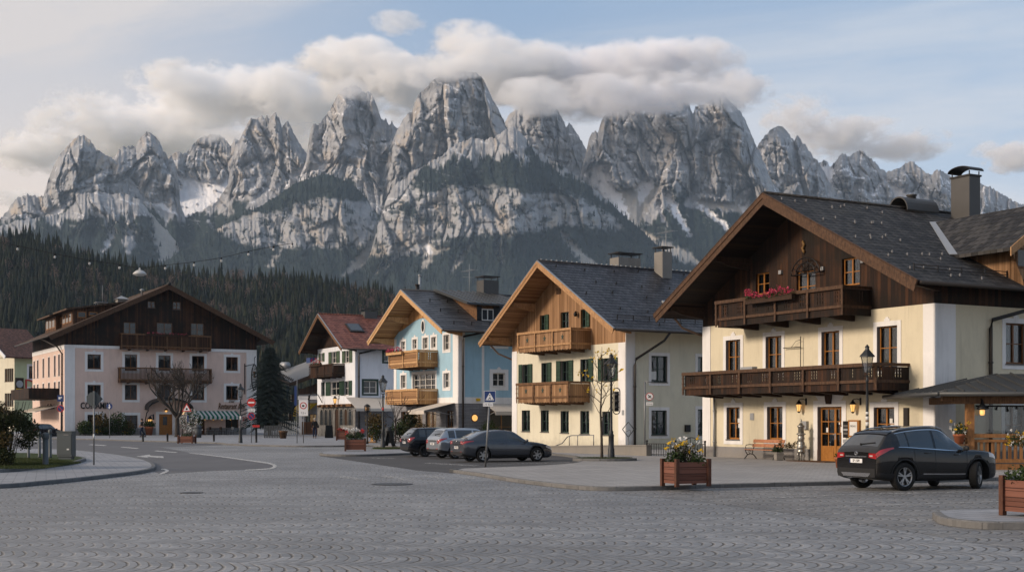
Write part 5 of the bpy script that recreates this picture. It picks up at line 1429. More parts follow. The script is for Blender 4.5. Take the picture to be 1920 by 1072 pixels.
AT = [h.fr(1012,591,1023.4,622), h.fr(1051,585,1066.5,617), h.fr(1088.7,580,1100,614)]
zs = h.zf(W)-.18
wall(h, T, [(0,zp),(W,zp),(W,zs),(rt[0],rt[1]-.2),(0,h.zf(0)-.18)], AT, 'wood_larch', 'gable')
SW = [h.sd(1221,667,1251,716,W), h.sd(1221,769,1250,815,W), h.sd(1308,669,1330,722,W), h.sd(1308,767,1330,815,W)]
wall(h, h.right, [(0,0),(L,0),(L,zs),(0,zs)], SW, 'plaster_yellow', rmat='plinth')
wall(h, h.left, [(0,0),(L,0),(L,h.zf(0)-.18),(0,h.zf(0)-.18)], [], 'plaster_yellow')
wall(h, lambda a, ou, z: (a, L+ou, z), [(0,0),(W,0),(W,zs),(rt[0],rt[1]-.2),(0,h.zf(0)-.18)], [], 'plaster_yellow')
box_part(h, T, 'corner_pilaster', 0, .62, 0, .03, 0, zp-.004, 'white'); box_part(h, T, 'corner_pilaster', W-.7, W, 0, .03, 0, zp-.004, 'white'); box_part(h, h.right, 'corner_pilaster', 0, .7, 0, .03, 0, zs-.1, 'white')
for q in GF: window(h, T, q, 'greenframe', None, trans=.5, cols=2, curtain=.3, rec=.16)
for q, sh in zip(F1, ('LR', 'R', 'LR', 'R', 'LR')): window(h, T, q, 'greenframe', None, sh, 'shutter', trans=.5, curtain=.35)
for q, sh in zip(AT, ('R', '', 'R')): window(h, T, q, 'greenframe', None, sh, 'shutter', trans=.5, sill=False, curtain=False)
for q in SW: window(h, h.right, q, 'greenframe', 'white', trans=.5, sw=.2, orn=False, curtain=False)
d = h.off(1071.5, h.uz(1108.4, 0)[0]); a0 = h.uz(972.5, 630, d)[0]; a1 = h.uz(1108.4, 0)[0]; zt = h.uz(1071.5, 613.5, d)[1]; zb = h.uz(1071.5, 654, d)[1]
balcony(h, T, a0, a1, d, zb, zt, 'wood_larch', 'timber_larch', posts=3, dark='timber_brown', brackets=4, slots=False, scallop=True, cut='greenframe')
d = h.off(1066.5, h.uz(1106.4, 0)[0]); a0 = h.uz(970.5, 630, d)[0]; a1 = h.uz(1106.4, 0)[0]; zt = h.uz(1066.5, 714, d)[1]; zb = h.uz(1066.5, 754, d)[1]
balcony(h, T, a0, a1, d, zb, zt, 'wood_larch', 'timber_brown', posts=3, dark='timber_brown', brackets=4, slots=False, scallop=True, cut='greenframe')
lv = MB(T); q = h.fr(1044,539,1052,551)
for k in range(5): lv.box(q[0], q[1], .01, .06, q[2]+(q[3]-q[2])*k/5, q[2]+(q[3]-q[2])*(k+.6)/5)
lv.build('gable_vent', M['timber_dark'], h.E)
a, z = h.uz(1079, 589, .2); m_ = MB(T); m_.lathe([(.02,.2),(.12,.06),(.13,0),(.08,-.14)], (a,.2,z), 8); m_.tube([(a,0,z+.12),(a,.2,z+.2)], .02, 5); m_.build('wall_lamp', M['iron'], h.E)
ue, ze = tr
px_ = h.yz(1190, 700, W+.1)[0]
downpipe(h, [(ue+.06, px_+1.6, ze-.1),(ue-.15, px_+1.3, ze-.6),(W+.12, px_+.1, zp-1.0),(W+.12, px_, zp-1.4),(W+.12, px_, .1)], 'gutter', .075)
downpipe(h, [(tl[0]-.05,-1.0,tl[1]-.1),(tl[0]+.2,-.5,tl[1]-.7),(-.06,.2,tl[1]-1.2)], 'gutter_copper', .06)
q = h.sd(1283.5,796,1292,809,W); box_part(h, h.right, 'letter_box', q[0], q[1], 0, .16, q[2], q[3], 'iron')
box_part(h, h.right, 'notice', SW[0][0]+.12, SW[0][0]+.5, -.13, -.125, SW[0][2]+.15, SW[0][2]+.65, 'paper')
box_part(h, T, 'house_number', *[h.fr(1167,778,1171,784)[0], h.fr(1167,778,1171,784)[1]], .031, .05, 2.2, 2.5, 'zinc')
ur, zr = h.ridge
def on_ridge(h, px, du=0): return h.yz(px, 400, h.ridge[0]+du)[0]
y0_, y1_ = on_ridge(h, 1155, -.6), on_ridge(h, 1196, -.6); zc = h.yz(1175, 480, ur-.6)[1]
chimney(h, ur-1.3, ur-.3, y0_, y1_, zr-1.4, zc-.15, 'concrete', 'gutter')
y0_, y1_ = on_ridge(h, 1230, .4), on_ridge(h, 1267, .4); zc = h.yz(1248, 472, ur+.4)[1]
chimney(h, ur+.2, ur+1.1, y0_, y1_-.9, zr-1.5, zc-.1, 'concrete', 'gutter')
antenna(h, (ur+.6, y0_+.7, zc+.1), 1.5)
m_ = MB()
for k in range(48): m_.box(ur-.05, ur+.05, -1.7+k*.4, -1.62+k*.4, zr+.08, zr+.15)
m_.build('ridge_guard', M['zinc'], h.roof)
snow_guards(h, ue, 5, 8, -1.2, L-1, 'iron', .16, 7)
snow_rail(h, ue-1.1, -.9, L-1)
sk = MB(); u = ur+(ue-ur)*.62; ysk = h.yz(1250, 560, u)[0]
sk.bar((u-.5,ysk+.4,h.zf(u-.5)+.06),(u+.5,ysk+.4,h.zf(u+.5)+.06), .8, .12); sk.build('skylight', M['zinc'], h.roof)
CHALET = h

# ================================================================== 3. sky blue house
h = House('blue_house', 739, 106, 859.3, 96, 'sky blue house with honey wood gable, grey stone ground floor and two wooden balconies', 'house')
W = h.W; L = 18.0; o = 2.0; T = h.front
tl = h.uz(690, 640.5, o); tr = h.uz(831, 617.5, o); rt = h.uz(753, 543, o)
gable_roof(h, rt[0], rt[1], tl[0], tl[1], tr[0], tr[1], o, L, 'tile_grey', 'timber_honey', 'wood_honey_h', pmat='timber_honey')
zb1, zb2 = 3.15, 3.62; zs = h.zf(W)-.18
F2 = [h.fr(752,640,760,655.5), h.fr(774,636,782,654), h.fr(793,633,802.5,654), h.fr(809,631.5,818,652), h.fr(832,627.5,843,656)]
F1 = [h.fr(752,703,761,728), h.fr(774,700,817,733), h.fr(832,699,843,727)]
zw = 9.2
wall(h, T, [(0,zb2),(W,zb2),(W,zs),(rt[0],rt[1]-.2),(0,h.zf(0)-.18)], F2+F1, 'plaster_blue', rmat='white')
GFH = [h.fr(798,768,818,812), h.fr(836,775,850,818), h.fr(752,775,768,815), h.fr(772,772,792,815)]
GFH = [(a, b, .15 if i == 1 else .6, 2.6) for i, (a, b, c, d_) in enumerate(GFH)]
wall(h, T, [(0,0),(W,0),(W,zb1),(0,zb1)], GFH, 'stone_grey', 'ground_floor')
box_part(h, T, 'band', -.03, W+.03, -.02, .05, zb1, zb2, 'white'); box_part(h, h.right, 'band', .0, L, -.02, .051, zb1, zb2-.002, 'white')
SW = [h.sd(924,699,947,724,W), h.sd(925,628,947,646,W)]
SHOP = h.sd(919,768,955,814,W); SHOP = (SHOP[0], SHOP[1]+1.5, .2, 2.55)
wall(h, h.right, [(0,zb2),(L,zb2),(L,zs),(0,zs)], SW, 'plaster_blue', rmat='white')
wall(h, h.right, [(0,0),(L,0),(L,zb1),(0,zb1)], [SHOP], 'stone_grey', 'ground_floor')
wall(h, h.left, [(0,0),(L,0),(L,h.zf(0)-.18),(0,h.zf(0)-.18)], [], 'plaster_white')
wall(h, lambda a, ou, z: (a, L+ou, z), [(0,0),(W,0),(W,zs),(rt[0],rt[1]-.2),(0,h.zf(0)-.18)], [], 'plaster_blue')
box_part(h, T, 'corner_pilaster', W-.85, W, 0, .032, zb2, zs-.05, 'white'); box_part(h, h.right, 'corner_pilaster', 0, .55, 0, .032, zb2, zs-.05, 'white'); box_part(h, T, 'corner_pilaster', 0, .5, 0, .032, zb2, h.zf(0)-.25, 'white'); box_part(h, h.right, 'trim_strip', 2.0, 2.2, 0, .03, zb2, zs-.05, 'white')
# wooden gable field with a curved lower edge
gz = h.uz(790, 600)[1]; n = 16; lo = []
uA, uB = .35, W*.80
for k in range(n+1):
    u = uA+(uB-uA)*k/n; f = (u-uA)/(uB-uA); lo.append((u, gz-.75 + 1.25*math.sin(f*math.pi)**1.5*(.4+.6*f)))
m_ = MB(T)
for k in range(n):
    (u0, z0), (u1, z1) = lo[k], lo[k+1]
    t0, t1 = h.zf(u0)-.22, h.zf(u1)-.22
    if t0 <= z0 and t1 <= z1: continue
    m_.add([(u0,.04,z0),(u1,.04,z1),(u1,.04,max(t1,z1)),(u0,.04,max(t0,z0)),(u0,0,z0),(u1,0,z1)], [(0,1,2,3),(0,4,5,1)])
m_.build('gable', M['wood_honey'], h.E)
q = h.fr(790.5,604,797,620); m_ = MB(T); ca, cz = (q[0]+q[1])/2, (q[2]+q[3])/2
def oval(ra, rz, o0, o1): 
    m_.add([(ca+ra*math.cos(2*math.pi*k/18), o0, cz+rz*math.sin(2*math.pi*k/18)) for k in range(18)] + [(ca+ra*math.cos(2*math.pi*k/18), o1, cz+rz*math.sin(2*math.pi*k/18)) for k in range(18)], [tuple(range(18)), tuple(range(35,17,-1))] + [(k,(k+1)%18,18+(k+1)%18,18+k) for k in range(18)])
oval(.36, .58, 0, .05); w_ = m_.build('oval_window', M['white'], h.E); m_ = MB(T); oval(.23, .42, .051, .06); m_.build('pane', M['glassdark'], w_)
for q in F2: window(h, T, q, 'whiteframe', 'white', trans=.5, sw=.18, curtain=False)
for i, q in enumerate(F1): window(h, T, q, 'whiteframe', 'white', trans=.5, sw=.18, cols=4 if i == 1 else 2, rows=3 if i == 1 else 2, curtain=.2, glow=False)
for q in SW: window(h, h.right, q, 'whiteframe', 'white', trans=.5, sw=.28, curtain=.35)
for i, q in enumerate(GFH): window(h, T, q, 'timber_brown', None, trans=.5, curtain=False, sill=False, glow=(i != 1), name='shop_window')
window(h, h.right, SHOP, 'timber_larch', None, cols=3, rows=2, trans=.5, sill=False, curtain=False, name='shop_window')
d = 1.7
for top, bot, bx, sty in ((655, 687, 731, 'up'), (728, 757, 725, 'lo')):
    a0 = h.uz(bx, top, d)[0]; a1 = h.uz(821, 0)[0]; zt = h.uz(784, top, d)[1]; zb = h.uz(784, bot, d)[1]
    balcony(h, T, a0, a1, d, zb, zt, 'wood_honey', 'timber_honey', posts=2, dark='timber_brown', brackets=4, slots=(sty == 'up'), seed=8)
    m_ = MB(T); n = 5
    for k in range(n): m_.box(a0+.02, a1-.02, d-.022, d+.018, zb+.12+(zt-zb-.3)*k/n, zb+.12+(zt-zb-.3)*(k+.93)/n)
    m_.build('railing', M['wood_larch_h'], h.E)
    if sty == 'up':
        flower_box(h, T, a0-.1, a1-2.4, d+.2, zt-.25, 'petal_pink', 'wooden trough of crimson flowers along the upper balcony of the blue house', dens=40, hh=.4, boxmat='timber_honey')
# awning over the terrace
def awning(h, T, a0, a1, o1, z0, z1, mat, label, valance=.28, stripes=None, group=None, parent=None):
    loc = h.E.matrix_world @ Vector(T((a0+a1)/2, 0, z0)); e = parent or h.E
    m_ = MB(T); vs = []
    n = 8 if not stripes else stripes
    for k in range(n):
        x0, x1 = a0+(a1-a0)*k/n, a0+(a1-a0)*(k+1)/n; mm = k % 2 if stripes else 0
        m_.add([(x0,.05,z1),(x1,.05,z1),(x1,o1,z0),(x0,o1,z0),(x0,.05,z1-.03),(x1,.05,z1-.03),(x1,o1,z0-.03),(x0,o1,z0-.03)], [(0,1,2,3),(7,6,5,4),(0,4,5,1),(2,6,7,3),(1,5,6,2),(3,7,4,0)], mm)
        m_.box(x0, x1, o1, o1+.02, z0-valance, z0-.0, mm)
    aw = m_.build('awning', mat, e)
    p_ = MB(T)
    for x in (a0+.25, a1-.25): p_.tube([(x,.06,z0-.35),(x,o1*.55,z0-.30+.2),(x,o1-.05,z0-.06)], .03, 5)
    p_.tube([(a0,o1-.02,z0-.03),(a1,o1-.02,z0-.03)], .04, 6); p_.build('awning_arm', M['zinc'], aw)
    return aw
aa0 = h.uz(770, 0, 2.0)[0]; aa1 = h.uz(857, 0)[0]
awning(h, T, aa0+.8, aa1-.3, 2.6, 2.62, 3.2, M['awning'], '')
awning(h, h.right, SHOP[0]-.5, SHOP[1]+2.0, 1.7, 2.55, 3.15, M['awning'], '')
q = h.sd(922,761,952,768,W); sg = box_part(h, h.right, 'shop_sign', q[0], q[1]+1.2, 0, .06, 2.62, 3.02, 'signwhite')
lettering('GENUSS TAG', .26, h.right, (q[0]+q[1]+1.2)/2, .068, 2.82, M['iron'], 'lettering', sg)
m_ = MB(h.right); a, z = h.yz(889.5, 783, W); m_.disc((a,.03,z), .30, (0,1,0), 20, 0, .06); pl = m_.build('porthole_lamp', M['timber_brown'], h.E); m_ = MB(h.right); m_.disc((a,.065,z), .24, (0,1,0), 20, 0, .012); m_.build('lamp_glass', M['lampglow'], pl)
a, z = h.yz(892, 749, W); box_part(h, h.right, 'junction_box', a, a+.3, .052, .2, z-.1, z+.1, 'petal_yellow')
yp = h.yz(868, 700, W+.1)[0]; ue, ze = tr
downpipe(h, [(ue+.05, yp+1.0, ze-.1),(W+.12, yp+.05, zs-.9),(W+.12, yp, zs-1.2),(W+.12, yp, .1)], 'gutter', .075)
ur, zr = h.ridge
# shed dormer
ud = ue-1.9; ya, yb = h.yz(894, 600, ud)[0], h.yz(937, 600, ud)[0]; zd = h.yz(894, 571, ud)[1]
zl_ = h.zf(ud)
m_ = MB(); m_.add([(ud,ya,zl_-.1),(ud,yb,zl_-.1),(ud,yb,zd),(ud,ya,zd)], [(0,1,2,3)]); ub2 = ur+.4
for y in (ya, yb): m_.add([(ud,y,zl_-.1),(ud,y,zd),(ub2,y,h.zf(ub2)+.0)], [(0,1,2)])
do = m_.build('dormer', M['timber_brown'], h.E)
m_ = MB(); p = [(ud+.5,ya-1.1,zd-.05),(ud+.5,yb+2.5,zd-.05),(ub2-.3,yb+2.5,h.zf(ub2-.3)+.06),(ub2-.3,ya-1.1,h.zf(ub2-.3)+.06)]; m_.add(p+[(x,y,z+.14) for x,y,z in p], [(3,2,1,0),(4,5,6,7),(0,1,5,4),(1,2,6,5),(2,3,7,6),(3,0,4,7)])
for k in range(9):
    y = ya-1.0+(yb+3.4-ya)*k/8; m_.bar((ud+.5,y,zd+.12),(ub2-.3,y,h.zf(ub2-.3)+.23), .04, .06)
m_.build('dormer_roof', M['seam_metal'], do)
m_ = MB(); yw0, yw1 = h.yz(902.6, 590, ud)[0], h.yz(925, 590, ud)[0]; zw0, zw1 = h.yz(913, 601, ud)[1], h.yz(913, 579, ud)[1]
m_.box(ud+.01, ud+.06, ya, yw0, zl_, zd-.1); m_.box(ud+.01, ud+.06, yw1, yb, zl_, zd-.1); m_.build('cladding', M['iron'], do)
m_ = MB(); m_.box(ud+.005, ud+.04, yw0, yw1, zw0, zw1); wf = m_.build('window', M['whiteframe'], do)
m_ = MB(); ymid = (yw0+yw1)/2; m_.box(ud+.041, ud+.05, yw0+.08, ymid-.05, zw0+.08, zw1-.08); m_.box(ud+.041, ud+.05, ymid+.05, yw1-.08, zw0+.08, zw1-.08); m_.build('pane', M['glassdark'], do)
y0_, y1_ = on_ridge(h, 898), on_ridge(h, 926); chimney(h, ur-.4, ur+.8, y0_, y1_, zr-1.2, h.yz(912, 527, ur)[1], 'chim_metal', 'gutter')
y_ = on_ridge(h, 880, -.3); antenna(h, (ur-.3, y_, zr-.2), 2.6)
for px, tp, r in ((782, 534, .14), (787, 516, .10)):
    y_ = on_ridge(h, px, -.4); m_ = MB(); m_.tube([(ur-.4,y_,zr-.6),(ur-.4,y_,h.yz(px,tp,ur-.4)[1])], r, 8); m_.tube([(ur-.4,y_,h.yz(px,tp,ur-.4)[1]-.05),(ur-.4,y_,h.yz(px,tp,ur-.4)[1]+.05)], r*1.4, 8); m_.build('flue_pipe', M['zinc' if r < .12 else 'gutter'], h.roof)
for u_, n_ in ((.30, 3), (.55, 3), (.86, 9)):
    u = ur+(ue-ur)*u_
    for k in range(n_):
        y = -.6+k*1.5; m_ = MB(); m_.box(u-.03,u+.03,y-.03,y+.03,h.zf(u),h.zf(u)+.26); m_.bar((u,y,h.zf(u)+.2),(u,y+.9,h.zf(u)+.2),.03,.03); m_.build('snow_guard', M['iron'], h.roof)
BLUE = h

# ================================================================== 4. white house with a red roof
h = House('white_house', 595, 146, 666, 135, 'white house with red tiled roof, green shutters and rough stone arcade at street level', 'house')
W = h.W; L = 16.0; o = 1.9; T = h.front
tl = h.uz(561, 660, o); tr = h.uz(642, 652, o); rt = h.uz(597, 588, o)
gable_roof(h, rt[0], rt[1], tl[0], tl[1], tr[0], tr[1], o, L, 'tile_red', 'timber_brown', 'wood_dark_h', pmat='timber_dark')
zs = h.zf(W)-.18; zp = h.uz(630, 652)[1]
F2 = [h.fr(601,662,606,678), h.fr(622,659,632,681), h.fr(647,657,656,680)]
F1 = [h.fr(602,716,609,741), h.fr(620,715,637,741), h.fr(645,714,655,741)]
zg = h.uz(620, 762)[1]
wall(h, T, [(0,zg),(W,zg),(W,zs),(0,zs)], F2+F1, 'plaster_white', rmat='white')
wall(h, T, [(0,zs),(W,zs),(rt[0],rt[1]-.2)], [], 'wood_dark', 'gable')
wall(h, T, [(0,0),(W,0),(W,zg),(0,zg)], [], 'rubble', 'arcade_wall')
# arcade niches
for i, px in enumerate((604, 612, 620, 632.5, 641, 649.5, 657.5)):
    a = h.uz(px, 0)[0]; ww = .92 if i != 3 else 1.2; z0, z1 = (1.35, 3.05) if i != 3 else (.15, 3.15)
    m_ = MB(T); pts = [(a-ww/2,z0)] + [(a-ww/2*math.cos(math.pi*k/8), z1-ww/2+ww/2*math.sin(math.pi*k/8)) for k in range(9)] + [(a+ww/2,z0)]
    m_.add([(x,.02,z) for x,z in pts]+[(x,-.01,z) for x,z in pts], [tuple(range(11)), tuple(range(21,10,-1))]+[(k,(k+1)%11,11+(k+1)%11,11+k) for k in range(11)])
    nb = m_.build('arch_window' if i != 3 else 'door', M['timber_dark' if i in (3,5) else 'glassdark'], h.E)
    s_ = MB(T)
    s_.tube([(x*1+(.06 if x > a else -.06),.05,z+(.06 if z > z0+.5 else 0)) for x,z in pts], .05, 5); s_.build('arch_surround', M['concrete'], nb)
m_ = MB(T); m_.box(1.6, W-.4, 0, .35, zg-.05, zg+.25)
for k in range(6): m_.box(2.0+k*1.6, 2.3+k*1.6, .35, .7, zg-.05, zg+.2)
m_.build('porch_beam', M['timber_brown'], h.E)
SW = [h.sd(682,714,706,737,W), h.sd(720,656,735,677,W)]; SHOP = h.sd(690,788,708,812,W)
wall(h, h.right, [(0,zg-.3),(L,zg-.3),(L,zs),(0,zs)], SW, 'plaster_white', rmat='white')
wall(h, h.right, [(0,0),(L,0),(L,zg-.3),(0,zg-.3)], [SHOP], 'stone_grey', 'ground_floor')
wall(h, h.left, [(0,0),(L,0),(L,h.zf(0)-.18),(0,h.zf(0)-.18)], [], 'plaster_white')
wall(h, lambda a, ou, z: (a, L+ou, z), [(0,0),(W,0),(W,zs),(rt[0],rt[1]-.2),(0,h.zf(0)-.18)], [], 'plaster_white')
for q, s_ in zip(F2, ('LR', 'LR', 'LR')): window(h, T, q, 'whiteframe', None, s_, 'shutter_pale', trans=.5, curtain=False)
for q, s_ in zip(F1, ('', 'LR', 'LR')): window(h, T, q, 'greenframe' if s_ == '' else 'whiteframe', None, s_, 'shutter', trans=.5, curtain=False)
for q in SW: window(h, h.right, q, 'whiteframe', 'greenframe', trans=.5, sw=.22, orn=False, curtain=False)
window(h, h.right, SHOP, 'whiteframe', 'signwhite', trans=.5, sw=.15, orn=False, curtain=False, name='shop_window')
d = 1.4; a0 = h.uz(581, 0, d)[0]; a1 = h.uz(646.6, 0)[0]; zt = h.uz(624.6, 681, d)[1]; zb = h.uz(624.6, 705, d)[1]
balcony(h, T, a0, a1, d, zb, zt, 'wood_dark', 'timber_dark', posts=3, brackets=4, slots=False)
flower_box(h, T, a0+.6, a0+4.2, d+.1, zt-.1, 'petal_red', 'row of red geraniums on the dark balcony of the white house', dens=26, hh=.75, box=True)
wall_lantern(h, T, h.uz(629, 755, .3)[0], h.uz(629, 750, .3)[1]+.2, 1.5)
m_ = MB(T); a, z = h.uz(597, 745, .5); m_.tube([(a-.1,0,z-.6),(a-.1,.5,z+.3),(a+.2,1.2,z+.55),(a+.4,1.7,z+.2)], .05, 5); m_.tube([(a+.4,1.7,z+.2),(a+.5,1.8,z-.3)], .12, 6); m_.build('iron_bracket', M['iron'], h.E)
yp = h.yz(673, 700, W+.1)[0]; ue, ze = tr
downpipe(h, [(ue+.05, yp+1.4, ze-.1),(W+.12, yp+.05, zs-1.0),(W+.12, yp, zs-1.3),(W+.12, yp, .1)], 'gutter', .09)
ur, zr = h.ridge
sk = MB(); u = ur+(ue-ur)*.42; ysk = h.yz(665, 611, u)[0]
sk.bar((u-.9,ysk,h.zf(u-.9)+.08),(u+.9,ysk,h.zf(u+.9)+.08), 1.6, .14); s_ = sk.build('skylight', M['gutter'], h.roof)
sk = MB(); sk.bar((u-.75,ysk,h.zf(u-.75)+.17),(u+.75,ysk,h.zf(u+.75)+.17), 1.3, .03); sk.build('skylight_pane', M['glassdark'], h.roof)
y0_, y1_ = on_ridge(h, 680), on_ridge(h, 703); chimney(h, ur-.5, ur+.7, y0_, y1_, zr-1, h.yz(690, 585, ur)[1], 'chim_metal', 'gutter')
awning(h, h.right, SHOP[0]-2.5, SHOP[1]+1.5, 3.2, 3.1, 4.3, M['awning'], '')
WHITE = h

# ================================================================== 0. the pink inn on the left
h = House('pink_inn', 121, 147, 481, 158.5, 'wide salmon pink inn with dark timber gable and two long wooden balconies', 'inn')
W = h.W; L = 20.5; o = 1.6; T = h.front
tl = h.uz(92, 629, o); tr = h.uz(515, 640, o); rt = h.uz(317, 533, o)
gable_roof(h, rt[0], rt[1], tl[0], tl[1], tr[0], tr[1], o, L, 'shingle_brown', 'timber_rail', 'wood_dark_h', pmat='timber_dark', barge=.5)
zp = 10.55
F2 = [h.fr(164,664,189,691), h.fr(234,664,257,694), h.fr(297,666,320,694), h.fr(360,667,383,695), h.fr(424,669,446,694)]
F1 = [h.fr(164,721,189,748), h.fr(234,721,257,748.5), h.fr(297,721,320,749), h.fr(360,722,383,749), h.fr(424,723,446,748.5)]
GF = [h.fr(164,777,190,806), h.fr(234,778,258,807)]; DR = h.fr(298,776,323,816); DR = (DR[0], DR[1], .15, DR[3])
SH = h.fr(371,783,384,812); SHOPW = h.fr(423,783,447,803)
SH = (SH[0], SH[1], .15, SH[3])
wall(h, T, [(0,0),(W,0),(W,zp),(0,zp)], F2+F1+GF+[DR,SH,SHOPW], 'plaster_pink')
AT = [h.fr(232,604,255,627), h.fr(294,605,323,627), h.fr(358,606,382,629), h.fr(277,565,291,577), h.fr(324,566,339,580)]
zsl, zsr = h.zf(0)-.18, h.zf(W)-.18
wall(h, T, [(0,zp),(W,zp),(W,zsr),(rt[0],rt[1]-.25),(0,zsl)], AT, 'wood_dark', 'gable')
LW = []
for i, px in enumerate((64.5, 71, 81.5, 92, 103, 111)):
    yy = h.yz(px, 700, 0)[0]
    LW.append((yy-.5, yy+.5, h.yz(px, 706-(px-64)*.12, 0)[1]-.2, h.yz(px, 677-(px-64)*.27, 0)[1])); LW.append((yy-.5, yy+.5, 4.4, 6.4))
wall(h, h.left, [(0,0),(L,0),(L,zp),(0,zp)], LW, 'plaster_pink')
wall(h, h.left, [(0,zp),(L,zp),(L,zsl),(0,zsl)], [], 'wood_dark', 'eave_boarding')
wall(h, h.right, [(0,0),(L,0),(L,zsr),(0,zsr)], [], 'plaster_pink')
wall(h, lambda a, ou, z: (a, L+ou, z), [(0,0),(W,0),(W,zsr),(rt[0],rt[1]-.2),(0,zsl)], [], 'plaster_pink')
box_part(h, T, 'corner_pilaster', 0, 1.15, 0, .04, .0, zp-.35, 'white'); box_part(h, T, 'corner_pilaster', W-1.3, W, 0, .04, 0, zp-.35, 'white')
box_part(h, T, 'band', 0, W, 0, .045, zp-.35, zp, 'white'); box_part(h, h.left, 'band', 0, L, 0, .045, zp-.5, zp, 'white')
box_part(h, T, 'plinth', 1.2, DR[0]-.4, 0, .06, 0, .95, 'plinth'); box_part(h, T, 'plinth', SH[1]+.2, W-1.32, 0, .06, 0, .95, 'plinth')
for q in F2+F1: window(h, T, q, 'brownframe', 'white', trans=.5, sw=.3, curtain=.2, rows=1)
for q in GF: window(h, T, q, 'brownframe', 'white', trans=.5, sw=.32, curtain=False, rows=1, orn=False)
for i, q in enumerate(AT): window(h, T, q, 'brownframe', None, trans=.5, curtain=False, sill=True, rec=.10)
for q in LW: window(h, h.left, q, 'brownframe', 'white', trans=.5, sw=.10, curtain=False, rows=1, orn=False)
window(h, T, SHOPW, 'brownframe', None, trans=.5, curtain=False, rows=1, name='shop_window'); glazed_door(h, T, SH, 'brownframe', 2)
dd = MB(T); a0, a1, z0, z1 = DR; dd.box(a0, a1, -.2, -.12, z0, z1)
for x0, x1 in ((a0+.15, (a0+a1)/2-.08), ((a0+a1)/2+.08, a1-.15)):
    dd.box(x0, x1, -.12, -.09, z0+.25, z0+1.0)
do = dd.build('door', M['amber'], h.E); g_ = MB(T); g_.box(a0+.5, a1-.6, -.12, -.10, z0+1.15, z1-.3); g_.build('pane', M['glassdark'], do)
s_ = MB(T); s_.box(a0-.38, a0, 0, .06, .0, z1+.3); s_.box(a1, a1+.38, 0, .06, 0, z1+.3); s_.box(a0, a1, 0, .06, z1, z1+.3); s_.build('door_surround', M['white'], h.E)
# arched canopy over the door
m_ = MB(T); am = (a0+a1)/2+.2; n = 10; R1 = 2.7; vs = []
for k in range(n+1):
    t_ = math.pi*(k/n); x = am - R1*math.cos(t_); z = z1+.55+1.25*math.sin(t_); 
    vs += [(x,0,z),(x,1.7,z-.15),(x,1.7,z+.08),(x,0,z+.25)]
fs = []
for k in range(n):
    a = 4*k; fs += [(a,a+1,a+5,a+4),(a+1,a+2,a+6,a+5),(a+2,a+3,a+7,a+6)]
m_.add(vs, fs); 
for s_ in (-1, 1): m_.tube([(am+s_*R1*.98,.02,z1-.9),(am+s_*R1*.98,.8,z1+.1),(am+s_*R1*.98,1.6,z1+.42)], .06, 5)
m_.build('door_canopy', M['iron'], h.E)
q = h.fr(300, 766, 303, 771); m_ = MB(T); a, z = h.uz(311.5, 769, .3); m_.lathe([(.06,.25),(.2,.1),(.22,0)], (a,.3,z), 8); c_ = m_.build('wall_lamp', M['iron'], h.E); m_ = MB(T); m_.ball((a,.3,z-.05), .15, 8, 5); m_.build('lamp_glass', M['lampglow'], c_)
wall_lantern(h, T, h.uz(281, 790, .4)[0], h.uz(281, 785, .4)[1], 2.0)
d = 1.0
a0, a1 = h.uz(228, 0, d)[0], h.uz(395, 0, d)[0]; zt, zb = h.uz(310, 627, d)[1], h.uz(310, 656, d)[1]
balcony(h, T, a0, a1, d, zb, zt, 'wood_brown', 'timber_brown', 'balusters', posts=6, brackets=5)
flower_box(h, T, h.uz(273,0,d)[0], h.uz(352,0,d)[0], d+.14, zt-.2, 'petal_pink', 'long trough of small pink flowers on the top balcony of the pink inn', dens=20, hh=.2)
a0, a1 = h.uz(225, 0, d)[0], h.uz(396, 0, d)[0]; zt, zb = h.uz(310, 689.5, d)[1], h.uz(310, 718, d)[1]
balcony(h, T, a0, a1, d, zb, zt, 'wood_brown', 'timber_brown', 'balusters', posts=3, brackets=5)
# striped awning, signs
M['awn_green'] = m_plain('green stripe', (.018,.12,.085), .85, .1); M['awn_white'] = m_plain('white stripe', (.55,.54,.52), .85, .1)
a0, a1 = h.uz(355, 0, 1.6)[0], h.uz(450, 0, 1.6)[0]; z1 = h.uz(410, 770, .1)[1]; z0 = h.uz(410, 780, 1.8)[1]
awning(h, T, a0, a1, 1.8, z0, z1, [M['awn_green'], M['awn_white']], '', .38, 23)
for k in range(5):
    m_ = MB(T); a = a0+1+(a1-a0-2)*k/4; m_.ball((a,1.0,z0-.35), .09, 8, 5); m_.tube([(a,1.0,z0-.26),(a,1.0,z0+.1)], .012, 4, 0); m_.build('pendant_bulb', M['lampglow'], h.E)
a, z = h.uz(179, 760.5); lettering('CONAMIK', 1.05, T, a, .06, z, M['iron'], 'sign_lettering', h.E, .1, 0, .70, .012)
a, z = h.uz(435, 760); lettering('Restaurant Alm', 1.05, T, a-.1, .05, z-.1, M['timber_brown'], 'sign_lettering', h.E, .06, .3, .50, .008)
a, z = h.uz(434, 753); lettering('zur', .6, T, a, .05, z+.1, M['timber_brown'], 'sign_lettering', h.E, .06, .3)
a, z = h.uz(459, 785); lettering('22', .7, T, a, .05, z, M['red'], 'sign_lettering', h.E, .05)
yy = h.yz(96, 700, 0)[0]; lettering('Conditorei', .95, lambda a, ou, z: (-ou, 2*yy-a, z), yy, .05, h.yz(99, 762, 0)[1], M['timber_dark'], 'sign_lettering', h.E, .06)
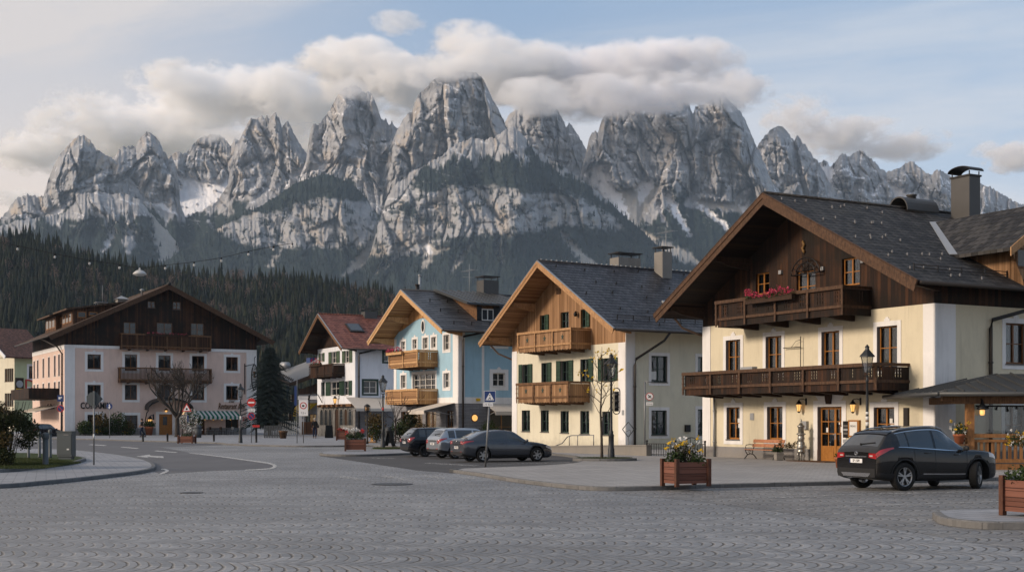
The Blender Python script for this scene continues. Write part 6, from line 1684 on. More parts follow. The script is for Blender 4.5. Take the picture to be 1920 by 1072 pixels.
# hanging sign at the right corner
a, z = h.uz(477, 706, .7); m_ = MB(T); zt, zb = h.uz(477, 683, .7)[1], h.uz(477, 731, .7)[1]
n = 24; pts = []
for k in range(n):
    t_ = 2*math.pi*k/n; pts.append((a+.36*math.cos(t_), (zt+zb)/2+(zt-zb)/2*math.sin(t_)*(1 if abs(math.sin(t_)) < .99 else 1)))
m_.tube([(x,.7,z_) for x, z_ in pts]+[(pts[0][0],.7,pts[0][1])], .07, 6); m_.tube([(a-1.0,.03,zt+.1),(a-1.0,.03,zb-.5)], .06, 5); m_.tube([(a-1.0,.05,zt-.2),(a,.7,zt+.05),(a,.7,zt+.8),(a+.15,.7,zt+1.0)], .05, 5)
sg = m_.build('hanging_sign', M['iron'], h.E)
m_ = MB(T); m_.add([(x*.9+a*.1,.68,z_*.95+(zt+zb)/2*.05) for x, z_ in pts]+[(x*.9+a*.1,.72,z_*.95+(zt+zb)/2*.05) for x, z_ in pts], [tuple(range(n)), tuple(range(2*n-1,n-1,-1))]+[(k,(k+1)%n,n+(k+1)%n,n+k) for k in range(n)]); m_.build('sign_panel', m_plain('enamel sign panel', (.36,.35,.33), .5, .4), sg)
lettering('Hotel', .24, T, a, .74, (zt*.42+zb*.58), M['iron'], 'lettering', sg, .02); m_ = MB(T)
m_.lathe([(.05,-.4),(.15,-.34),(.08,-.1),(.17,.25),(.2,.36)], (a,.76,(zt+zb)/2+.35), 10); m_.build('sign_emblem', M['timber_brown'], sg)
yp = .9; downpipe(h, [(tl[0]-.05, 3.0, tl[1]-.1),(-.5,1.6,zp-.2),(-.12,yp,zp-1.0),(-.12,yp,.1)], 'gutter', .09)
# left dormers, chimneys
ur, zr = h.ridge; ul, zl = tl
def left_dormer(px0, px1, ytop, ux, wpx):
    u = ux; ya, yb = 3.2, 11.0
    return ya, yb
u = ul+3.4; zd = h.zf(u)+1.75
for ya, yb, uu in ((3.4, 10.0, ul+3.6), (11.5, 18.5, ul+3.2)):
    zb_ = h.zf(uu)-.1; zt = h.zf(uu)+1.75; ub3 = uu+5.4
    m_ = MB(); m_.add([(uu,ya,zb_),(uu,yb,zb_),(uu,yb,zt),(uu,ya,zt)], [(0,1,2,3)])
    for y in (ya, yb): m_.add([(uu,y,zb_),(uu,y,zt),(ub3,y,zt+.9),(ub3,y,h.zf(ub3)-.2)], [(0,1,2,3)])
    do = m_.build('dormer', M['wood_brown'], h.E)
    m_ = MB(); p = [(uu-.9,ya-.7,zt-.12),(uu-.9,yb+.7,zt-.12),(ub3+.6,yb+.7,zt+1.0),(ub3+.6,ya-.7,zt+1.0)]; m_.add(p+[(x,y,z+.2) for x,y,z in p], [(3,2,1,0),(4,5,6,7),(0,1,5,4),(1,2,6,5),(2,3,7,6),(3,0,4,7)]); m_.build('dormer_roof', M['shingle_brown'], do)
    m_ = MB(); g_ = MB()
    for k in range(3):
        y = ya+.6+k*(yb-ya-1)/3; m_.box(uu-.05, uu-.01, y, y+1.5, zb_+.45, zt-.25); g_.box(uu-.06, uu-.052, y+.1, y+.7, zb_+.55, zt-.35); g_.box(uu-.06, uu-.052, y+.8, y+1.4, zb_+.55, zt-.35)
    for k in range(2):
        m_.box(uu+.5+k*1.3, uu+1.5+k*1.3, ya-.05, ya-.01, zb_+.9+k*.3, zt-.2); g_.box(uu+.6+k*1.3, uu+1.4+k*1.3, ya-.06, ya-.052, zb_+1.0+k*.3, zt-.3)
    m_.build('window', M['amber'], do); g_.build('pane', M['glassdark'], do)
yb_ = 12.0
a = h.yz(230, 560, 0); uch = ur-5.2
def chim_at(px0, px1, ytop, yl, mat, cap, style):
    lo, ld = h._ray(px0); k = (yl-lo[1])/ld[1]; u0 = lo[0]+k*ld[0]; lo, ld = h._ray(px1); k1 = (yl-lo[1])/ld[1]; u1 = lo[0]+k1*ld[0]
    chimney(h, u0, u1, yl, yl+1.2, h.zf((u0+u1)/2)-.8, H+k*(HY-ytop)/F, mat, cap, style); return (u0+u1)/2, H+k*(HY-ytop)/F
chim_at(221, 239, 560, 6.0, 'concrete', 'zinc', 'hip'); uc, zc = chim_at(182, 200, 571, 9.0, 'concrete', 'zinc', 'flat'); antenna(h, (uc+.2, 9.6, zc+.3), 2.2, arms=False)
m_ = MB(); m_.lathe([(.1,0),(.1,.5),(.32,.62),(.02,.8)], (ur-2.4, 1.5, h.zf(ur-2.4)), 10); m_.build('roof_vent', M['zinc'], h.roof)
m_ = MB(); m_.ball((ur, -o-.12, zr+.05), .25, 8, 6); m_.build('ridge_finial', M['iron'], h.roof)
# small side balcony on the street side
T2 = h.left; yy0 = h.yz(88, 760, -0.0)[0]
m_ = MB(T2); m_.box(3.0, 15.5, .02, 3.4, 4.35, 4.6); m_.box(3.0, 3.1, .02, 3.4, 4.6, 5.6); m_.box(3.1, 15.5, 3.3, 3.4, 4.6, 5.6); b_ = m_.build('balcony', M['wood_dark'], h.E)
m_ = MB(T2); m_.add([(3.5,.05,3.6),(15,.05,3.6),(15,2.6,2.9),(3.5,2.6,2.9),(3.5,.05,3.5),(15,.05,3.5),(15,2.6,2.8),(3.5,2.6,2.8)], [(0,1,2,3),(7,6,5,4),(0,4,5,1),(2,6,7,3),(1,5,6,2),(3,7,4,0)]); m_.build('awning', M['awning'], h.E)
PINK = h

# ================================================================== 5. low house with a grey roof, half hidden
h = House('low_house', 560, 176, 640, 166, 'low house with weathered grey sheet roof and brown boarded gable beside a yellow awning', 'house')
W = h.W; L = 22.0; o = 1.2; T = h.front
A_, B_, C_, D_ = P(544, 718, 172), P(604, 696, 165), P(612, 664, 184), P(512, 701, 190)
inv = h.E.matrix_world.inverted(); q4 = [inv @ v for v in (A_, B_, C_, D_)]
m_ = MB(); m_.add(q4 + [v - Vector((0,0,.35)) for v in q4], [(0,1,2),(0,2,3),(6,5,4),(7,6,4),(0,4,5,1),(1,5,6,2),(2,6,7,3),(3,7,4,0)]); h.roof = m_.build('roof', M['roof_grey'], h.E)
m_ = MB(); m_.bar(q4[0]-Vector((0,.06,.2)), q4[1]-Vector((0,.06,.2)), .08, .5); m_.bar(q4[0]-Vector((.06,0,.2)), q4[3]-Vector((.06,0,.2)), .08, .5); m_.build('barge_board', M['timber_dark'], h.roof)
for k in range(9):
    u0 = q4[0] + (q4[1]-q4[0])*.08 + (q4[3]-q4[0])*(.05+.09*k); m_ = MB(); m_.bar(u0+Vector((0,0,.12)), u0+Vector((.5,0,.30)), .08, .2); m_.build('snow_guard', M['iron'], h.roof)
rr = (W/2, q4[1].z+1.2)
h.zf = lambda u: q4[0].z + (q4[1].z-q4[0].z)*(u-q4[0].x)/(q4[1].x-q4[0].x)
zp = h.uz(575, 739)[1]; zs = h.zf(0)-.18
SHO = h.fr(572, 776, 593, 800)
wall(h, T, [(0,0),(W,0),(W,zp),(0,zp)], [SHO], 'plaster_white'); wall(h, T, [(0,zp),(W,zp),(W,h.zf(W)-.4),(0,zs-.2)], [], 'wood_brown', 'gable')
LW = [h.sd(545,740,550,752,0), h.sd(540,772,546,805,0)]
wall(h, h.left, [(0,0),(L,0),(L,zp),(0,zp)], LW, 'plaster_yellow'); wall(h, h.left, [(0,zp),(L,zp),(L,zs),(0,zs)], [], 'wood_brown', 'eave_boarding')
wall(h, h.right, [(0,0),(L,0),(L,zs),(0,zs)], [], 'plaster_white'); wall(h, lambda a, ou, z: (a, L+ou, z), [(0,0),(W,0),(W,zs),(0,zs)], [], 'plaster_white')
window(h, T, SHO, 'timber_brown', None, curtain=False, glow=True, cols=3, rows=1, name='shop_window')
for q in LW: window(h, h.left, q, 'brownframe', None, curtain=False)
m_ = MB(T); a0, a1 = h.uz(571, 0)[0], h.uz(597, 0)[0]; n = 6; z1, z0 = h.uz(585, 755)[1], h.uz(585, 773)[1]
vs = []
for k in range(n+1):
    t_ = math.pi/2*k/n; vs += [(a0, 1.7*math.sin(t_), z0+(z1-z0)*math.cos(t_)), (a1, 1.7*math.sin(t_), z0+(z1-z0)*math.cos(t_))]
fs = [(2*k,2*k+1,2*k+3,2*k+2) for k in range(n)] + [tuple(range(0,2*n+2,2)), tuple(range(1,2*n+2,2))]
m_.add(vs, fs); m_.box(a0, a1, 1.68, 1.72, z0-.5, z0); m_.build('awning', M['yellow'], h.E)
m_ = MB(); vv = inv @ P(529, 685, 187); m_.tube([vv, vv+Vector((1.3,.3,0))], .5, 14); m_.build('roof_vent', M['zinc'], h.roof)
vv = inv @ P(578, 672, 184); m_ = MB(); m_.box(vv.x-.6, vv.x+.6, vv.y, vv.y+1.2, vv.z-2.2, vv.z+.1); m_.build('chimney', M['blue'], h.E)
LOW = h

# ================================================================== 6. pale green house at the left edge
h = House('green_house', 27, 196, 75, 199, 'pale green house with brown tiled roof and a painted wall panel at the left edge', 'house')
W = h.W; L = 14.0; T = h.front
zt = h.uz(45, 671)[1]
Q = [h.fr(54,686,62,709), h.fr(54,729,62,742)]
wall(h, T, [(0,0),(W,0),(W,zt),(0,zt)], Q, 'plaster_green')
LQ = []
for k, px in enumerate((11, 15, 19, 23)):
    y = h.yz(px, 700, 0)[0]; LQ += [(y-.4, y+.4, zt-3.6, zt-1.6), (y-.4, y+.4, zt-7.4, zt-5.4)]
wall(h, h.left, [(0,0),(L+6,0),(L+6,zt+.2),(0,zt+.2)], LQ, 'plaster_yellow')
wall(h, h.right, [(0,0),(L,0),(L,zt),(0,zt)], [], 'plaster_green')
for q in Q: window(h, T, q, 'brownframe', 'white', sw=.3, curtain=False, orn=False)
for q in LQ: window(h, h.left, q, 'brownframe', None, curtain=False, rows=1)
m_ = MB(); zr_ = h.uz(30, 619, -7)[1]
p = [(-2.0,-1.3,zt-.15),(W+1.5,-1.3,zt-.15),(W+1.5,7.5,zr_),(-2.0,7.5,zr_)]; m_.add(p+[(x,y,z+.25) for x,y,z in p], [(3,2,1,0),(4,5,6,7),(0,1,5,4),(1,2,6,5),(2,3,7,6),(3,0,4,7)])
p = [(-2.0,16.3,zt-.15),(W+1.5,16.3,zt-.15),(W+1.5,7.5,zr_),(-2.0,7.5,zr_)]; m_.add(p+[(x,y,z+.25) for x,y,z in p], [(0,1,2,3),(7,6,5,4),(4,5,1,0),(5,6,2,1),(7,4,0,3)])
rf = m_.build('roof', M['tile_brown'], h.E)
m_ = MB(); m_.bar((-2.1,-1.35,zt-.1),(-2.1,7.5,zr_+.1), .12, .5); m_.build('barge_board', M['signwhite'], rf)
m_ = MB(h.left); m_.add([(0,.0,zt),(16,0,zt),(7.5,0,zr_)], [(0,1,2)]); m_.build('gable', M['plaster_yellow'], h.E)
q = h.fr(28.5, 708, 44, 739); pn = box_part(h, T, 'wall_panel', q[0], q[1], 0, .1, q[2], q[3], 'timber_dark')
m_ = MB(T); m_.disc(((q[0]+q[1])/2, .11, q[3]-.95), .55, (0,1,0), 16, 0, .03); m_.build('panel_medallion', M['zinc'], pn); box_part(h, T, 'panel_field', q[0]+.1, q[1]-.1, .101, .12, q[2]+.1, q[2]+.9, 'petal_yellow', pn)
a, z = h.uz(55.5, 722); lettering('D', 2.4, T, a, .08, z, M['red'], 'sign_lettering', h.E, .12)
GREEN = h

# ================================================================== 7. timber terrace pavilion beside the inn
Zf = 46.2
def pv(px, py): return P(px, py, Zf)
x0 = pv(1752, 733).x; ze = pv(1752, 735).z; e = empty('pavilion', (pv(1818, 0).x, Zf, 0), 0, 'timber terrace pavilion with dark metal roof and glazed front beside the inn', 'pavilion')
bx = e.location.x; X0 = x0-bx; X1 = 9.5; D = 4.2
m_ = MB(); zb = pv(1920, 706).z
sl_ = (zb-ze)/( (pv(1920,0).x-x0) )
def rz(x, y): return ze + .04 + max(0, min((x-X0)*.42, (y+.55)*.40, 2.4))
hipx = X0+3.2
p = [(X0,-.6,ze),(X1,-.6,ze),(X1,3.2,ze+.78),(X0+3.6,3.2,ze+.78),(X0,6.0,ze)]
m_.add([(a,b,c) for a,b,c in p]+[(a,b,c-.08) for a,b,c in p], [(0,1,2,3),(0,3,4),(5,8,7,6),(5,9,8),(0,5,6,1),(4,9,5,0),(3,8,9,4),(2,7,8,3),(1,6,7,2)])
for k in range(14):
    x = X0+.25+k*.62
    t_ = min(1, (x-X0)/3.6); m_.bar((x,-.6,ze+.03),(x, -.6+3.8*t_, ze+.78*t_+.03), .035, .07)
for k in range(6):
    y = .3+k*.9; t_ = min(1, (6.0-y)/2.8); m_.bar((X0,y,ze+.03),(X0+3.6*min(1,(6-y)/2.8)*.95 if y > 3.2 else X0+3.6*min(1,(y+.6)/3.8), y, ze+.03+.78*(min(1,(6-y)/2.8) if y > 3.2 else min(1,(y+.6)/3.8))), .035, .06)
rfp = m_.build('roof', M['seam_metal'], e)
m_ = MB(); m_.tube([(X0-.05,-.68,ze-.07),(X1,-.68,ze-.07)], .085, 8); m_.tube([(X0-.08,-.68,ze-.07),(X0-.08,6,ze-.07)], .085, 8); m_.build('gutter', M['seam_metal'], rfp)
m_ = MB(); m_.box(X0+.65, X1, -.18, .12, ze-.42, ze-.12); m_.box(X0+.25, X0+.65, -.12, .08, ze-.30, ze-.12); m_.box(-.1, .14, .12, D, ze-.40, ze-.14)
for k in range(10): m_.box(X0+1.0+k*.9, X0+1.12+k*.9, -.55, .12, ze-.12, ze-.02)
m_.build('eave_beam', M['timber_brown'], e)
zr0 = pv(1860, 816).z; zb0 = pv(1860, 866).z; zbase = pv(1860, 884).z
M['pav_wood'] = m_planks('terrace boards', (.15,.065,.022), (.30,.145,.055), .12, True, .6); M['pav_timber'] = m_timber('terrace timber', (.15,.068,.024), (.32,.155,.06))
for x in (0, 4.6, 8.8):
    m_ = MB(); m_.box(x-.13, x+.13, -.13, .13, .5, ze-.42)
    m_.bar((x-.02,0,ze-1.1),(x-.62 if x == 0 else x-.6,0,ze-.42), .14, .14) if x else None
    m_.build('post', M['pav_timber'], e)
m_ = MB(); m_.box(-.25, X1, -.12, .14, zr0-.08, zr0+.06); m_.box(-.2, X1, -.08, .08, zr0-.24, zr0-.14); m_.box(-.2, X1, -.12, .10, zb0-.02, zb0+.12); m_.box(-.2, X1, -.16, .12, zbase+.0, zb0-.06); 
rl = m_.build('railing', M['pav_timber'], e)
m_ = MB()
for k in range(44):
    x = .22+k*.205
    if x > X1-.2: break
    m_.box(x-.055, x+.055, -.03, .03, zb0+.12, zr0-.24)
m_.build('baluster_row', M['pav_wood'], rl)
m_ = MB(); m_.box(-.3, X1, -.25, .2, 0, zbase); m_.build('stone_base', M['rubble'], e)
m_ = MB(); m_.box(.14, 4.46, -.01, .01, zr0+.065, ze-.44); m_.box(4.74, 8.66, -.01, .01, zr0+.065, ze-.44); m_.build('glazing', m_glass('pavilion glass', (.75,.77,.76), .05), e)
m_ = MB(); m_.box(-.2, X1, .3, D, zbase-.1, zbase); m_.build('floor', M['timber_brown'], e)
m_ = MB(); m_.tube([(.2,-.05,ze-.50),(X1,-.05,ze-.50)], .03, 5); r9 = random.Random(4)
for k in range(26):
    x = .3+k*.34; m_.tube([(x,-.05,ze-.5),(x+r9.uniform(-.05,.05),-.05,ze-.58-r9.random()*.14)], [.02,.05], 5)
m_.build('garland', M['black'], e)
m_ = MB(); lx = pv(1837, 0).x-bx; lz = pv(1837, 771).z
m_.lathe([(.03,.42),(.05,.3),(.17,.15),(.20,.08),(.10,.06)], (lx,-.25,lz), 10); m_.tube([(lx,-.25,lz+.4),(lx,-.05,lz+.55)], .02, 5); la = m_.build('lantern', M['iron'], e)
m_ = MB(); m_.lathe([(.06,-.14),(.09,-.08),(.09,.05),(.05,.07)], (lx,-.25,lz), 10); m_.build('lamp_glass', M['lampglow'], la)
# ------------------------------------------------------------------ street furniture materials
M['steel'] = m_plain('galvanised steel', (.17,.175,.18), .5, .4, .5, .2)
M['grey_paint'] = m_plain('grey enamel', (.062,.074,.079), .5, .4, 0, .15, 3)
M['lamp_iron'] = m_plain('lamp post paint', (.022,.025,.028), .5, .4, .2, .25)
M['lampclear'] = m_glass('lantern glass', (.80,.81,.79), .22)
M['planter'] = m_planks('red stained boards', (.105,.042,.028), (.185,.078,.053), .17, False, .7)
M['planter_post'] = m_timber('planter post', (.05,.022,.014), (.12,.05,.03))
M['soil'] = m_plain('soil', (.02,.014,.01), .95, .1)
M['terracotta'] = m_plain('terracotta', (.28,.095,.045), .85, .2, 0, .2)
M['castiron'] = m_plain('old silvered cast iron', (.30,.29,.26), .38, .5, .75, .35, 5)
M['benchwood'] = m_timber('bench slats', (.26,.105,.05), (.42,.19,.10))
M['doormat'] = m_plain('coir mat', (.085,.045,.024), .95, .1, 0, .3, 9)
M['bark'] = m_timber('bark', (.022,.018,.015), (.075,.062,.050), .9)
M['bark_dark'] = m_timber('dark bark', (.018,.015,.013), (.062,.051,.043), .9)
M['spruce'] = m_leaf('blue spruce', (.008,.016,.017), (.030,.046,.046), .7, .6)
M['bushleaf'] = m_leaf('bush leaf', (.010,.016,.006), (.045,.050,.018), .7)
M['skin'] = m_plain('skin', (.38,.22,.15), .6, .3, 0, .08)
M['hair'] = m_plain('dark hair', (.015,.011,.008), .7, .3)
M['hair_grey'] = m_plain('light hair', (.32,.27,.22), .7, .3)
M['coat'] = m_plain('black coat', (.012,.012,.014), .85, .15, 0, .3, 8)
M['jeans'] = m_plain('dark blue jeans', (.018,.024,.045), .9, .1, 0, .3, 8)
M['shoe'] = m_plain('shoe', (.01,.01,.01), .6, .3)
M['darkwood_f'] = m_timber('furniture wood', (.05,.026,.014), (.12,.065,.035))
M['greyplastic'] = m_plain('grey plastic', (.04,.045,.05), .6, .3)

def fin(mb, name, mat, par): return mb.build(name, M[mat] if isinstance(mat, str) else mat, par)

# ------------------------------------------------------------------ lamp posts
def lamp_post(p, height, label, bands=None, fat=1.0):
    e = empty('street_lamp', p, R(15), label, 'street lamp', 'old style lantern street lamps')
    k = height/4.7; m_ = MB()
    m_.lathe([(.20*fat,0),(.20*fat,.10),(.16*fat,.14),(.145*fat,.5),(.125*fat,.55),(.12*fat,1.05),(.135*fat,1.08),(.09*fat,1.2),(.10*fat,1.26),(.065*fat,1.33),(.055*fat,2.4*k),(.045*fat,3.25*k),(.07,3.28*k),(.05,3.34*k),(.04,3.5*k)], (0,0,0), 14)
    fin(m_, 'pole', 'lamp_iron', e)
    if bands:
        m_ = MB()
        for z0, z1, mt in bands: m_.lathe([(.064*fat,z0),(.064*fat,z1)], (0,0,0), 14, mt)
        m_.build('sticker', [M['paper'], M['red'], M['gutter_copper']], e)
    z0, z1 = 3.62*k, 4.22*k
    m_ = MB(); n = 6; r0, r1 = .135, .26
    for j in range(n):
        t_ = 2*math.pi*j/n; c, s = math.cos(t_), math.sin(t_)
        m_.bar((r0*c,r0*s,z0),(r1*c,r1*s,z1), .022, .022)
        t2 = 2*math.pi*(j+1)/n
        for r, z in ((r0, z0), (r1, z1)): m_.bar((r*c,r*s,z),(r*math.cos(t2),r*math.sin(t2),z), .022, .022)
        m_.tube([(.045*c,.045*s,3.45*k),(r0*1.25*c,r0*1.25*s,3.50*k),(r0*c,r0*s,z0)], .012, 4)
    m_.lathe([(.03,z0-.05),(.05,z0),(.03,z0+.08),(.012,z0+.1),(.012,z0+.3)], (0,0,0), 8)
    ln = fin(m_, 'lantern', 'lamp_iron', e)
    m_ = MB(); m_.lathe([(.34,z1),(.33,z1+.03),(.20,z1+.16),(.10,z1+.27),(.085,z1+.36),(.11,z1+.37),(.06,z1+.43),(.02,z1+.48)], (0,0,0), 6, 0, False); fin(m_, 'lantern_roof', 'lamp_iron', ln)
    m_ = MB(); m_.lathe([(r0-.008,z0+.012),(r1-.012,z1-.012)], (0,0,0), 6, 0, False); fin(m_, 'lantern_glass', 'lampclear', ln)
    return e
pz = lambda px, Z, z=0: Vector(((px-CX)/F*Z, Z, z))
lamp_post(pz(1146, 57, .12), 4.75, 'tall black lantern lamp post beside the young tree in front of the pale yellow house')
lamp_post(pz(1626, 50.3, .12), 4.75, 'black lantern lamp post with stickers rising behind the dark SUV at the cream inn', [(1.55,1.70,0),(1.70,1.78,2),(1.78,1.92,0),(2.0,2.1,0)])
lamp_post(pz(718, 84.5), 4.9, 'black lantern lamp post on a grass patch left of the parked cars', [(2.55,2.72,1)])
lamp_post(pz(451, 99.5), 4.75, 'slender black lantern lamp post beside the no entry sign', [(1.9,2.2,0)])
def small_lamp(p, hh, label):
    e = empty('street_lamp', p, 0, label, 'street lamp', 'short posts with small lanterns'); m_ = MB()
    m_.lathe([(.10,0),(.10,.3),(.06,.4),(.05,hh-.62)], (0,0,0), 10); fin(m_, 'pole', 'iron', e)
    m_ = MB(); m_.lathe([(.10,hh-.62),(.22,hh-.55),(.24,hh-.50),(.05,hh-.50)], (0,0,0), 8); m_.lathe([(.26,hh-.20),(.20,hh-.1),(.05,hh)], (0,0,0), 8)
    for k in range(4): m_.bar((.21*math.cos(k*1.57),.21*math.sin(k*1.57),hh-.52),(.21*math.cos(k*1.57),.21*math.sin(k*1.57),hh-.18), .04, .04)
    l_ = fin(m_, 'lantern', 'iron', e); m_ = MB(); m_.lathe([(.15,hh-.49),(.17,hh-.21)], (0,0,0), 8); fin(m_, 'lamp_glass', m_plain('dull amber glass', (.22,.11,.03), .3, .5), l_)
small_lamp(pz(688.5, 96), 3.1, 'short post with a small dark lantern in front of the white house')
small_lamp(pz(580, 158), 5.0, 'small lantern on a post beside the yellow awning')

# ------------------------------------------------------------------ road signs
def sign_post(px, Zb, z0, z1, label, lean=0.0, r=.032, face=0.0, bend=None):
    e = empty('road_sign', pz(px, Zb, z0), face, label, 'road sign')
    m_ = MB(); m_.tube([(0,0,0),(lean,0,z1-z0)], r, 8)
    if bend: m_.tube([(0,0,z1-z0-.03),(bend,0,z1-z0-.03)], r*.8, 6)
    fin(m_, 'pole', 'steel', e); return e
def ngon(mb, c, r, n, y0, y1, rot=0.0, mat=0, sx=1.0):
    v = [(c[0]+r*sx*math.cos(rot+2*math.pi*k/n), c[1]+r*math.sin(rot+2*math.pi*k/n)) for k in range(n)]
    mb.add([(x,y0,z) for x,z in v]+[(x,y1,z) for x,z in v], [tuple(range(n)), tuple(range(2*n-1,n-1,-1))]+[(k,(k+1)%n,n+(k+1)%n,n+k) for k in range(n)], mat)
Tz = lambda a, o, z: (a, -o, z)
# plate faces point to -y (towards the viewer)
e = sign_post(176, 51.0, .12, 3.05, 'grey steel back of an octagonal sign on a pole at the left pavement'); m_ = MB()
ngon(m_, (-.04,2.62), .29, 8, .05, .075, math.pi/8); ngon(m_, (.06,2.62), .27, 4, .08, .10, 0); m_.box(-.05,.05,-.03,.05,2.25,2.9); fin(m_, 'sign_plate', 'grey_paint', e)
m_ = MB(); m_.lathe([(.036,1.05),(.036,1.22)], (0,0,0), 8); fin(m_, 'sticker', 'paper', e)
def no_stop(e, x, z, r=.30, o=.05):
    m_ = MB(); ngon(m_, (x,z), r, 24, -o-.02, -o); pl = fin(m_, 'sign_plate', 'red', e)
    m_ = MB(); ngon(m_, (x,z), r*.80, 24, -o-.026, -o-.0205); fin(m_, 'sign_face', 'blue', pl)
    m_ = MB(); m_.bar((x-r*.55,-o-.029,z+r*.55),(x+r*.55,-o-.029,z-r*.55), .005, r*.2); fin(m_, 'sign_symbol', 'red', pl)
e = sign_post(114, 128, 0, 4.4, 'blue square sign above a round no stopping sign at the corner of the pink inn'); m_ = MB(); m_.box(-.32,.32,-.08,-.05,3.75,4.4); pl = fin(m_, 'sign_plate', 'blue', e)
m_ = MB(); m_.box(-.2,.0,-.09,-.081,3.98,4.2); m_.box(.0,.15,-.09,-.081,4.1,4.2); fin(m_, 'sign_symbol', 'signwhite', pl); no_stop(e, 0, 3.05, .36)
e = sign_post(205.5, 126, 0, 3.6, 'round blue path sign on a thin pole before the pink inn'); m_ = MB(); ngon(m_, (0,3.25), .30, 24, -.08, -.05); pl = fin(m_, 'sign_plate', 'blue', e)
m_ = MB(); ngon(m_, (0,3.38), .07, 10, -.09, -.081); m_.box(-.05,.05,-.09,-.081,3.0,3.3); m_.bar((-.15,-.086,3.1),(.15,-.086,3.22),.01,.05); fin(m_, 'sign_symbol', 'signwhite', pl)
e = sign_post(350.5, 108, 0, 3.15, 'triangular red bordered warning sign standing behind a planter'); m_ = MB(); ngon(m_, (0,2.85), .48, 3, -.08, -.05, math.pi/2); pl = fin(m_, 'sign_plate', 'red', e)
m_ = MB(); ngon(m_, (0,2.85), .33, 3, -.088, -.081, math.pi/2); f_ = fin(m_, 'sign_face', 'signwhite', pl); m_ = MB(); ngon(m_, (0,2.83), .09, 10, -.094, -.089); fin(m_, 'sign_symbol', 'black', pl)
m_ = MB(); m_.box(.05,.14,-.06,.0,1.75,2.3); fin(m_, 'blue_marker', 'blue', e)
e = sign_post(471.5, 101, .0, 3.7, 'red no entry sign with a no stopping sign below on one pole'); m_ = MB(); ngon(m_, (0,3.28), .34, 24, -.07, -.05); pl = fin(m_, 'sign_plate', 'red', e)
m_ = MB(); m_.box(-.24,.24,-.078,-.071,3.22,3.34); fin(m_, 'sign_symbol', 'signwhite', pl); m_ = MB(); m_.box(-.28,.28,-.07,-.05,2.52,2.82); p2 = fin(m_, 'text_plate', 'signwhite', e)
lettering('frei nur', .17, lambda a, ou, z: (a, -.072-ou, z), 0, .0, 2.73, M['black'], 'lettering', p2, .004); lettering('Anlieger', .14, lambda a, ou, z: (a, -.072-ou, z), 0, .0, 2.58, M['black'], 'lettering', p2, .004); no_stop(e, 0, 2.2, .29)
e = sign_post(910, 48.6, .12, 2.62, 'blue pedestrian crossing sign on a leaning steel pole', .16, .036); m_ = MB(); X0, Z0 = .17, 2.67; m_.box(X0-.22,X0+.22,-.06,-.045,Z0-.22,Z0+.22); pl = fin(m_, 'sign_plate', 'signwhite', e)
m_ = MB(); m_.box(X0-.205,X0+.205,-.064,-.0605,Z0-.205,Z0+.205); fin(m_, 'sign_face', 'blue', pl)
m_ = MB(); ngon(m_, (X0,Z0-.045), .19, 3, -.070, -.0645, math.pi/2); f_ = fin(m_, 'sign_symbol', 'signwhite', pl)
m_ = MB(); ngon(m_, (X0,Z0+.055), .022, 10, -.075, -.0705); m_.bar((X0,-.0725,Z0+.03),(X0,-.0725,Z0-.04),.004,.03); m_.bar((X0,-.0725,Z0-.04),(X0-.05,-.0725,Z0-.11),.004,.022); m_.bar((X0,-.0725,Z0-.04),(X0+.045,-.0725,Z0-.11),.004,.022)
for k in range(4): m_.bar((X0-.12+k*.08,-.0725,Z0-.128),(X0-.105+k*.07,-.0725,Z0-.085),.003,.014)
fin(m_, 'walking_figure', 'black', pl)
m_ = MB(); m_.box(X0-.26,X0+.12,-.055,-.045,Z0-.37,Z0-.24); p2 = fin(m_, 'text_plate', 'signwhite', e); lettering('z. B. Anw.', .085, lambda a, ou, z: (a, -.057-ou, z), X0-.07, 0, Z0-.305, M['black'], 'lettering', p2, .003)
e = sign_post(1209, 73, .12, 4.1, 'round no cycling sign hanging from a bracket post beside the iron fence', 0, .045, 0, .52); m_ = MB(); ngon(m_, (.27,3.12), .22, 24, -.04, -.02); pl = fin(m_, 'sign_plate', 'red', e)
m_ = MB(); ngon(m_, (.27,3.12), .185, 24, -.046, -.0405); fin(m_, 'sign_face', 'signwhite', pl); m_ = MB(); m_.bar((.17,-.049,3.22),(.37,-.049,3.02),.004,.04); m_.bar((.2,-.049,3.06),(.33,-.049,3.15),.004,.06); fin(m_, 'sign_symbol', 'iron', pl)
m_ = MB(); m_.box(.08,.46,-.04,-.02,2.62,2.8); p2 = fin(m_, 'text_plate', 'signwhite', e); lettering('Gehweg', .085, lambda a, ou, z: (a, -.042-ou, z), .27, 0, 2.71, M['black'], 'lettering', p2, .003)
e = sign_post(557, 99, .12, 5.2, 'tall post with a narrow blue sign near the dark spruce'); m_ = MB(); m_.box(-.2,-.02,-.05,-.02,2.9,4.4); fin(m_, 'sign_plate', 'blue', e)
e = sign_post(569, 99.5, .12, 2.7, 'white board sign with a red ring on a post near the dark spruce'); m_ = MB(); m_.box(-.36,.36,-.06,-.04,2.1,3.35); pl = fin(m_, 'sign_plate', 'signwhite', e)
m_ = MB(); ngon(m_, (0,2.9), .27, 20, -.068, -.0605); f_ = fin(m_, 'sign_ring', 'red', pl); m_ = MB(); ngon(m_, (0,2.9), .2, 20, -.074, -.0685); fin(m_, 'sign_face', 'signwhite', pl); m_ = MB(); m_.box(-.1,.08,-.08,-.0745,2.82,2.95); fin(m_, 'sign_symbol', 'black', pl)
lettering('7,5 t', .2, lambda a, ou, z: (a, -.062-ou, z), 0, 0, 2.32, M['black'], 'lettering', pl, .004)
e = sign_post(1178, 66, .12, 1.1, 'small diamond shaped metal frame on a short post by the iron fence', 0, .03); m_ = MB()
q = [(0,1.02),(.30,1.42),(.0,1.8),(-.30,1.42)]
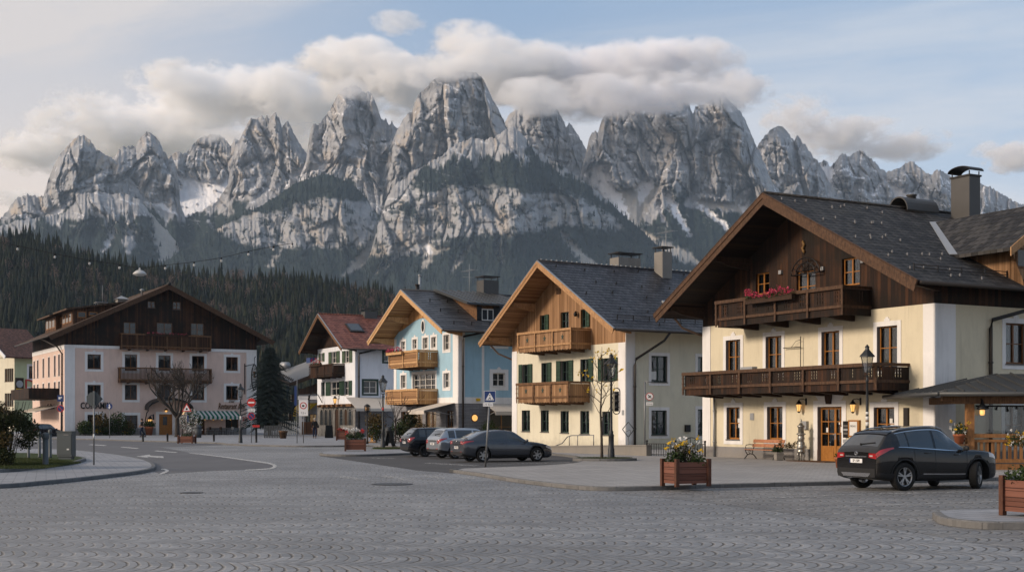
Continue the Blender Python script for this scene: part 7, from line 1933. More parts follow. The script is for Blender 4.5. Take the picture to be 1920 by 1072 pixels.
for k in range(4): m_.tube([(q[k][0],0,q[k][1]-.12),(q[(k+1)%4][0],0,q[(k+1)%4][1]-.12)], .025, 5)
m_.tube([(-.1,0,1.2),(.1,0,1.28),(.12,0,1.1),(0,0,.9)], .02, 5); fin(m_, 'frame', 'grey_paint', e)
# traffic light on a bracket at the lamp post
e = empty('traffic_light', pz(1156, 57.2, 0), 0, 'black narrow traffic signal in a looped bracket beside the lamp post', 'traffic light')
m_ = MB(); zt, zb = H+(HY-727)/F*57.2, H+(HY-776)/F*57.2; w_ = .15
pts = [(-w_,0,zb+.15),(-w_,0,zt-.15)] + [(-w_*math.cos(math.pi*k/8),0,zt-.15+w_*math.sin(math.pi*k/8)) for k in range(1,8)] + [(w_,0,zt-.15),(w_,0,zb+.15)] + [(w_*math.cos(math.pi*k/8),0,zb+.15-w_*math.sin(math.pi*k/8)) for k in range(1,8)] + [(-w_,0,zb+.15)]
m_.tube(pts, .025, 6); m_.tube([(-.24,0,zb+.2),(-w_,0,zb+.2)], .025, 6); m_.tube([(-.24,0,zt-.25),(-w_,0,zt-.25)], .025, 6); fin(m_, 'bracket', 'iron', e)
m_ = MB(); m_.box(-.10,.10,-.12,.12,zb+.12,zt-.16)
for k in range(3): m_.tube([(-.0,-.12,zb+.30+k*.28),(-.0,-.26,zb+.30+k*.28)], [.085,.10], 10)
fin(m_, 'signal_head', 'iron', e); m_ = MB(); m_.disc((0,-.128,zb+.30+2*.28), .075, (0,1,0), 12, 0, .01); fin(m_, 'signal_lens', 'red', e)

# ------------------------------------------------------------------ bollards, cabinet, covers, bins
GRP = 'grey bollards on the left verge'
for px, Zb, r, hh, lab in ((53.5, 56, .055, 1.1, 'thin grey bollard half hidden behind the bush'), (74, 57, .06, 1.15, 'grey bollard just left of the thick one on the verge'), (85.5, 47, .105, 1.2, 'thick grey bollard at the front of the grass verge'), (94, 56.5, .07, 1.25, 'grey bollard standing nearest the utility cabinet')):
    e = empty('bollard', pz(px, Zb, .23), 0, lab, 'bollard', GRP); m_ = MB(); m_.lathe([(r*1.15,0),(r*1.1,.05),(r,.07),(r,hh-.22)], (0,0,0), 12); fin(m_, 'shaft', 'grey_paint', e)
    m_ = MB(); m_.lathe([(r,hh-.22),(r*1.22,hh-.2),(r*1.22,hh-.04),(r*.9,hh),(.01,hh+.015)], (0,0,0), 12); fin(m_, 'cap', 'grey_paint', e)
for i, (px, Zb) in enumerate(((268,107),(314,107.5),(401,106.5),(480.5,101.5))):
    lab = ('black bollard on the kerb near the walking person', 'black bollard on the kerb before the arched inn door', 'black bollard on the kerb under the striped awning', 'dark bollard with a small red plate beside the no entry sign')[i]; hh = .68 if i < 3 else 1.35
    e = empty('bollard', pz(px, Zb, .1 if i < 3 else 0), 0, lab, 'bollard', 'black bollards along the far kerb'); m_ = MB(); m_.lathe([(.10,0),(.085,.04),(.085,hh-.08),(.10,hh-.06),(.06,hh)], (0,0,0), 10); fin(m_, 'shaft', 'iron', e)
    if i == 3: m_ = MB(); m_.box(-.28,.28,-.11,-.08,hh-.02,hh+.16); fin(m_, 'plate', 'red', e)
e = empty('utility_cabinet', pz(124.5, 54.5, .23), R(-6), 'grey green steel utility cabinet on the left verge', 'cabinet')
m_ = MB(); m_.box(-.33,.33,-.2,.2,.12,1.15); m_.box(-.28,.28,-.16,.16,-.02,.12); fin(m_, 'housing', 'grey_paint', e); m_ = MB(); m_.box(-.35,.35,-.23,.22,1.15,1.2); fin(m_, 'lid', 'grey_paint', e)
m_ = MB(); m_.box(-.27,.30,-.215,-.20,.2,1.1); d_ = fin(m_, 'door', 'grey_paint', e); m_ = MB(); m_.box(.12,.22,-.225,-.216,.40,.46); fin(m_, 'label_plate', 'paper', d_); m_ = MB(); m_.box(-.02,.20,-.228,-.216,1.02,1.06); fin(m_, 'handle', 'steel', d_)
for px, py, w_, lab in ((735,907.5,.62,'round iron manhole cover between the crossing stripes'), (359,923.5,.30,'small iron cover in the cobbles at the left')):
    q = G(px, py); m_ = MB(); m_.lathe([(w_,.003),(w_,.012),(w_*.9,.014),(w_*.86,.009),(w_*.1,.012)], (0,0,0), 24); o_ = fin(m_, 'manhole_cover', 'iron', None); o_.location = q; tag(o_, lab, 'manhole cover')
e = empty('litter_bin', pz(371.5, 126, .12), 0, 'dark blue grey litter bin near the white blossom tree', 'litter bin'); m_ = MB(); m_.lathe([(.32,.05),(.36,1.0)], (0,0,0), 14); fin(m_, 'body', 'greyplastic', e); m_ = MB(); m_.lathe([(.38,1.0),(.38,1.08),(.2,1.3),(.02,1.32)], (0,0,0), 14); fin(m_, 'lid', 'greyplastic', e)
e = empty('litter_bin', pz(728, 99, .12), 0, 'tall dark grey bin right of the lamp post by the terrace shrubs', 'litter bin'); m_ = MB(); m_.lathe([(.24,0),(.26,1.0),(.24,1.12),(.12,1.22),(.02,1.24)], (0,0,0), 14); fin(m_, 'body', 'greyplastic', e); m_ = MB(); m_.box(-.12,.12,-.27,-.24,.82,.94); fin(m_, 'slot', 'black', e)
def a_board(px, Zb, label, s=1.0, mat='black', rz=.5):
    e = empty('pavement_board', pz(px, Zb, .12), rz, label, 'sign board'); 
    for s_ in (-1, 1):
        m_ = MB(); m_.bar((0,s_*.32*s,0),(0,s_*.04*s,1.15*s), .62*s, .03, (0,1,0)); fin(m_, 'panel', mat, e)
a_board(731, 88, 'black folding pavement board leaning open near the grass patch', .9, 'black', 1.2)
a_board(617, 128, 'dark folding board in front of the stone arcade', 1.1, 'black', .4)

# ------------------------------------------------------------------ planters
def planter(p, rz, label, w=1.0, d=.74, hh=.68):
    e = empty('planter_box', p, rz, label, 'planter', 'red brown wooden planter boxes'); m_ = MB()
    t_ = .035
    for k in range(3):
        z0 = .08+k*(hh-.1)/3; z1 = z0+(hh-.1)/3-.008
        m_.box(-w/2+.05, w/2-.05, -d/2+.012, -d/2+t_+.012, z0, z1); m_.box(-w/2+.05, w/2-.05, d/2-t_-.012, d/2-.012, z0, z1)
        m_.box(-w/2+.012, -w/2+t_+.012, -d/2+.05, d/2-.05, z0, z1); m_.box(w/2-t_-.012, w/2-.012, -d/2+.05, d/2-.05, z0, z1)
    fin(m_, 'side_boards', 'planter', e)
    for sx in (-1, 1):
        for sy in (-1, 1):
            m_ = MB(); m_.box(sx*w/2-.05, sx*w/2+.05, sy*d/2-.05, sy*d/2+.05, 0, hh+.06); fin(m_, 'corner_post', 'planter_post', e)
    m_ = MB(); m_.box(-w/2+.05, w/2-.05, -d/2+.05, d/2-.05, .3, hh-.06); fin(m_, 'soil', 'soil', e); return e
def plant(name, p, label, cat, clumps, group=None, stems=None, sd=1):
    """plant made of leaf clumps: (centre, extent, count, leaf size, material)"""
    e = empty(name, p, 0, label, cat, group); rnd = random.Random(sd); byM = {}
    for c, ex, n, sz, mt in clumps:
        byM.setdefault(mt, MB()); scatter_leaves(byM[mt], c, ex, n, sz, rnd, 0, .4, .45)
    for mt, mb in byM.items(): mb.build('blossom' if mt.startswith('petal') else 'foliage', M[mt], e, fix=False)
    if stems:
        m_ = MB()
        for _ in range(stems[0]):
            a = rnd.uniform(0,6.28); r = rnd.uniform(.1,1)*stems[1]; m_.tube([(r*.3*math.cos(a),r*.3*math.sin(a),0),(r*.7*math.cos(a),r*.7*math.sin(a),stems[2]*.6),(r*math.cos(a),r*math.sin(a),stems[2])], [.015,.01,.005], 4)
        m_.build('stem', M['bark_dark'], e, fix=False)
    return e
def yellow_mix(p, label, s=1.0, sd=3):
    r_ = random.Random(sd); cl = [((-.3*s,0,.16*s),(.28*s,.25*s,.22*s),420,.07,'leaf'), ((.28*s,-.05,.12*s),(.30*s,.26*s,.20*s),480,.06,'leaf'), ((0,.1,.3*s),(.45*s,.25*s,.3*s),260,.07,'bushleaf')]
    for k in range(16): cl.append(((r_.uniform(-.5,.5)*s, r_.uniform(-.25,.2)*s, r_.uniform(.35,.75)*s),(.06,.06,.05),14,.06,'petal_yellow' if k % 5 < 3 else 'petal_white'))
    return plant('flower_clump', p, label, 'flowers', cl, 'flowers growing in the planter boxes', (14, .45*s, .6*s), sd)
q = pz(1285.5, 34.6, .12); planter(q, R(24), 'red brown wooden planter with yellow flowers at the kerb before the cream inn'); yellow_mix(q+Vector((0,0,.56)), 'yellow and white flowers over low green bushes in the middle planter', 1.0, 3)
q = pz(1947, 23.6, .14); planter(q, R(24), 'red brown wooden planter on the kerbed island at the right edge'); plant('flower_clump', q+Vector((0,0,.56)), 'dark green leaves in the planter at the right edge', 'flowers', [((-.1,0,.15),(.55,.35,.25),700,.07,'leaf')], 'flowers growing in the planter boxes', None, 5)
q = pz(666, 73.6, .12); planter(q, R(8), 'red brown wooden planter with red and white flowers left of the black lamp post', 1.12, .8, .68)
plant('flower_clump', q+Vector((0,0,.6)), 'white and red flowers above dark bushes in the planter by the lamp post', 'flowers', [((-.3,0,.2),(.25,.25,.25),300,.08,'leaf'),((.2,0,.25),(.35,.3,.28),420,.08,'leaf'),((-.1,.1,.6),(.4,.2,.16),90,.09,'petal_white'),((.42,0,.55),(.15,.15,.15),50,.09,'petal_red'),((-.45,0,.45),(.14,.14,.14),40,.08,'petal_red')], 'flowers growing in the planter boxes', (12,.4,.6), 7)
q = pz(350.5, 101, .05); planter(q, R(-6), 'red brown wooden planter on the far kerb below the warning sign', 1.14, .8, .6); plant('flower_clump', q+Vector((0,0,.52)), 'low dull green plants in the planter below the warning sign', 'flowers', [((0,0,.1),(.5,.3,.16),260,.09,'leaf')], 'flowers growing in the planter boxes', None, 8)
q = pz(640, 112, .12); planter(q, R(5), 'narrow red planter with red flowers before the stone arcade', .8, .7, .85); plant('flower_clump', q+Vector((0,0,.8)), 'red and white flowers in the narrow planter before the stone arcade', 'flowers', [((0,0,.12),(.4,.3,.14),150,.1,'petal_red'),((.3,0,.2),(.25,.2,.12),60,.1,'petal_white'),((0,0,.05),(.4,.3,.12),160,.1,'leaf')], 'flowers growing in the planter boxes', None, 9)
def pot(p, r, hh, label, mat='terracotta', square=False):
    e = empty('flower_pot', p, 0, label, 'flower pot'); m_ = MB()
    if square: m_.lathe([(r*.85,0),(r,.1*hh),(r*1.02,.7*hh),(r*1.1,.78*hh),(r*1.1,hh),(r*.85,hh),(r*.8,.8*hh)], (0,0,0), 4, 0, False, math.pi/4+.2)
    else: m_.lathe([(r*.68,0),(r*.92,.76*hh),(r*1.02,.77*hh),(r*1.04,hh),(r*.88,hh),(r*.84,.85*hh)], (0,0,0), 18)
    fin(m_, 'body', mat, e); m_ = MB(); m_.lathe([(r*.8,.84*hh),(.01,.87*hh)], (0,0,0), 14); fin(m_, 'soil', 'soil', e); return e
q = pz(1575, 47.8, .12); pot(q, .20, .40, 'terracotta pot with low green plant right of the inn door'); plant('pot_plant', q+Vector((0,0,.36)), 'low dark plant in the terracotta pot by the inn door', 'plant', [((0,0,.07),(.2,.2,.10),220,.06,'leaf')], None, None, 11)
pavE = bpy.data.objects['pavilion']; sh = MB(); sh.box(-.72,-.13,-.3,.25,.98,1.04); sh.bar((-.6,0,.98),(-.13,0,.5),.06,.06); sh.build('shelf', M['timber_brown'], pavE)
q = pz(1798.5, 46.1, 1.04); pot(q, .21, .36, 'terracotta pot with yellow flowers at the corner post of the pavilion')
def yw(p, label, s, sd):
    r_ = random.Random(sd); cl = [((0,0,.16*s),(.26*s,.24*s,.22*s),420,.06,'leaf')]
    for k in range(22): cl.append(((r_.uniform(-.28,.28)*s, r_.uniform(-.24,.1)*s, r_.uniform(.0,.45)*s),(.05,.05,.05),12,.055,'petal_yellow' if k % 2 else 'petal_white'))
    return plant('pot_plant', p, label, 'plant', cl, None, None, sd)
yw(q+Vector((0,0,.32)), 'bushy yellow and white flowers in the pot at the pavilion corner', 1.15, 12)
q = pz(1908, 45.4, .95)
plant_e = yw(q+Vector((0,0,0)), 'yellow and white flowers hanging in front of the pavilion railing', 1.5, 14)
qq = INN.E.matrix_world @ Vector((*INN.front(INN.uz(1460, 0, 1.15)[0], 1.15, .12),)); pot(qq, .22, .36, 'square carved stone pot with trailing plant beside the bench', 'concrete', True)
plant('pot_plant', qq+Vector((0,0,.34)), 'trailing plant with dry russet leaves in the stone pot', 'plant', [((-.05,0,.1),(.26,.2,.16),260,.07,'leaf'),((.45,-.02,.28),(.28,.1,.12),60,.09,'leaf_dry'),((.75,0,.42),(.16,.08,.08),30,.09,'leaf_dry'),((.1,.1,.35),(.1,.1,.25),40,.09,'leaf_dry')], None, (7,.35,.4), 15)
qq2 = INN.E.matrix_world @ Vector(INN.front(INN.uz(1546, 0, .25)[0]-.0, .25, .12))
# doormat
a0, a1 = INN.uz(1492, 0, .9)[0], INN.uz(1566, 0, .9)[0]; m_ = MB(); m_.box(a0, a1, -1.45, -.35, .121, .14); o_ = fin(m_, 'doormat', 'doormat', None); o_.matrix_world = INN.E.matrix_world.copy(); tag(o_, 'brown coir mat before the inn door', 'doormat')
# old silvered stove standing by the door
a = INN.uz(1502, 0, .55)[0]; e = empty('ornamental_stove', INN.E.matrix_world @ Vector(INN.front(a, .55, .12)), INN.rz, 'silver grey ornamental cast iron stove by the inn door', 'stove'); e.scale = (.70,.70,1.0)
m_ = MB(); m_.lathe([(.16,.32),(.25,.36),(.27,.42),(.22,.46),(.24,.52),(.30,.58),(.27,.64),(.22,.68),(.25,.74),(.22,.80),(.19,.86)], (0,0,0), 18); m_.box(-.1,.1,-.27,-.2,.5,.62); fin(m_, 'firebox', 'castiron', e)
m_ = MB(); m_.lathe([(.19,.86),(.20,.9),(.23,.98),(.20,1.05),(.19,1.12),(.29,1.15),(.29,1.18),(.2,1.21)], (0,0,0), 18); m_.tube([(-.34,0,1.14),(.34,0,1.14)], .02, 6); fin(m_, 'body', 'castiron', e)
m_ = MB(); m_.lathe([(.18,1.21),(.185,1.45),(.24,1.48),(.25,1.52),(.16,1.56),(.1,1.64),(.05,1.66),(.04,1.70),(.07,1.75),(.02,1.82)], (0,0,0), 18); fin(m_, 'upper_drum', 'castiron', e)
for k in range(4):
    m_ = MB(); c, s = math.cos(k*1.571+.78), math.sin(k*1.571+.78); m_.tube([(.17*c,.17*s,.36),(.23*c,.23*s,.22),(.16*c,.16*s,.1),(.21*c,.21*s,.0)], [.05,.05,.03,.045], 7); fin(m_, 'leg', 'castiron', e)
# bench along the wall
a0, a1 = INN.uz(1405, 0, .75)[0], INN.uz(1466, 0, .75)[0]; am = (a0+a1)/2; e = empty('bench', INN.E.matrix_world @ Vector(INN.front(am, .75, .12)), INN.rz, 'wooden slatted bench with curled black iron legs against the inn wall', 'bench')
hw = (a1-a0)/2*.96; m_ = MB()
for k in range(4): m_.box(-hw, hw, -.34+k*.115, -.25+k*.115, .42, .45)
fin(m_, 'seat', 'benchwood', e); m_ = MB()
for z0, y0 in ((.56,.16),(.76,.21)): m_.bar((-hw,y0,z0+.06),(hw,y0,z0+.06), .03, .15, (0,.25,1))
fin(m_, 'backrest', 'benchwood', e)
for sx in (-1, 1):
    x = sx*(hw-.1); m_ = MB()
    m_.tube([(x,-.40,0),(x,-.36,.06),(x,-.22,.20),(x,-.05,.24),(x,.12,.2),(x,.26,.06),(x,.30,0)], .022, 6); m_.tube([(x,-.22,.20),(x,-.32,.32),(x,-.36,.41)], .02, 6); m_.tube([(x,.05,.23),(x,.10,.42),(x,.18,.6),(x,.25,.90)], .02, 6); m_.tube([(x,-.36,.41),(x,.11,.41)], .02, 6)
    m_.tube([(x,-.30,.41),(x,-.34,.55),(x,-.3,.64),(x,-.1,.66),(x,.18,.64)], .018, 6); m_.tube([(x,-.08,.24),(x,-.16,.34),(x,-.08,.40),(x,-.02,.33)], .014, 5)
    fin(m_, 'leg', 'iron', e)
# flower clump on the balcony of the yellow house etc. are part of boxes already
# ------------------------------------------------------------------ low walls, fences, handrails
A, B = G(1030, 851), G(1212, 858.5); d = (B-A).normalized(); n_ = Vector((-d.y, d.x, 0))
e = empty('low_wall', A, math.atan2(d.y, d.x), 'low stained concrete wall in front of the pale yellow house', 'wall'); Lw = (B-A).length
m_ = MB(); m_.add([(0,0,0),(Lw,0,0),(Lw,.3,0),(0,.3,0),(0,0,.42),(Lw,0,.62),(Lw,.3,.62),(0,.3,.42)], [(0,3,2,1),(4,5,6,7),(0,1,5,4),(1,2,6,5),(2,3,7,6),(3,0,4,7)]); fin(m_, 'wall_body', 'concrete', e)
m_ = MB(); m_.bar((-.03,.15,.44),(Lw+.03,.15,.64), .36, .06); fin(m_, 'coping', 'concrete', e)
e2 = empty('handrail', A + d*Lw*.12 + n_*.15, math.atan2(d.y, d.x), 'bent grey tube handrail on the low concrete wall', 'handrail'); zb_ = .5
m_ = MB(); Lh = Lw*.34; m_.tube([(-.9,0,.42),(0,0,.62),(.5,0,.98),(.9,0,1.06),(Lh,0,1.10),(Lh,0,.52)], .028, 6); m_.tube([(Lh*.5,0,.5),(Lh*.5,0,1.08)], .024, 6); m_.tube([(.7,0,.48),(.7,0,1.02)], .024, 6); fin(m_, 'rail', 'steel', e2)
A, B = G(1213, 858), G(1322, 860.5); d = (B-A).normalized(); e = empty('iron_fence', A, math.atan2(d.y, d.x), 'low black iron railing fence beside the cream inn', 'fence'); Lf = (B-A).length
m_ = MB(); n = 24
for k in range(n+1): x = Lf*k/n; m_.tube([(x,0,.12),(x,0,.72)], .014, 5)
fin(m_, 'pickets', 'iron', e); m_ = MB(); m_.box(0,Lf,-.02,.02,.70,.74); m_.box(0,Lf,-.02,.02,.18,.21); fin(m_, 'rail', 'iron', e)
for k in range(3): m_ = MB(); x = Lf*k/2; m_.lathe([(.04,.1),(.04,.8),(.06,.84),(.05,.9)], (x,0,0), 8); fin(m_, 'post', 'iron', e)
qa = INN.E.matrix_world @ Vector((-.3,-.4,0)); e = empty('handrail', qa, INN.rz, 'curled dark handrail at the corner of the cream inn', 'handrail'); m_ = MB(); m_.tube([(-1.6,-.2,.45),(-.2,-.15,.98),(.0,-.15,1.04),(.35,-.15,1.02),(.42,-.15,.95),(.34,-.15,.90)], .025, 6); m_.tube([(-1.2,-.2,.1),(-1.2,-.2,.6)], .022, 6); m_.tube([(0,-.15,.1),(0,-.15,1.03)], .022, 6); fin(m_, 'rail', 'iron', e)
A = pz(495, 124, .12); e = empty('slatted_fence', A, R(-4), 'dark slatted fence panel under the spruce tree', 'fence'); m_ = MB()
for k in range(11): m_.box(k*.16, k*.16+.11, -.02, .02, .05, 1.25)
fin(m_, 'slats', 'greyplastic', e); m_ = MB(); m_.box(-.03,1.8,.021,.06,.25,.33); m_.box(-.03,1.8,.021,.06,1.0,1.08); fin(m_, 'rail', 'iron', e)
q = pz(531, 124, .12); pot(q, .42, .75, 'dark round pot beside the slatted fence', 'darkwood_f'); q2 = pz(522, 146, .12)
e = empty('garden_gate', pz(522, 150, .1), 0, 'white picket gate between pale posts near the low house', 'gate'); m_ = MB()
for k in range(9): m_.box(k*.26,k*.26+.14,-.03,.03,.1,1.7)
fin(m_, 'pickets', 'whiteframe', e); m_ = MB(); m_.box(-.05,2.3,.031,.07,.4,.5); m_.box(-.05,2.3,.031,.07,1.35,1.45); fin(m_, 'rail', 'whiteframe', e)
for k, x in enumerate((2.4, 4.6)):
    m_ = MB(); m_.box(x,x+.35,-.15,.15,0,4.2); fin(m_, 'post', 'white', e)
m_ = MB(); m_.box(2.3,5.1,-.2,.2,4.2,4.6); fin(m_, 'lintel', 'white', e); m_ = MB(); m_.box(2.75,4.6,-.05,.05,.1,1.6); fin(m_, 'door', 'wood_brown', e)

# ------------------------------------------------------------------ café furniture under the striped awning
def cafe_chair(p, rz, label, mat='darkwood_f'):
    e = empty('cafe_chair', p, rz, label, 'chair', 'chairs under the striped awning'); m_ = MB(); m_.box(-.24,.24,-.24,.24,.44,.48); fin(m_, 'seat', mat, e)
    m_ = MB(); m_.box(-.24,.24,.2,.24,.62,.95); fin(m_, 'backrest', mat, e)
    for sx in (-1,1):
        for sy in (-1,1): m_ = MB(); m_.tube([(sx*.22,sy*.22,0),(sx*.21,sy*.21,.95 if sy > 0 else .45)], .022, 5); fin(m_, 'leg', 'iron', e)
def cafe_table(p, label):
    e = empty('cafe_table', p, 0, label, 'table', 'tables under the striped awning'); m_ = MB(); m_.lathe([(.42,.72),(.43,.74),(.42,.76)], (0,0,0), 16); fin(m_, 'table_top', 'darkwood_f', e); m_ = MB(); m_.tube([(0,0,0),(0,0,.72)], .04, 6); m_.lathe([(.25,0),(.22,.03),(.05,.08)], (0,0,0), 10); fin(m_, 'leg', 'iron', e)
PT = lambda px, o: (PINK.E.matrix_world @ Vector(PINK.front(PINK.uz(px, 0, o)[0], o, .12)))
for i, px in enumerate((383, 403, 425)):
    nm = ('left', 'middle', 'right')[i]
    cafe_table(PT(px, 2.6), ('round table by the shop door under the striped awning', 'round table between the two others under the striped awning', 'round table below the shop window under the striped awning')[i])
    cafe_chair(PT(px-7, 2.7), R(60)+PINK.rz, ('wooden chair nearest the litter bin', 'wooden chair between the first two round tables', 'wooden chair left of the table below the shop window')[i])
    cafe_chair(PT(px+8, 2.4), R(-70)+PINK.rz, ('dark chair right of the table by the shop door', 'dark chair right of the middle round table', 'pale grey chair nearest the lamp post')[i], 'darkwood_f' if i < 2 else 'zinc')

# ------------------------------------------------------------------ trees and shrubs
def branchy(rnd, start, dirv, length, rad, depth, segs, out_tr, out_tw, leafpts, up=.15, spread=.6, ratio=.68, nmin=2, nmax=4):
    pts = [Vector(start)]; d = Vector(dirv).normalized()
    for k in range(segs):
        d = (d + Vector((rnd.gauss(0,.14), rnd.gauss(0,.14), rnd.gauss(0,.10)+up*.25))).normalized(); pts.append(pts[-1] + d*length/segs)
    rr = [rad*(1-.45*k/segs) for k in range(segs+1)]
    (out_tr if rad > .035 else out_tw).tube(pts, rr, 6 if rad > .06 else (4 if rad > .015 else 3), 0, True, False)
    if depth == 0: leafpts.append(pts[-1]); return
    n = rnd.randint(nmin, nmax)
    for k in range(n):
        i = rnd.uniform(.35, 1.0) if k else 1.0
        j = min(int(i*segs), segs-1); p = pts[j] + (pts[j+1]-pts[j])*(i*segs-j) if i < 1 else pts[-1]
        nd = (d + Vector((rnd.gauss(0,spread), rnd.gauss(0,spread), rnd.gauss(0,spread*.6)+up))).normalized()
        branchy(rnd, p, nd, length*rnd.uniform(ratio*.75, ratio*1.15), max(.006, rad*rnd.uniform(.5,.68)), depth-1, max(2, segs-1), out_tr, out_tw, leafpts, up, spread, ratio, nmin, nmax)
def bare_tree(p, label, seed, hh, trunk_h, rad, depth, spread, up, cat='tree', leaves=None, nm=(2,4), bark='bark_dark', ratio=.7, starts=5, tilt=.8):
    e = empty('bare_tree' if not leaves else 'young_tree', p, 0, label, cat); rnd = random.Random(seed); tr, tw, lp = MB(), MB(), []
    tr.tube([(0,0,-.05),(.02,0,.1),(.03,.0,trunk_h*.5),(0,.02,trunk_h)], [rad*1.5,rad*1.1,rad,rad*.85], 8, 0, True, False)
    for k in range(starts):
        a = 2*math.pi*k/starts + rnd.uniform(-.4,.4); z = trunk_h*rnd.uniform(.82,1.0)
        branchy(rnd, (0,0,z), (tilt*math.cos(a), tilt*math.sin(a), rnd.uniform(.35,1.0)), (hh-trunk_h)*rnd.uniform(.40,.52), rad*.55, depth, 4, tr, tw, lp, up, spread, ratio, *nm)
    tr.build('trunk', M[bark], e, fix=False); tw.build('crown', M[bark], e, fix=False)
    if leaves:
        n, sz, mt, frac = leaves; lf = MB()
        for q in lp:
            if rnd.random() < frac: scatter_leaves(lf, q, (.10,.10,.10), n, sz, rnd)
        lf.build('leaves', M[mt], e, fix=False)
    return e, lp
bare_tree(pz(332, 136, .12), 'bare wide crowned dark tree in front of the pink inn', 21, 9.4, 2.3, .24, 4, .48, .22, nm=(3,4), ratio=.60, starts=8, tilt=.85)
# young tree by the lamp: slim trunk, ascending branches, a few yellow leaves
e = empty('young_tree', pz(1128.5, 56.5, .22), 0, 'young slim tree with a few yellow leaves beside the lamp post', 'tree'); rnd = random.Random(5); tr, tw, lp = MB(), MB(), []
tr.tube([(0,0,-.1),(0,0,.2),(-.02,0,1.2),(-.06,.0,2.0),(-.02,.02,3.0),(.0,.0,4.0),(.0,0,4.9)], [.085,.065,.055,.048,.03,.018,.008], 7, 0, True, False)
for k in range(17):
    z = 1.75 + k*.17; a = k*2.4; L_ = (1.35 if k < 9 else 1.35-(k-8)*.12)*rnd.uniform(.75,1.1)
    branchy(rnd, (-.04,0,z), (math.cos(a)*.9, math.sin(a)*.9, .62), L_*.75, .020, 2, 4, tr, tw, lp, .22, .42, .55, 2, 3)
tr.build('trunk', M['bark'], e, fix=False); tw.build('crown', M['bark_dark'], e, fix=False); lf = MB()
for q in lp:
    if rnd.random() < .33: scatter_leaves(lf, q, (.08,.08,.08), 3, .11, rnd)
lf.build('leaves', M['petal_yellow'], e, fix=False)
e, lp = bare_tree(pz(741, 97, .12), 'thin bare sapling in front of the blue house terrace', 9, 4.6, 1.9, .06, 3, .4, .2, nm=(2,3), starts=6, tilt=.7)
# dark spruce
e = empty('spruce_tree', pz(506, 150, .1), 0, 'dense dark blue green spruce beside the pink inn', 'tree'); rnd = random.Random(12); HT = 10.6
m_ = MB(); m_.tube([(0,0,0),(0,0,HT*.5),(0,0,HT)], [.25,.16,.03], 7, 0, True, False); m_.build('trunk', M['bark_dark'], e, fix=False)
cr = MB(); nb = 300
for k in range(nb):
    f = (k/nb)**.85; z = .7 + f*(HT-.9); R_ = (1-f)**.75*3.9 + .12; R_ *= rnd.uniform(.50, 1.18); a = k*2.39996
    dx, dy = math.cos(a), math.sin(a); nseg = max(4, int(R_*5)); px_, pz_ = 0, z
    for s_ in range(nseg):
        t0 = (s_+.3)/nseg; r_ = R_*t0; zz = z + .25*R_*math.sin(t0*2.2)*.5 - .20*R_*t0*t0
        for side in (-1, 1, 0):
            ll = (.46 if side else .34)*(1-.45*t0)+.10; an = a + side*rnd.uniform(.5,1.0); c, s = math.cos(an), math.sin(an); w_ = .06
            p0 = Vector((r_*dx, r_*dy, zz)); q1 = p0 + Vector((c*ll, s*ll, -.10-rnd.random()*.16)); sv = Vector((-s*w_, c*w_, .0)); dz = Vector((0,0,-.10))
            cr.add([p0-sv, p0+sv+dz*.3, q1+dz*.5, q1-dz*.0], [(0,1,2,3)])
cr.build('crown', M['spruce'], e, fix=False)
# bush at the left edge
q = pz(8, 46.5, .23); cl = []; r_ = random.Random(6)
for k in range(34): 
    a = r_.uniform(0, 6.28); rr = r_.random()**.5*1.05; cl.append(((rr*math.cos(a), rr*math.sin(a)*.8, .35+r_.random()*1.75*(1.15-.45*rr)),(.36,.36,.32),300,.085,'bushleaf' if k % 5 else 'leaf_dry'))
plant('bush', q, 'large dark leafy bush on the verge at the left edge', 'bush', cl, None, (46, 1.25, 2.35), 6)
q = pz(-22, 47.5, .23); plant('bush', q, 'lower dark bush beside the large one at the left edge', 'bush', [((0,0,.8),(.9,.8,.8),1400,.085,'bushleaf')], None, (20,.9,1.6), 16)
# grass on the verge, under the tree and lamp
def grass(name, pts_fn, n, hh, sd):
    r2 = random.Random(sd); mb = MB()
    for _ in range(n):
        x, y, z = pts_fn(r2); a = r2.uniform(0, 6.28); l_ = hh*r2.uniform(.5,1.4); w_ = .006+.004*r2.random(); t_ = r2.uniform(-.5,.5)*l_; u_ = r2.uniform(-.5,.5)*l_
        mb.add([(x-w_*math.cos(a),y-w_*math.sin(a),z),(x+w_*math.cos(a),y+w_*math.sin(a),z),(x+t_,y+u_,z+l_)], [(0,1,2)])
    o_ = mb.build(name, M['grassblade'], None, fix=False); o_['kind'] = 'stuff'; return o_
M['grassblade'] = m_leaf('grass blade', (.022,.032,.010), (.07,.085,.03), .8, .8)
def verge(r2):
    while True:
        x = r2.uniform(-60, 158); Z = r2.uniform(43.6, 60); y_ = HY + F*(H-.24)/Z
        lim = np.interp(x, [-60,0,60,110,150,160], [891,886,881,874,868,864]); lo_ = np.interp(x, [-60,50,110,150,160], [857,858.5,862,866,868])
        if lo_+.8 < y_ < lim: return ((x-CX)/F*Z, Z, .235)
grass('grass', verge, 22000, .07, 2)
qi = pz(1134, 56.6); 
def isl(r2): a = r2.uniform(0,6.28); r = r2.random()**.5; return (qi.x+1.22*r*math.cos(a), qi.y+.95*r*math.sin(a), .20)
m_ = MB(); n = 28; vo = []
for k in range(n):
    a = 2*math.pi*k/n; c, s = math.cos(a), math.sin(a)
    vo += [(qi.x+1.42*c, qi.y+1.15*s, .10), (qi.x+1.42*c, qi.y+1.15*s, .22), (qi.x+1.28*c, qi.y+1.02*s, .23), (qi.x+1.28*c, qi.y+1.02*s, .10)]
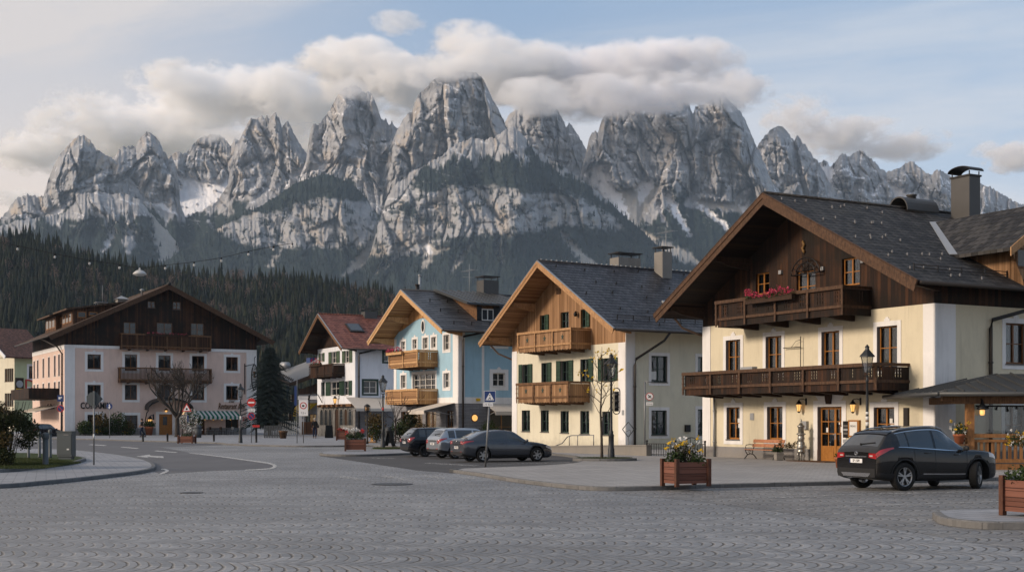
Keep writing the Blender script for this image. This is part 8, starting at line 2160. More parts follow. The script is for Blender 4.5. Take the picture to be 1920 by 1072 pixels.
m_.add(vo, [(4*k+j, 4*((k+1)%n)+j, 4*((k+1)%n)+j+1, 4*k+j+1) for k in range(n) for j in range(3)]); tag(m_.build('kerb', M['kerb'], None), kind='structure')
m_ = MB(); m_.lathe([(1.30,0),(1.30,.01)], (0,0,0), 28); o_ = m_.build('grass_bed', M['grass'], None); o_.location = (qi.x, qi.y, .19); o_.scale = (.98,.78,1); o_['kind'] = 'structure'
grass('grass', isl, 5000, .06, 3)
qj = pz(722, 84.3)
m_ = MB(); m_.lathe([(1.0,0),(1.0,.03),(.9,.05)], (0,0,0), 22); o_ = m_.build('grass_bed', M['grass'], None); o_.location = (qj.x+.2, qj.y, .0); o_.scale = (1.1,1.1,1); o_['kind'] = 'structure'
grass('grass', lambda r2: (lambda a, r: (qj.x+.2+1.02*r*math.cos(a), qj.y+1.02*r*math.sin(a), .04))(r2.uniform(0,6.28), r2.random()**.5), 2600, .08, 4)
# shrubs and plants before the houses
def shrub(px, Z, z, w, hh, label, mt='leaf', n=500, sz=.14, sd=1, extra=None, potted=None):
    cl = [((0,0,hh*.5),(w/2,w/2*.8,hh/2),n,sz,mt)] + [((random.Random(sd+k).uniform(-.3,.3)*w,0,hh*random.Random(sd*3+k).uniform(.4,.9)),(w*.25,w*.25,hh*.2),n//6,sz,mt) for k in range(4)]
    if extra: cl += extra
    plant('shrub', pz(px, Z, z), label, 'shrub', cl, None, (9, w*.4, hh*.8), sd)
shrub(706, 100, .12, 1.7, 2.3, 'tall dark shrub with russet tint left of the bare sapling', 'leaf_dry', 700, .15, 31, [((0,-.3,.9),(.7,.4,.7),400,.14,'leaf')])
shrub(752, 100, .12, 2.2, 1.9, 'broad green terrace shrub behind the bare sapling', 'leaf', 800, .14, 33)
shrub(772, 97.5, .12, 1.6, 2.5, 'olive green shrub right of the sapling at the blue house terrace', 'bushleaf', 800, .14, 35)
shrub(790, 96, .12, 1.4, 1.5, 'feathery dry shrub under the big beige awning', 'leaf_dry', 400, .14, 36)
qx = BLUE.E.matrix_world @ Vector(BLUE.right(BLUE.yz(906,0,BLUE.W)[0], .9, .12)); plant('shrub', qx, 'small round evergreen bush against the grey stone wall of the blue house', 'shrub', [((0,0,.9),(.75,.75,.9),900,.12,'leaf')], None, None, 37)
for px, o_, w_, hh, lab, mt, sd in ((160, 1.5, 2.0, 1.7, 'low dark plant table at the left corner of the pink inn', 'leaf', 41), (188, 1.4, 2.2, 2.6, 'rusty brown shrub below the dark wall lettering', 'leaf_dry', 42), (203, 1.4, 2.0, 2.0, 'dark green shrub under the round blue path sign', 'leaf', 43), (222, 1.5, 2.2, 2.7, 'bushy evergreen between the two ground floor windows of the pink inn', 'leaf', 44), (240, 1.5, 1.5, 1.6, 'orange tinted plant below the second ground floor window', 'leaf_dry', 45)):
    q = PT(px, o_); plant('shrub', q, lab, 'shrub', [((0,0,hh*.55),(w_/2,.6,hh*.48),650,.2,mt),((.2,0,hh*.3),(w_/2,.6,hh*.3),250,.2,'leaf'),((-.3,-.2,hh*.2),(.4,.3,.2),40,.18,'petal_yellow' if sd in (45,42) else 'leaf')], None, (8,w_*.4,hh*.8), sd)
q = PT(279.5, 1.6); pot(q, .5, 1.0, 'tall terracotta tub beside the walking person at the pink inn'); plant('shrub', q+Vector((0,0,.95)), 'dark clipped bush in the tall terracotta tub', 'shrub', [((0,0,.3),(.7,.6,.4),350,.2,'leaf')], None, None, 46)
q = PT(357, 3.0); plant('blossom_tree', q, 'small tree full of white blossoms left of the striped awning', 'tree', [((0,0,1.7),(1.6,1.0,1.4),420,.2,'leaf'),((0,-.2,1.8),(1.7,1.0,1.4),420,.16,'petal_white'),((.3,-.2,.7),(1.2,.8,.5),160,.16,'petal_white')], None, (14,1.0,2.4), 47)
e = empty('glowing_globe', PT(342, 2.2), 0, 'round warm globe lamp among the white blossoms', 'lamp'); m_ = MB(); m_.ball((0,0,2.75), .33, 12, 8); fin(m_, 'globe', m_emit('globe glow', (1.0,.62,.30), .55, (.8,.55,.35)), e); m_ = MB(); m_.tube([(0,0,0),(0,0,2.5)], .04, 6); fin(m_, 'post', 'iron', e)
e = empty('wooden_crate', pz(697, 101, .12), R(10), 'small wooden display stand with a lit lantern near the short lamp', 'stand'); m_ = MB(); m_.box(-.35,.35,-.25,.25,0,.08); m_.box(-.35,-.28,-.25,.25,.08,1.1); m_.box(.28,.35,-.25,.25,.08,1.1); m_.box(-.35,.35,-.25,.25,1.1,1.18); fin(m_, 'frame', 'timber_honey', e); m_ = MB(); m_.box(-.1,.1,-.1,.1,.1,.6); fin(m_, 'lantern', m_emit('candle lantern', (1.0,.5,.16), .2, (.5,.3,.12)), e)

# ------------------------------------------------------------------ cables with bulbs over the street
Zs = 40.0; cable = [(-60,447),(0,455),(33,461),(103,476),(168,488),(224,496),(262,502),(310,497),(364,491),(415,483),(466,471),(513,462),(548,456),(600,442),(760,392)]
pts = [P(x, y, Zs) for x, y in spoly(cable[:-2], 4)]
e = empty('light_string', P(262, 502, Zs), 0, 'sagging cable of small unlit bulbs strung across the street', 'string lights'); o0 = e.location
m_ = MB(); m_.tube([p - o0 for p in pts], .008, 5); fin(m_, 'cable', 'black', e)
M['bulb'] = m_plain('frosted bulb', (.42,.42,.41), .35, .5, 0, .05)
for x, y in ((33,461),(103,476),(168,488),(224,496),(310,497),(364,491),(415,483),(466,471),(513,462),(548,456)):
    c = P(x, y, Zs) - o0; m_ = MB(); m_.tube([c, c-Vector((0,0,.06))], .022, 6); k_ = fin(m_, 'bulb_socket', 'black', e); m_ = MB(); m_.ball(c-Vector((0,0,.10)), .040, 8, 6, 0, (1,1,1.15)); fin(m_, 'bulb', 'bulb', k_)
e = empty('hanging_street_lamp', P(262, 502, Zs), 0, 'white dish street lamp hanging from the cable of bulbs', 'street lamp'); m_ = MB(); m_.lathe([(.015,.0),(.03,-.03),(.03,-.07),(.10,-.085),(.19,-.16),(.215,-.21),(.20,-.215)], (0,0,0), 18); fin(m_, 'shade', 'bulb', e); m_ = MB(); m_.lathe([(.19,-.213),(.12,-.25),(.01,-.262)], (0,0,0), 14); fin(m_, 'diffuser', 'bulb', e)

# ------------------------------------------------------------------ people
def skin_mesh(name, verts, edges, mat, parent, levels=2, root=0):
    me = bpy.data.meshes.new(name); me.from_pydata([v[:3] for v in verts], edges, []); o_ = bpy.data.objects.new(name, me); COL.objects.link(o_)
    sm = o_.modifiers.new('skin', 'SKIN'); sm.use_smooth_shade = True
    for i, v in enumerate(verts):
        sv = me.skin_vertices[0].data[i]; r_ = v[3]; sv.radius = (r_, r_ if len(v) < 5 else v[4]); sv.use_root = (i == root)
    ss = o_.modifiers.new('sub', 'SUBSURF'); ss.levels = levels; ss.render_levels = levels
    dg = bpy.context.evaluated_depsgraph_get(); m2 = bpy.data.meshes.new_from_object(o_.evaluated_get(dg)); bpy.data.objects.remove(o_); bpy.data.meshes.remove(me)
    m2.name = name; m2.materials.clear(); m2.materials.append(M[mat]); o2 = bpy.data.objects.new(name, m2); COL.objects.link(o2)
    if parent is not None: o2.parent = parent
    return o2
def person(p, rz, label, stride=.18, hair='hair', arm_bend=.1, long_coat=.0, s=1.0):
    """figure facing +y, 1.75 m tall"""
    e = empty('person', p, rz, label, 'person'); e.scale = (s, s, s)
    hL, hR = (-.19, .04 if arm_bend < .3 else .22, .80 if arm_bend < .3 else 1.06), (.19, .02 if arm_bend < .3 else .20, .80 if arm_bend < .3 else 1.02)
    V = [(0,0,.95,.12,.10),(0,.0,1.15,.13,.10),(0,.0,1.36,.14,.10),(0,.01,1.47,.055),(0,.02,1.55,.055),(0,.03,1.62,.085,.095),(0,.025,1.70,.07,.08),
         (-.16,0,1.40,.06),(-.23,-.03,1.16,.045),(hL[0]-.03,hL[1]-.02,hL[2]+.09,.032),(hL[0]-.02,hL[1],hL[2],.035,.02),
         (.16,0,1.40,.06),(.23,-.03,1.16,.045),(hR[0]+.03,hR[1]-.02,hR[2]+.09,.032),(hR[0]+.02,hR[1],hR[2],.035,.02),
         (-.09,0,.88,.085),(-.10,stride*.55,.50,.06),(-.10,stride*.2,.09,.042),(-.10,stride*.2+.13,.04,.04,.03),
         (.09,0,.88,.085),(.10,-stride*.3,.50,.06),(.10,-stride*1.1,.10,.042),(.10,-stride*1.1+.13,.04,.04,.03), (0,.115,1.615,.014), (0,.10,1.56,.02)]
    E_ = [(0,1),(1,2),(2,3),(3,4),(4,5),(5,6),(2,7),(7,8),(8,9),(9,10),(2,11),(11,12),(12,13),(13,14),(0,15),(15,16),(16,17),(17,18),(0,19),(19,20),(20,21),(21,22),(5,23),(4,24)]
    for hi, hv, sg in ((10, hL, -1), (14, hR, 1)):
        for k in range(4):
            a = len(V); x = hv[0]+sg*.02; l_ = (.075,.085,.08,.065)[k]; V += [(x, hv[1]-.024+k*.016, hv[2]-.045, .0085), (x-sg*.012, hv[1]-.02+k*.015, hv[2]-.045-l_, .007)]; E_ += [(hi,a),(a,a+1)]
        a = len(V); V += [(hv[0]-sg*.0, hv[1]+.04, hv[2]-.03, .010), (hv[0]-sg*.02, hv[1]+.05, hv[2]-.075, .008)]; E_ += [(hi,a),(a,a+1)]
    skin_mesh('body', V, E_, 'skin', e, 2)
    C = [(0,0,.92-long_coat,.165,.135),(0,0,1.12,.165,.13),(0,0,1.34,.175,.13),(0,.01,1.47,.085),(-.17,0,1.40,.085),(-.24,-.03,1.16,.066),(hL[0]-.03,hL[1]-.02,hL[2]+.10,.05),(.17,0,1.40,.085),(.24,-.03,1.16,.066),(hR[0]+.03,hR[1]-.02,hR[2]+.10,.05)]
    skin_mesh('coat', C, [(0,1),(1,2),(2,3),(2,4),(4,5),(5,6),(2,7),(7,8),(8,9)], 'coat', e, 2)
    D = [(0,0,.96,.13,.11)] + [(x, y, z, r_+.018) for x, y, z, r_ in ((-.09,0,.86,.085),(-.10,stride*.55,.50,.062),(-.10,stride*.2,.10,.052),(.09,0,.86,.085),(.10,-stride*.3,.50,.062),(.10,-stride*1.1,.11,.052))]
    skin_mesh('trousers', D, [(0,1),(1,2),(2,3),(0,4),(4,5),(5,6)], 'jeans', e, 2)
    for x, y in ((-.10,stride*.2),(.10,-stride*1.1)): m_ = MB(); m_.ball((x,y+.06,.05), .075, 10, 6, 0, (.68,1.75,.75)); fin(m_, 'shoe', 'shoe', e)
    m_ = MB(); m_.ball((0,.0,1.675), .108, 12, 8, 0, (.95,1.0,.98)); m_.ball((0,-.03,1.60), .09, 10, 6, 0, (.95,.8,1.0)); fin(m_, 'hair', hair, e)
    f_ = MB()
    for sx in (-1,1): f_.ball((sx*.034,.108,1.632), .011, 6, 4)
    f_.box(-.022,.022,.112,.117,1.578,1.583); fin(f_, 'face_detail', 'shoe', e)
    return e
person(pz(590, 126, .12), R(8), 'grey haired person in a black coat walking away near the stone arcade', .20, 'hair_grey', .1, .12, 1.13)
e = person(pz(266, 134, .12), R(118), 'dark haired person in black walking past the pink inn', .34, 'hair', .5, 0, 1.1)
M_bag = MB(); M_bag.box(-.12,.12,-.16,.0,.0,.24); M_bag.tube([(-.1,-.08,.24),(0,-.08,.42),(.1,-.08,.24)], .012, 5)
qb = pz(590, 126, .12); o_ = fin(M_bag, 'shoulder_bag', 'coat', None); o_.location = qb + Vector((.34,-.12,1.02)); tag(o_, 'dark bag hanging at the side of the person by the arcade', 'bag')
# ------------------------------------------------------------------ vehicles
M['tyre'] = m_plain('tyre rubber', (.014,.014,.014), .85, .2, 0, .25, 9)
M['rim'] = m_plain('alloy rim', (.34,.34,.34), .35, .5, .8, .1)
M['rim_dark'] = m_plain('dark alloy rim', (.03,.03,.032), .4, .5, .6, .1)
M['arch'] = m_plain('black plastic trim', (.012,.012,.013), .6, .3)
M['chrome'] = m_plain('chrome', (.55,.55,.56), .15, .5, 1.0, .05)
M['car_glass'] = m_plain('car glazing', (.012,.015,.018), .04, .8, 0, .3, 1.5, 0, .6)
M['tail'] = m_plain('tail lamp', (.30,.010,.012), .12, .6, 0, .3, 8, 0, .8)
M['tail_clear'] = m_plain('clear lamp', (.45,.40,.38), .12, .6, 0, .2, 8, 0, .8)
M['reflector'] = m_plain('reflector', (.25,.01,.01), .3, .5)
M['seatdark'] = m_plain('wiper', (.01,.01,.01), .6, .3)
def paint(name, c, metal=.35): return m_plain(name, c, .07, .5, metal, .05, 2)
M['car_black'] = paint('black car paint', (.007,.009,.014), 0); M['car_silver'] = paint('silver car paint', (.33,.36,.40), .6); M['car_grey'] = paint('grey car paint', (.075,.082,.095), .5); M['car_suv'] = paint('dark brown grey car paint', (.009,.0082,.008), 0)

class CarShape:
    def __init__(s, L, W, prof):
        s.L, s.W = L, W; s.p = {k: (np.array([a for a, b in v], float), np.array([b for a, b in v], float)) for k, v in prof.items()}
    def g(s, k, x):
        xs, ys = s.p[k]; n = len(xs)
        if x <= xs[0]: return ys[0]
        if x >= xs[-1]: return ys[-1]
        i = int(np.searchsorted(xs, x)) - 1
        h_ = xs[i+1]-xs[i]; t = (x-xs[i])/h_
        m0 = (ys[i+1]-ys[max(i-1,0)])/(xs[i+1]-xs[max(i-1,0)]) if i > 0 else (ys[1]-ys[0])/(xs[1]-xs[0])
        m1 = (ys[min(i+2,n-1)]-ys[i])/(xs[min(i+2,n-1)]-xs[i])
        d = (ys[i+1]-ys[i])/h_
        if d == 0: m0 = m1 = 0
        else:
            a, b = m0/d, m1/d
            if a < 0: m0 = 0
            if b < 0: m1 = 0
            r = a*a+b*b
            if r > 9: q = 3/math.sqrt(r); m0, m1 = q*a*d, q*b*d
        t2, t3 = t*t, t*t*t
        return ys[i]*(2*t3-3*t2+1) + m0*h_*(t3-2*t2+t) + ys[i+1]*(-2*t3+3*t2) + m1*h_*(t3-t2)
    def ring(s, x):
        w = s.g('w', x)*s.W/2; zb = s.g('bot', x); zs = s.g('belt', x); zt = max(s.g('top', x), zs+.015)
        gh = min(1.0, (zt-zs)/.45); wr = w*(.93 - .20*gh); wb = w*.955
        hgt = zs - zb
        pts = [(0, zb), (w*.82, zb), (w*.955, zb+.05), (w*.985, zb+hgt*.22), (w, zb+hgt*.50), (w*.995, zb+hgt*.72), (w*.978, zs-hgt*.07), (wb, zs)]
        # greenhouse side with a little curve
        for f in (.2, .4, .6, .8): pts.append((wb+(wr-wb)*f + .020*math.sin(math.pi*f)*gh, zs+(zt-.055*gh-.01-zs)*f))
        pts += [(wr, zt-.055*gh-.008), (wr-.035, zt-.018*gh-.004), (wr-.11, zt), (wr*.5, zt+.022), (0, zt+.03)]
        return pts                                    # 17 points: 7 = belt, 12 = roof edge, 16 = centre
    def at(s, x, v, off=0.0, side=-1):
        r = s.ring(x); i = min(int(v), len(r)-2); f = v-i
        y = r[i][0]+(r[i+1][0]-r[i][0])*f; z = r[i][1]+(r[i+1][1]-r[i][1])*f
        dy, dz = r[i+1][0]-r[i][0], r[i+1][1]-r[i][1]; l = math.hypot(dy, dz) or 1
        return Vector((x, side*(y+dz/l*off), z-dy/l*off))
    def patch(s, mb, xs, v0, v1, nv, off, side, mat=0, v0f=None, v1f=None):
        vs = []; n = len(xs)
        for x in xs:
            a = v0f(x) if v0f else v0; b = v1f(x) if v1f else v1
            for k in range(nv+1): vs.append(s.at(x, a+(b-a)*k/nv, off, side))
        mb.add(vs, [(i*(nv+1)+k, (i+1)*(nv+1)+k, (i+1)*(nv+1)+k+1, i*(nv+1)+k+1) for i in range(n-1) for k in range(nv)], mat, True)
def lin(a, b, n): return [a+(b-a)*k/n for k in range(n+1)]

def wheel(e, x, y, r, w_, rimmat, side, steer=0.0, spokes=5, style='double'):
    we = MB(); we.tube([(0,-w_*.3,0),(0,w_*.3,0)], r*.45, 20, 0, False); wo = we.build('wheel', M['arch'], e); wo.location = (x, y, r); wo.rotation_euler = (0, 0, steer)
    ty = MB(); n = 36; prof = [(r*.66,-w_/2+.01),(r*.72,-w_/2),(r*.90,-w_/2),(r*.975,-w_/2+.022),(r,-w_/2+.05),(r,w_/2-.05),(r*.975,w_/2-.022),(r*.90,w_/2),(r*.72,w_/2),(r*.66,w_/2-.01)]
    vs = []; 
    for rr, yy in prof:
        for k in range(n): t_ = 2*math.pi*k/n; vs.append((rr*math.cos(t_), yy, rr*math.sin(t_)))
    fs = [(i*n+k, i*n+(k+1)%n, (i+1)*n+(k+1)%n, (i+1)*n+k) for i in range(len(prof)-1) for k in range(n)] + [((len(prof)-1)*n+k, (len(prof)-1)*n+(k+1)%n, (k+1)%n, k) for k in range(n)]
    ty.add(vs, fs, 0, True); ty.build('tyre', M['tyre'], wo)
    ri = MB(); R_ = r*.67; yo = side*(w_/2-.012)
    vs = []; pr = [(R_,yo),(R_*.93,yo),(R_*.90,yo-side*.05),(R_*.90,-yo*.6)]
    for rr, yy in pr:
        for k in range(n): t_ = 2*math.pi*k/n; vs.append((rr*math.cos(t_), yy, rr*math.sin(t_)))
    ri.add(vs, [(i*n+k, i*n+(k+1)%n, (i+1)*n+(k+1)%n, (i+1)*n+k) for i in range(3) for k in range(n)], 0, True)
    for k in range(spokes):
        t_ = 2*math.pi*k/spokes + .3
        for dt in ((-.16, .16) if style == 'double' else (0,)):
            p = Vector((R_*.14*math.cos(t_), yo-side*.015, R_*.14*math.sin(t_))); q = Vector((R_*.93*math.cos(t_+dt), yo-side*.008, R_*.93*math.sin(t_+dt)))
            ri.bar(p, q, .034 if style == 'double' else .06, .024, (0,1,0))
    ri.tube([(0,yo-side*.05,0),(0,yo-side*.004,0)], R_*.20, 14, 0, False)
    ri.build('rim', M[rimmat], wo)

def car(name, loc, heading, label, spec, cat='car'):
    L, W = spec['L'], spec['W']; s = CarShape(L, W, spec['prof']); e = empty(name, loc, heading, label, cat, 'parked cars')
    xs = sorted(set([round(v, 3) for v in lin(-L/2, L/2, 46)] + [round(-L/2+v, 3) for v in (.012,.03,.055,.09,.13,.18,.24)] + [round(L/2-v, 3) for v in (.012,.03,.06,.1,.15)]))
    mb = MB(); vs = []; 
    for x in xs:
        r = s.ring(x); full = [(x, -y, z) for y, z in r] + [(x, y, z) for y, z in r[-2:0:-1]]; vs += full
    m = len(r)*2-2; fs = [(i*m+k, (i+1)*m+k, (i+1)*m+(k+1)%m, i*m+(k+1)%m) for i in range(len(xs)-1) for k in range(m)]
    fs += [tuple(range(m)), tuple((len(xs)-1)*m+k for k in range(m-1,-1,-1))]
    mb.add(vs, fs, 0, True); body = mb.build('body', [M[spec['paint']], M['arch']], e)
    for f in body.data.polygons:
        if len(f.vertices) > 4: f.use_smooth = False
    # wheel arches cut out of the body
    r = spec['r']; ax = (-spec['wb']/2+spec['sh'], spec['wb']/2+spec['sh']); tr = W/2-.115
    cut = MB(); n = 30
    for xw in ax:
        for sd in (-1, 1):
            R_ = r+.055; cv = [(xw+R_*math.cos(2*math.pi*k/n), sd*(W/2-.34), r+.01+R_*math.sin(2*math.pi*k/n)) for k in range(n)] + [(xw+R_*math.cos(2*math.pi*k/n), sd*(W/2+.2), r+.01+R_*math.sin(2*math.pi*k/n)) for k in range(n)]
            cut.add(cv, [tuple(range(n)), tuple(range(2*n-1,n-1,-1))] + [(k,(k+1)%n,n+(k+1)%n,n+k) for k in range(n)], 1)
    co_ = cut.build('arch_cutter', [M[spec['paint']], M['arch']], e)
    md = body.modifiers.new('arches', 'BOOLEAN'); md.object = co_; md.operation = 'DIFFERENCE'; md.solver = 'EXACT'
    dg = bpy.context.evaluated_depsgraph_get(); m2 = bpy.data.meshes.new_from_object(body.evaluated_get(dg)); body.modifiers.clear(); body.data = m2; m2.name = 'body'
    bpy.data.objects.remove(co_)
    # glazing
    for side in (-1, 1):
        for i, (xa, xb) in enumerate(spec['win']):
            g_ = MB(); s.patch(g_, lin(xa, xb, 14), 7.25, 11.75, 8, .004, side, 0, None, None); g_.build('side_window', M['car_glass'], e)
        if spec.get('chrome'):
            c_ = MB(); xa, xb = spec['win'][0][0]-.05, spec['win'][-1][1]+.05
            s.patch(c_, lin(xa, xb, 24), 7.0, 7.2, 1, .006, side); s.patch(c_, lin(xa, xb, 24), 11.82, 12.05, 1, .006, side); c_.build('window_trim', M['chrome'], e)
        for x in spec['doors']:
            d_ = MB(); s.patch(d_, [x-.005, x+.005], 2.4, 7.0, 12, .0025, side); d_.build('door_seam', M['arch'], e)
        for x in spec['handles']:
            h_ = MB(); p = s.at(x, 5.75, .02, side); h_.tube([p-Vector((.10,0,0)), p+Vector((0,side*.012,.0)), p+Vector((.10,0,.005))], .013, 6); h_.build('door_handle', M[spec['paint']], e)
        mi = MB(); p = s.at(spec['mirror'], 7.4, .02, side); mi.ball(p+Vector((0,side*.11,.06)), .10, 10, 6, 0, (.55,1.05,.72)); mi.bar(p, p+Vector((0,side*.08,.03)), .05, .03); mi.build('mirror', M[spec.get('mirrorm', spec['paint'])], e)
        sk = MB(); s.patch(sk, lin(ax[0]+r+.07, ax[1]-r-.07, 10), 1.4, 3.0, 3, .006, side); sk.build('sill_trim', M['arch'], e)
        if spec.get('strip'): st = MB(); s.patch(st, lin(ax[0]+r+.25, ax[1]-r-.1, 10), 2.95, 3.08, 1, .012, side); st.build('chrome_strip', M['chrome'], e)
        if spec.get('cladding'):
            for xw in ax:
                a_ = MB(); vv = []
                for k in range(25):
                    t_ = -.18+ (math.pi+.36)*k/24
                    for rr in (r+.052, r+.095):
                        xx, zz = xw+rr*math.cos(t_), r+.01+rr*math.sin(t_); rg = s.ring(xx)
                        zz = max(zz, rg[1][1]+.01); yy = np.interp(zz, [q[1] for q in rg[1:8]], [q[0] for q in rg[1:8]]); vv.append((xx, side*(yy+.008), zz))
                a_.add(vv, [(2*k,2*k+2,2*k+3,2*k+1) for k in range(24)], 0, True); a_.build('arch_trim', M['arch'], e)
        # lamps
        t_ = MB(); s.patch(t_, lin(-L/2+.004, -L/2+spec['tl'][0], 8), spec['tl'][1], spec['tl'][2], 5, .008, side, 0, (lambda x: spec['tl'][1]+(spec['tl'][2]-spec['tl'][1])*.6*max(0,(x+L/2)/spec['tl'][0])**1.5), None)
        xr = -L/2-.006; w0 = s.ring(-L/2)
        y1 = np.interp(spec['tz'][0], [q[1] for q in w0[1:8]], [q[0] for q in w0[1:8]]); y0 = y1-spec['tz'][2]
        z0, z1 = spec['tz'][0], spec['tz'][1]
        t_.add([(xr,side*y0,z0+(z1-z0)*.25),(xr,side*y1,z0),(xr,side*y1*.985,z1),(xr,side*y0,z1),(xr+.05,side*y0,z0+(z1-z0)*.25),(xr+.05,side*y1,z0),(xr+.05,side*y1*.985,z1),(xr+.05,side*y0,z1)], [(0,1,2,3),(7,6,5,4),(0,4,5,1),(1,5,6,2),(2,6,7,3),(3,7,4,0)])
        tl_ = t_.build('tail_light', M['tail'], e); c_ = MB(); c_.box(xr-.004, xr+.01, *sorted((side*(y0+.04), side*(y0+spec['tz'][2]*.55))), z0+(z1-z0)*.42, z0+(z1-z0)*.66); c_.build('lamp_insert', M['tail_clear'], tl_)
        rf = MB(); yb = spec['rz'][1]; rf.box(-L/2-.012, -L/2+.05, *sorted((side*yb, side*(yb+.2))), spec['rz'][0], spec['rz'][0]+.045); rf.build('reflector', M['reflector'], e)
        hl = MB(); s.patch(hl, lin(L/2-.42, L/2-.03, 10), 5.6, 7.3, 4, .006, side); hl.build('headlight', M['tail_clear'], e)
    # windscreen and rear window lie on the roof-centre part of the section
    for nm, (xa, xb) in (('windscreen', spec['ws']), ('rear_window', spec['rw'])):
        g_ = MB()
        for side in (-1, 1): s.patch(g_, lin(xa, xb, 12), 13.6 if nm == 'windscreen' else 13.9, 16, 6, .005, side)
        g_.build(nm, M['car_glass'], e)
    # back of the car
    w0 = s.ring(-L/2); yw = w0[4][0]; zb = w0[0][1]
    b_ = MB(); s.patch(b_, lin(-L/2+.002, -L/2+.55, 10), .9, spec.get('bumpv', 2.9), 4, .010, -1); s.patch(b_, lin(-L/2+.002, -L/2+.55, 10), .9, spec.get('bumpv', 2.9), 4, .010, 1)
    b_.box(-L/2-.014, -L/2+.02, -yw*.93, yw*.93, zb+.01, zb+spec.get('bumph', .16)); b_.build('bumper', M['arch'], e)
    if spec.get('skid'): k_ = MB(); k_.add([(-L/2-.03,-yw*.62,zb+.02),(-L/2-.03,yw*.62,zb+.02),(-L/2-.03,yw*.74,zb+.12),(-L/2-.03,-yw*.74,zb+.12),(-L/2,-yw*.62,zb+.02),(-L/2,yw*.62,zb+.02),(-L/2,yw*.74,zb+.12),(-L/2,-yw*.74,zb+.12)], [(0,1,2,3),(0,4,5,1),(1,5,6,2),(2,6,7,3),(3,7,4,0)]); k_.build('skid_plate', M['chrome'], e)
    zp = spec['plate']; TP = lambda a, o, z: (-L/2-.016-o, -a, z)
    n_ = MB(TP); n_.box(-.26,.26,0,.008,zp-.055,zp+.055); pl = n_.build('number_plate', M['signwhite'], e); n_ = MB(TP); n_.box(-.26,-.215,.0085,.010,zp-.055,zp+.055); n_.build('plate_band', M['blue'], pl)
    lettering(spec['reg'], .105, TP, .02, .012, zp, M['black'], 'lettering', pl, .003, 0, .82)
    zl = spec['ledge']; c_ = MB(); c_.box(-L/2-.018, -L/2+.01, -.42, .42, zl, zl+.03); c_.build('tailgate_strip', M['chrome' if spec.get('chrome') else 'arch'], e)
    if spec.get('badge'):
        z = spec['badge']; m_ = MB(); m_.tube([(-L/2-.012, .065*math.cos(2*math.pi*k/16), z+.045*math.sin(2*math.pi*k/16)) for k in range(17)], .007, 5); m_.tube([(-L/2-.012, .028*math.cos(2*math.pi*k/12), z+.04*math.sin(2*math.pi*k/12)) for k in range(13)], .006, 5); m_.build('badge', M['chrome'], e)
    x_, z_ = spec['wiper']; m_ = MB(); p0 = s.at(x_, 16, .02, -1); p1 = s.at(x_+.06, 14.6, .02, -1); m_.tube([p0, p1], .014, 5); m_.ball(p0, .03, 6, 4); m_.build('wiper', M['seatdark'], e) if spec.get('rearwiper') else None
    if spec.get('rails'):
        for side in (-1, 1):
            m_ = MB(); xa, xb = spec['rails']; pp = [s.at(x, 13.3, .035+.0*k, side) for k, x in enumerate(lin(xa, xb, 12))]; pp[0] = s.at(xa-.08, 13.3, .0, side); pp[-1] = s.at(xb+.08, 13.3, .0, side); m_.tube(pp, .020, 6); m_.build('roof_rail', M['rim'], e)
    if spec.get('spoiler'):
        xa, xb = spec['spoiler']; m_ = MB()
        for side in (-1, 1): s.patch(m_, lin(xa, xb, 4), 13.0, 16, 6, .022, side)
        m_.build('roof_spoiler', M[spec['paint']], e)
    a_ = MB(); p = s.at(spec['spoiler'][1]+.25 if spec.get('spoiler') else 0.0, 16, 0, -1); a_.tube([p, p+Vector((-.12,0,.14))], .008, 5); a_.build('aerial', M['arch'], e)
    steer = spec.get('steer', 0)
    for xw, st in ((ax[0], 0), (ax[1], steer)):
        for sd in (-1, 1): wheel(e, xw, sd*tr, r, .225, spec['rim'], sd, st, spec.get('spk', 5), spec.get('spst', 'double'))
    return e

def spec_hatch(L, W, Hh, paint_, belt=.92, rimm='rim', rake=.42, **kw):
    h2 = L/2
    d = dict(L=L, W=W, paint=paint_, r=.315, wb=L*.605, sh=.04, rim=rimm, prof=dict(
        w=[(-h2,.86),(-h2+.04,.915),(-h2+.12,.955),(-h2+.4,.99),(-.3,1.0),(h2-.9,.985),(h2-.4,.93),(h2-.15,.83),(h2-.05,.74),(h2,.62)],
        bot=[(-h2,.36),(-h2+.25,.27),(-h2+.7,.21),(h2-.8,.19),(h2-.2,.20),(h2,.27)],
        belt=[(-h2,belt-.05),(-h2+.1,belt+.05),(-h2+.5,belt+.07),(0,belt+.0),(h2-1.15,belt-.06),(h2-.5,belt-.20),(h2-.15,belt-.30),(h2,belt-.42)],
        top=[(-h2,belt-.03),(-h2+.05,belt+.09),(-h2+.12,belt+.16),(-h2+rake,Hh-.10),(-h2+rake+.14,Hh-.055),(-h2+rake+.6,Hh-.015),(-.15,Hh-.02),(.25,Hh-.07),(h2-1.22,belt+.03),(h2-.85,belt-.045),(h2-.5,belt-.12),(h2-.15,belt-.24),(h2,belt-.38)]),
        win=[(-h2+rake+.12,-h2+rake+.46),(-h2+rake+.53,-.22),(-.13,h2-1.42)], doors=[-h2+1.28,-.17,h2-1.22], handles=[-.42,.62], mirror=h2-1.35, ws=(h2-1.28,.30), rw=(-h2+.10,-h2+rake-.03),
        tl=(.34,5.2,7.0), tz=(belt-.20,belt-.02,.20), rz=(.47,.45), plate=.74, ledge=.86, reg='GS 417 B', wiper=(-h2+.15,0), spoiler=(-h2+rake-.06,-h2+rake+.16), rearwiper=True)
    d.update(kw); return d

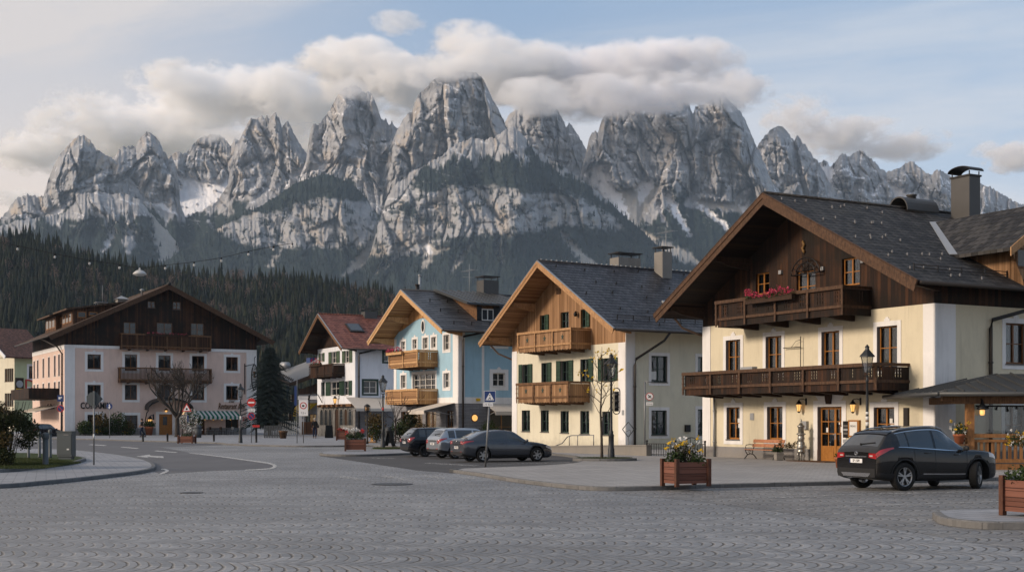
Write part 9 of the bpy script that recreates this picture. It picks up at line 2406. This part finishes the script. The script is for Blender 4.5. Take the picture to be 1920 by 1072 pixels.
def place(rr_px, rr_Z, ang, spec):
    """world position of the car's centre so that its rear right wheel stands at the given pixel column and distance"""
    p = pz(rr_px, rr_Z); f = Vector((math.cos(ang), math.sin(ang), 0)); l = Vector((-f.y, f.x, 0))
    xr = -spec['wb']/2+spec['sh']; tr = spec['W']/2-.115
    return p - f*xr + l*tr
# dark SUV
h2 = 2.17
suv = spec_hatch(4.34, 1.85, 1.70, 'car_suv', 1.02, 'rim', .50, r=.382, wb=2.62, sh=.02, win=[(-h2+.74,-h2+1.02),(-h2+1.07,-.26),(-.18,h2-1.42)], doors=[-h2+1.22,-.22,h2-1.26], handles=[-.50,.55], mirror=h2-1.38, ws=(h2-1.30,.26), rw=(-h2+.13,-h2+.42),
    chrome=True, strip=True, cladding=True, skid=True, rails=(-h2+.75,.35), badge=1.00, plate=.80, ledge=.905, reg='SP 1509', tl=(.52,5.5,7.0), tz=(.86,1.01,.30), rz=(.50,.50), steer=R(32), bumpv=3.0, bumph=.24, spk=5, mirrorm='arch',
    prof=dict(w=[(-h2,.87),(-h2+.04,.92),(-h2+.12,.96),(-h2+.4,.99),(-.3,1.0),(h2-.9,.99),(h2-.4,.96),(h2-.15,.89),(h2-.05,.83),(h2,.76)],
        bot=[(-h2,.36),(-h2+.25,.30),(-h2+.7,.26),(h2-.8,.24),(h2-.2,.25),(h2,.32)],
        belt=[(-h2,1.0),(-h2+.1,1.10),(-h2+.6,1.17),(-.6,1.12),(.2,1.07),(h2-1.2,1.04),(h2-.5,1.0),(h2-.15,.93),(h2,.74)],
        top=[(-h2,1.0),(-h2+.05,1.10),(-h2+.12,1.17),(-h2+.45,1.50),(-h2+.60,1.575),(-h2+1.2,1.67),(-.25,1.71),(.22,1.63),(h2-1.24,1.10),(h2-.85,1.075),(h2-.5,1.045),(h2-.15,.97),(h2,.78)]))
A_ = R(25); car('parked_car', place(1692, 34.4, A_, suv), A_, 'dark SUV with chrome window line parked in front of the cream inn', suv)
# grey fastback saloon
h2 = 2.26
sed = spec_hatch(4.52, 1.79, 1.46, 'car_grey', .92, 'rim', .9, r=.325, wb=2.66, sh=.03, win=[(-h2+1.02,-h2+1.30),(-h2+1.36,-.22),(-.14,h2-1.52)], doors=[-h2+1.42,-.18,h2-1.36], handles=[-.42,.66], mirror=h2-1.45, ws=(h2-1.40,.28), rw=(-h2+.48,-h2+1.0),
    badge=.93, plate=.66, ledge=.80, reg='GM 36 KX', tl=(.50,5.6,7.2), tz=(.80,.95,.26), rz=(.44,.46), spoiler=None, rearwiper=False, spk=6, spst='single', bumph=.14, bumpv=2.2,
    prof=dict(w=[(-h2,.86),(-h2+.04,.915),(-h2+.12,.955),(-h2+.4,.99),(-.3,1.0),(h2-.9,.985),(h2-.4,.93),(h2-.15,.83),(h2-.05,.74),(h2,.60)],
        bot=[(-h2,.33),(-h2+.25,.25),(-h2+.7,.19),(h2-.8,.17),(h2-.2,.18),(h2,.26)],
        belt=[(-h2,.88),(-h2+.1,.95),(-h2+.5,.96),(0,.92),(h2-1.25,.87),(h2-.5,.74),(h2-.15,.62),(h2,.50)],
        top=[(-h2,.93),(-h2+.05,1.00),(-h2+.12,1.03),(-h2+.42,1.06),(-h2+.55,1.12),(-h2+1.0,1.32),(-h2+1.3,1.39),(-.35,1.435),(.1,1.40),(.35,1.33),(h2-1.32,.94),(h2-.9,.885),(h2-.5,.81),(h2-.15,.69),(h2,.54)]))
A_ = R(24); car('parked_car', place(905, 57.6, A_, sed), A_, 'grey fastback saloon with alloy wheels, nearest of the three parked in a row', sed)
sil = spec_hatch(4.06, 1.75, 1.50, 'car_silver', .94, 'rim', .40, reg='SB 208 P', tl=(.42,5.4,7.1), bumph=.12)
A_ = R(27); car('parked_car', place(852, 62.6, A_, sil), A_, 'silver hatchback parked between the black and the grey car', sil)
blk = spec_hatch(4.10, 1.76, 1.51, 'car_black', .95, 'rim_dark', .44, reg='KB 64 ZT', tl=(.30,5.0,7.0), spk=7, spst='single', badge=.90)
A_ = R(22); car('parked_car', place(796, 66.0, A_, blk), A_, 'black hatchback with dark wheels parked beside the silver car', blk)
A_ = R(64); c_ = car('parked_car', pz(84, 132), A_, 'dark car far off beside the side wall of the pink inn', blk)
